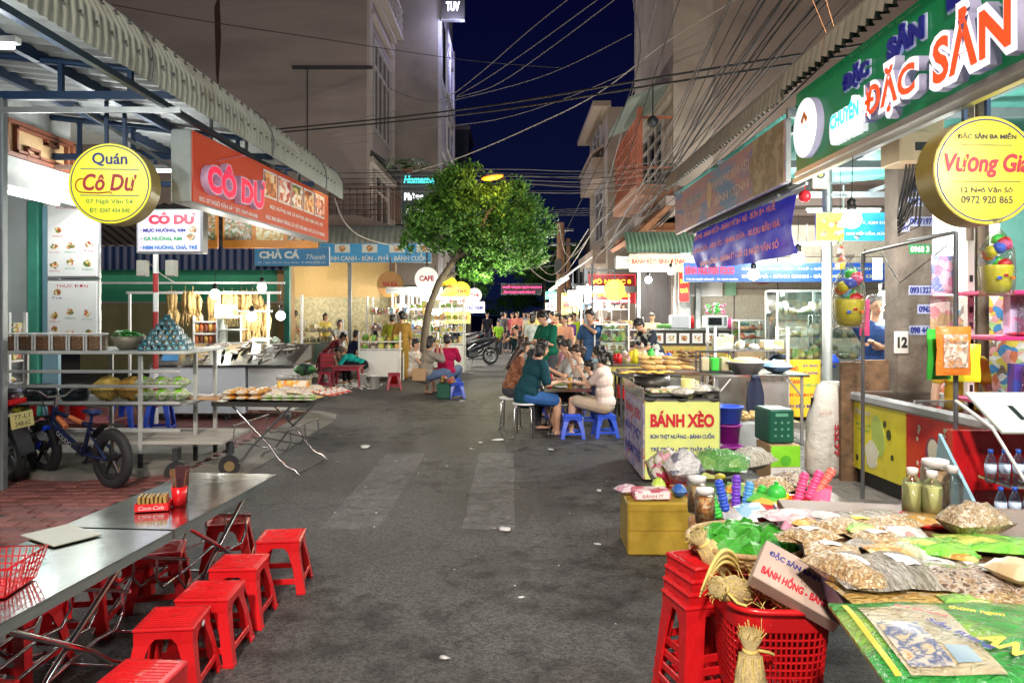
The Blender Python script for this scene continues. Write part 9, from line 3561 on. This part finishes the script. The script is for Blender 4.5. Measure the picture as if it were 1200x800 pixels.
def far_tree(label,x,Y,z,w,h,n,seed,light=False):
 t=thing("far_tree",label,"tree",(x,Y,0))
 m=MB()
 m.tube([(0,0,0),(.1,0,z*.5),(0,0,z)],[.16,.12,.08],7)
 put("trunk",m,bark,t)
 r=random.Random(seed)
 lb=[(r.uniform(-w,w)*.6,r.uniform(-1,1),z+r.uniform(-h,h)*.6,w*.45,1.2,h*.45) for _ in range(8)]
 put("crown",leaf_cloud(lb,n,.22,seed),[leaf_a,leaf_c,leaf_c],t)
far_tree("dark tree arching over the far street on the left, behind the near tree",-2.6,44,4.2,2.3,1.9,7000,3)
far_tree("dark tree arching over the far street on the right",2.0,46,4.2,2.6,2.0,8000,5)
far_tree("low dark tree closing the view at the end of the street",.2,62,2.6,3.4,1.6,5000,9)
# far buildings closing both rows
dimw=mat("dim_far_render",(.12,.10,.09),.9,var=.2,rnd=0)
for (x0,x1,y0,y1,z,lb) in ((-12,-4.6,39,48,6.5,"low dim house on the left beyond the tower"),(-12,-4.8,48.5,58,5.5,"farther low dim house on the left"),(4.6,12,39,47,6.0,"low dim house on the right beyond the narrow house"),(4.9,12,48,60,5.0,"farthest low dim house on the right")):
 t=thing("far_house",lb,"building",((x0+x1)/2,(y0+y1)/2,0))
 m=MB()
 m.box(((x0+x1)/2,(y0+y1)/2,z/2),(x1 -x0,y1 -y0,z))
 m.box(((x0+x1)/2,(y0+y1)/2,z+.1),(x1 -x0+.3,y1 -y0+.2,.2))
 pw("wall",m,dimw,t)
 s=1 if x0<0 else -1
 xf=x1 if x0<0 else x0
 for k in range(2):
  w_=street_window(t,xf,s,y0+1+k*4,y0+3.5+k*4,3.6,5.0,2)
  w_.location=tuple(-t.location)
 m=MB()
 m.prism([(xf,3.2),(xf+s*1.6,2.8),(xf+s*1.6,2.74),(xf,3.1)],y0+.2,y1 -.2,'y')
 pw("awning",m,sheet_white,t)
# bright far stalls
def far_bulbs(pts,parent,r=.07):
 for p in pts:
  m=MB()
  m.ball((0,0,0),r,8)
  m.tube([(0,0,r*.8),(0,0,r+.4)],.01,4)
  put("bulb",m,bulb_glow,parent,p)
names=["nearest","second","third","fourth","fifth","farthest"]
for i,Y in enumerate((21.8,24.5,27.6,31,35,40)):
 t=small_stall("bright stall on the left side of the street beyond the tree, %s"%names[i],(-2.75 -.12*i,Y,0),1.3,1.5,2.2,white,whm,shelf=3,fill=[goods_bright,greens,goods_bright][i%3],seed=20+i,group="lit stalls on the left beyond the tree",canopy=sheet_white)
 far_bulbs([(-.3,-.9,1.75),(.35,-.8,1.6),(.6,-.2,1.8)],t)
 lamp((-2.5,Y -1.2,2.0),90,(1,.95,.85),.08,name="bulb_light")
for i,Y in enumerate((19.6,23.5,26.5,30,34,39)):
 t=small_stall("bright stall on the right side of the street beyond the diners, %s"%names[i],(2.55+.05*i,Y+1.4,0),1.3,1.5,2.2,white,whm,shelf=3,fill=[goods_bright,redf,greens][i%3],seed=40+i,group="lit stalls on the right beyond the diners",canopy=sheet_white)
 far_bulbs([(-.5,-.9,1.9),(.1,-.85,1.7),(-.6,.1,1.8)],t)
 lamp((2.1,Y+.3,2.1),90,(1,.96,.9),.08,name="bulb_light")
# round and square lit signs along the left
yl=lit("yellow_glow_panel",(.95,.85,.05),.9)
for (px,py,Y,R_,face,txt,lb) in ((457,333,21.5,.38,mat("brown_disc",(.32,.16,.05),.5,emit=(.35,.18,.05),es=.3,rnd=0),"TRÀ SỮA","half round brown sign hanging over the mustard dress woman"),(500,327,20.5,.34,mat("white_disc",(.75,.75,.72),.4,emit=(.8,.8,.78),es=.6,rnd=0),"CAFE","round white sign hanging just left of the tree trunk"),(524,336,22.5,.34,yl,"Quán","round glowing yellow sign right of the tree trunk"),(540,341,25,.33,yl,"Nem","second round yellow sign right of the trunk"),(510,334,26,.3,yl,"Chả","yellow sign disc partly behind the tree trunk"),(556,346,30,.3,mat("white_disc",(.75,.75,.72),.4),"Tré","small round white sign far down on the left")):
 t=thing("round_sign",lb,"sign",W(px,py,Y))
 m=MB()
 m.cyl((0,0,0),(0,.14,0),R_,n=26,mi=1)
 m.cyl((0,-.006,0),(0,0,0),R_*.98,n=26)
 put("face",m,[face,rim_y],t)
 m=MB()
 m.box((0,.07,R_+.2),(.04,.04,.42))
 put("hanger",m,darkgrey,t)
 lettering(txt,ink_red,t,0,.02,R_*1.2,R_*.45,-.01,bold=.04)
for (px,py,Y,w,h,face,txt,tc_,lb) in ((651,346,27,.75,.3,mat("green_white_panel",(.1,.5,.3),.4,emit=(.1,.6,.35),es=.5,rnd=0),"QUẢNG CÁO",letter_glow,"small green lit sign at the right edge of the far street"),(651,359,27,.75,.28,mat("white_red_panel",(.7,.6,.55),.4,emit=(.8,.5,.4),es=.5,rnd=0),"ĐẶC SẢN",ink_red,"small white and red lit sign below the green one"),(668,356,24,.55,.7,mat("lemon_panel",(.75,.7,.1),.4,emit=(.8,.75,.1),es=.55,rnd=0),"NEM CHẢ",ink_red,"square lemon yellow lit panel left of the hotel sign"),(556,360,32,.9,.5,mat("pale_white_panel",(.75,.75,.72),.4,emit=(.9,.9,.85),es=.7,rnd=0),"TRÉ NEM",ink_blue,"white lit sign far down on the left stalls"),(535,372,24,.9,.4,mat("lemon_panel",(.75,.7,.1),.4),"BÁNH MÌ",ink_red,"yellow lit board on the left stalls beyond the tree"),(522,352,21.4,1.4,.25,mat("pinkish_panel",(.7,.5,.48),.4,emit=(.7,.5,.48),es=.4,rnd=0),"NƯỚC MÍA - SINH TỐ",ink_red,"long pinkish sign on the drinks stand")):
 p=W(px,py+h/2*FP/Y,Y)
 t=board(lb,p,w,h,face)
 lettering(txt,tc_,t,0,h*.5,w*.8,h*.42,-.01,bold=.05)
# slanted lit canopies on the right
for i,(px0,px1,Y,lb) in enumerate(((650,676,22.5,"white translucent canopy glowing above the lemon panel"),(655,690,20.6,"pale sheet canopy left of the hotel sign"))):
 x0,x1=W(px0,0,Y).x,W(px1,0,Y).x
 m=MB()
 m.prism([(x0,2.35+.1*i),(x1,2.95+.1*i),(x1,2.99+.1*i),(x0,2.39+.1*i)],Y -.9,Y+1.6,'y')
 m.box((x0+.02,Y+.3,2.36+.1*i),(.04,2.5,.12))
 t=thing("canopy",lb,"canopy",((x0+x1)/2,Y,0))
 pw("sheet",m,mat("translucent_sheet",(.62,.66,.66),.4,emit=(.8,.85,.85),es=.25,rnd=0),t)
 m=MB()
 m.box((x1,Y -.85,1.45),(.05,.05,2.9))
 m.box((x1,Y+1.5,1.45),(.05,.05,2.9))
 pw("post",m,darkgrey,t)
m=MB()
m.cyl((-.35,0,0),(.35,0,0),.03,n=6)
t=solo("tube_light",m,tube_glow,"glowing tube under the white translucent canopy","lamp",W(655,333,22.3),rot=(0,-.6,0))
# red LED banner over the far street
t=board("pink-red lit letters of a banner strung over the far street",W(611,345,42),2.3,.62,mat("dark_banner",(.02,.02,.03),.6),d=.05)
pl_=lit("pink_led",(1,.04,.18),2.2)
lettering("PHỐ TRỤC QUY NHƠN",pl_,t,.05,.42,2.2,.2,-.01,bold=.05)
lettering("ẨM THỰC NGÔ VĂN SỞ",pl_,t,-.1,.14,1.8,.18,-.01,bold=.05)
m=MB()
for s in (-1,1):
 m.tube([(s*1.15,.05,.6),(s*3.6,.05,.9)],.015,4)
put("stay_wire",m,dark,t)
# far utility pole
t=thing("utility_pole","rust-brown concrete utility pole with transformer arms right of the tree","pole",(W(657,0,26).x,26,0))
m=MB()
m.cyl((0,0,0),(0,0,4.75),.17,.13,n=12)
m.cyl((.28,.1,0),(.28,.1,4.2),.08,.07,n=10)
put("shaft",m,mat("rust_brown_concrete",(.28,.17,.11),.9,var=.25,bump=.3),t)  # rust-brown base colour with random grain
m=MB()
m.box((.1,0,4.0),(.9,.08,.08))
m.box((.1,0,4.5),(.7,.08,.08))
m.box((-.1,-.16,3.2),(.22,.16,.5))
put("arm",m,darkgrey,t)
# overhead cables
cab=mat("black_cable",(.02,.019,.02),.6,rnd=0)
cabg=mat("grey_cable",(.20,.185,.17),.6,rnd=0)
cabw=mat("pale_cable",(.42,.39,.34),.6,rnd=0)
def smooth(pts,k=6):
 pts=[Vector(p) for p in pts]
 out=[]
 for i in range(len(pts) -1):
  p0,p1,p2,p3=pts[max(0,i -1)],pts[i],pts[i+1],pts[min(len(pts) -1,i+2)]
  for j in range(k):
   t_=j/k
   out.append(.5*((2*p1)+(p2 -p0)*t_+(2*p0 -5*p1+4*p2 -p3)*t_**2+(3*p1 -p0 -3*p2+p3)*t_**3))
 out.append(pts[-1])
 return out
NC=[0]
def cable(label,pts,r=.012,m_=cab,sag=0.,group="overhead cables"):
 w=[W(*p) for p in pts]
 w=smooth(w,6)
 if sag:
  n_=len(w) -1
  w=[p -Vector((0,0,sag*4*(i/n_)*(1 -i/n_))) for i,p in enumerate(w)]
 b=MB()
 c=w[0]
 b.tube([p -c for p in w],r,5)
 o=put("overhead_cable",b,m_,None,c)
 return tag(o,label,"cable",group)
# two thick lines crossing the street from the left wall to the right
cable("thick upper cable crossing from the left house wall to the right eaves",[(320,152,19),(470,137,18),(600,120,16),(740,96,14),(960,60,12),(1060,45,11)],.022)
cable("thick lower cable running just below the upper one across the street",[(320,156,19),(470,142,18),(600,127,16),(740,104,14),(960,70,12),(1060,56,11)],.022)
cable("pale bright cable rising from the palm across the sky to the right house",[(478,203,22),(540,184,21),(620,150,20),(700,110,19),(780,50,18),(862,0,17)],.016,cabw)
cable("grey cable from the tower's window up over the sky, topmost of three",[(455,103,25),(490,117,24),(520,116,23),(560,88,22),(620,36,20),(665,0,19)],.014,cabg)
cable("grey cable, middle of the three climbing to the top of the sky",[(535,113,24),(570,92,22),(620,58,20),(700,0,18)],.013,cabg)
cable("grey cable, lowest of the three climbing to the top of the sky",[(535,114,24),(580,100,22),(640,60,20),(720,0,18)],.013,cabg)
cable("thin dark cable across the left house side wall into the sky",[(100,0,16),(240,25,17),(380,46,20),(470,60,24),(560,72,26),(660,80,26)],.012)
cable("thin grey cable dropping from the wall bracket across the tower",[(380,150,24),(440,135,24),(530,118,22),(640,88,20),(740,40,18)],.010,cabg)
cable("faint line across the tower to the cream house",[(390,162,24),(480,152,24),(600,136,22),(745,80,20),(880,0,18)],.010,cabg)
for i in range(9):
 y0=198+i*3.2
 cable("line %s of the horizontal bundle from the left balcony to the right houses"%["one","two","three","four","five","six","seven","eight","nine"][i],[(385,y0+2,20),(480,y0+1,20),(600,y0+random.uniform(-3,3),20),(695,y0+2,20),(800,y0 -12+random.uniform(-3,3),19)],.010,cab if i%2 else cabg)
for i in range(4):
 y0=246+i*2.2
 cable("low line %s passing behind the tree to the right houses"%["one","two","three","four"][i],[(440,y0+30,27),(560,y0+10,27),(650,y0,26),(740,y0 -3+i,24),(790,y0 -2,20)],.012,cab)
r_=random.Random(4)
for i in range(20):
 xa,xb=3.1+r_.uniform(0,.8),3.0+r_.uniform(-.2,1.2)
 za,zb=3.9+r_.uniform(-.25,.5),5.0+r_.uniform(-.3,1.3)
 pts=[Vector((xa,25,za)),Vector((xa*.5+xb*.5,17,(za+zb)/2 -.28+r_.uniform(-.15,.1))),Vector((xb,9,zb -.2)),Vector((xb+.1,3,zb+.4))]
 b=MB()
 w=smooth(pts,8)
 b.tube([p -w[0] for p in w],r_.uniform(.007,.014),5)
 o=put("overhead_cable",b,[cab,cab,cabg][i%3],None,w[0])
 tag(o,"cable in the thick black bundle running along the right house fronts","cable","cable bundle along the right houses")
for i,(a,b_,c_) in enumerate((((742,0),(738,110),(640,318)),((770,0),(745,95),(700,260)),((796,0),(760,110),(690,330)),((1000,0),(850,150),(700,300)),((1020,0),(870,170),(690,345)),((800,160),(760,210),(700,262)),((940,0),(880,70),(800,160)))):
 cable("slack cable %s hanging before the right balcony and houses"%["one","two","three","four","five","six","seven"][i],[(*a,13),(*b_,17),(*c_,24)],.012,[cab,cabg,cab,cabg,cabw,cabg,cab][i])
for i,(a,b_,c_) in enumerate((((612,285),(648,322),(690,268)),((600,292),(650,330),(700,262)),((655,262),(672,300),(740,200)))):
 cable("drooping pale cable loop %s beside the far pole"%["one","two","three"][i],[(*a,25),(*b_,25),(*c_,24)],.016,cabw)
for i in range(5):
 cable("thin line %s from the far pole to the tree side"%["one","two","three","four","five"][i],[(560,262+i*14,28),(610,268+i*12,27),(656,262+i*12,26)],.010,cabg)
for i,(a,b_) in enumerate((((952,0),(974,52)),((968,0),(982,48)))):
 cable("twisted steel wire %s above the right awning with orange glints"%["left","right"][i],[(*a,7.5),((a[0]+b_[0])/2,(a[1]+b_[1])/2,7.5),(*b_,7.5)],.008,mat("copper_wire",(.5,.28,.15),.35,metal=.8))
cable("white cord drooping from the end of the left awning",[(392,232,11),(405,262,12),(430,280,14),(470,290,18)],.010,cabw,group=None)
cable("white cord under the lightbox sign to the squid drying bar",[(172,306,9.9),(190,322,10.5),(204,330,11.5)],.005,cabw,group=None)
# small pipe bracket on the right house and the dark lamp fixture
m=MB()
m.cyl((0,0,.9),(0,0,0),.02,n=6)
m.ball((0,0,-.1),(.16,.14,.16),9)
solo("wall_lamp",m,darkgrey,"unlit dark lamp on a rod on the right house corner","lamp",W(765,138,19.6))
# more goods racks among the stalls
for (lb,x,y,w,d,h,sh,fl,sd) in (("open rack of sauces and tubs behind the steel work table",3.3,10.4,1.0,.4,1.35,2,pale,61),("tall rack of wrapped sweets behind the elderly man's box",5.2,8.9,1.3,.45,1.9,4,goods_bright,62),("low rack of red tubs right of the glass cabinets",5.9,10.6,1.2,.5,1.5,3,redf,63),("rack of bottles inside the far left open shop",-6.4,8.9,.9,.3,1.6,3,goods,64),("wide display rack of snacks left of the folding door",2.45,16.6,.9,.45,1.5,3,goods_bright,65),("white rack of cups beside the corner eatery post",-5.5,21.4,1.1,.5,1.4,2,pale,66)):
 small_stall(lb,(x,y,.05 if x>2.5 and y<16 else 0),w,d,h,steel,whm,shelf=sh,fill=fl,seed=sd,name="goods_rack")
for i,(x,y,z,lb) in enumerate(((3.55,8.0,2.55,"string of small snack packs hanging under the right awning, left of the pole"),(4.3,8.4,2.6,"string of small snack packs hanging under the right awning, behind the pole"),(4.6,5.6,2.5,"string of small snack packs hanging at the far right above the toy shelf"))):
 t=thing("hanging_packs",lb,"packets",(x,y,z))
 m=MB()
 m.cyl((0,0,.9),(0,0,-.5),.004,n=4)
 put("string",m,dark,t)
 for k in range(6):
  m=MB()
  m.box((0,0,-.09*k),(.11,.025,.08),R=Matrix.Rotation(.5*k,3,'Z'),ch=.01)
  put("pack",m,[goods_bright,pk_or,pk_gr,pk_red][k%4],t)
# lamps of the place
def bulb(px,py,Y,power,label,col=(1,.95,.86),r=.08,cord=.35):
 p=W(px,py,Y)
 t=thing("light_bulb",label,"lamp",p,0,"bare bulbs hung over the stalls")
 m=MB()
 m.lathe([(.001,-r),(r*.7,-r*.75),(r,-r*.1),(r*.9,r*.45),(r*.45,r*.95)],n=12)
 put("globe",m,bulb_glow,t)
 m=MB()
 m.lathe([(r*.48,r*.9),(r*.5,r*1.9),(r*.2,r*2.2),(.004,r*2.3)],n=8)
 m.tube([(0,0,r*2.2),(.01,0,r*2.2+cord)],.004,4)
 put("socket",m,dark,t)
 if power:
  lamp((p.x,p.y,p.z -r -.03),power*1.3,col,.035,name="bulb_light")
 return t
bulb(998,257,6.2,22,"round white bulb hung near the concrete pole under the right awning")
bulb(935,303,8.8,42,"brightest round bulb hung at the end of the purple banner")
bulb(883,322,10.6,40,"round bulb hung under the middle of the purple banner")
bulb(1037,349,8.0,26,"bright bulb in front of the concrete pole base")
bulb(760,328,16.6,30,"bulb in front of the dark folding door")
bulb(786,318,16.4,30,"bulb at the right end of the confectionery sign")
bulb(252,345,11.6,10,"bulb on a long cord above the grilled squid stall")
bulb(307,337,12.8,11,"bulb at the end of the squid drying bar")
bulb(295,371,11.8,5,"low bright bulb over the glass box of the squid stall")
bulb(329,370,12.6,9,"low bright bulb beside the man in the cap")
bulb(337,335,22.5,80,"bulb on the ochre wall of the corner eatery",(1,.85,.6))
# street lamp on its arm over the tree
t=thing("overhead_lamp","glowing orange street lamp on an arm above the tree","street lamp",W(577,208,15.9))
m=MB()
m.ball((0,0,0),(.24,.1,.06),12,R=Matrix.Rotation(-.15,3,'Y'))
put("lamp_glass",m,lit("sodium_glow",(1,.22,.01),2.6),t)
m=MB()
m.ball((0,.02,.05),(.26,.12,.06),10,R=Matrix.Rotation(-.15,3,'Y'))
m.tube([(.2,.05,.05),(.5,1.2,-.1),(.9,3.2,-.4)],.03,6)
put("arm",m,darkgrey,t)
lamp(W(577,208,15.9)+Vector((0,-.15,-.22)),22,(1,.45,.12),.1,name="overhead_light")
# unseen lamps added behind the camera as general fill for facades and ground
for (x,y,z,e,c) in ((-1.2,-5,8.0,2000,(1,.86,.76)),(2.0,-11,8.0,900,(1,.86,.76))):
 t=thing("overhead_lamp","unseen fill lamp on a pole, added behind the viewer","street lamp",(x,y,z),0,"fill lamps added behind the viewer")
 m=MB()
 m.ball((0,0,0),(.25,.12,.06),10)
 put("lamp_glass",m,lit("fill_lamp_glow",(1,.8,.6),8),t)
 m=MB()
 m.tube([(0,0,.08),(-1.2,0,.3),(-1.3,0,-.3),(-1.3,0,-8)],.05,6)
 put("pole",m,darkgrey,t)
 lamp((x,y,z -.3),e,c,.4,name="overhead_light")
# fluorescent tubes under the awnings
for (x,y,z,L_,e,lb) in ((-3.7,4.6,3.25,1.2,34,"fluorescent tube under the left awning above the steel table"),(-4.6,8.9,3.3,1.2,34,"fluorescent tube under the left awning behind the round sign"),(4.3,6.9,3.0,1.2,95,"fluorescent tube behind the concrete pole under the right awning"),(3.6,3.0,2.95,1.2,95,"fluorescent tube over the snack table under the right awning"),(5.6,12.5,3.3,1.2,170,"fluorescent tube over the glass food cabinets"),(6.5,16.3,3.1,1.2,170,"fluorescent tube near the beige back wall")):
 t=thing("tube_light",lb,"lamp",(x,y,z))
 m=MB()
 m.cyl((-L_/2,0,0),(L_/2,0,0),.016,n=8)
 put("tube",m,tube_glow,t)
 m=MB()
 m.box((0,0,.04),(L_+.06,.06,.04))
 m.box((0,0,.25),(.02,.02,.4))
 put("batten",m,white,t)
 for q in (-.35,.35):
  lamp((x+q,y,z -.06),e/2,(.95,1,.97),.06,name="tube_light")
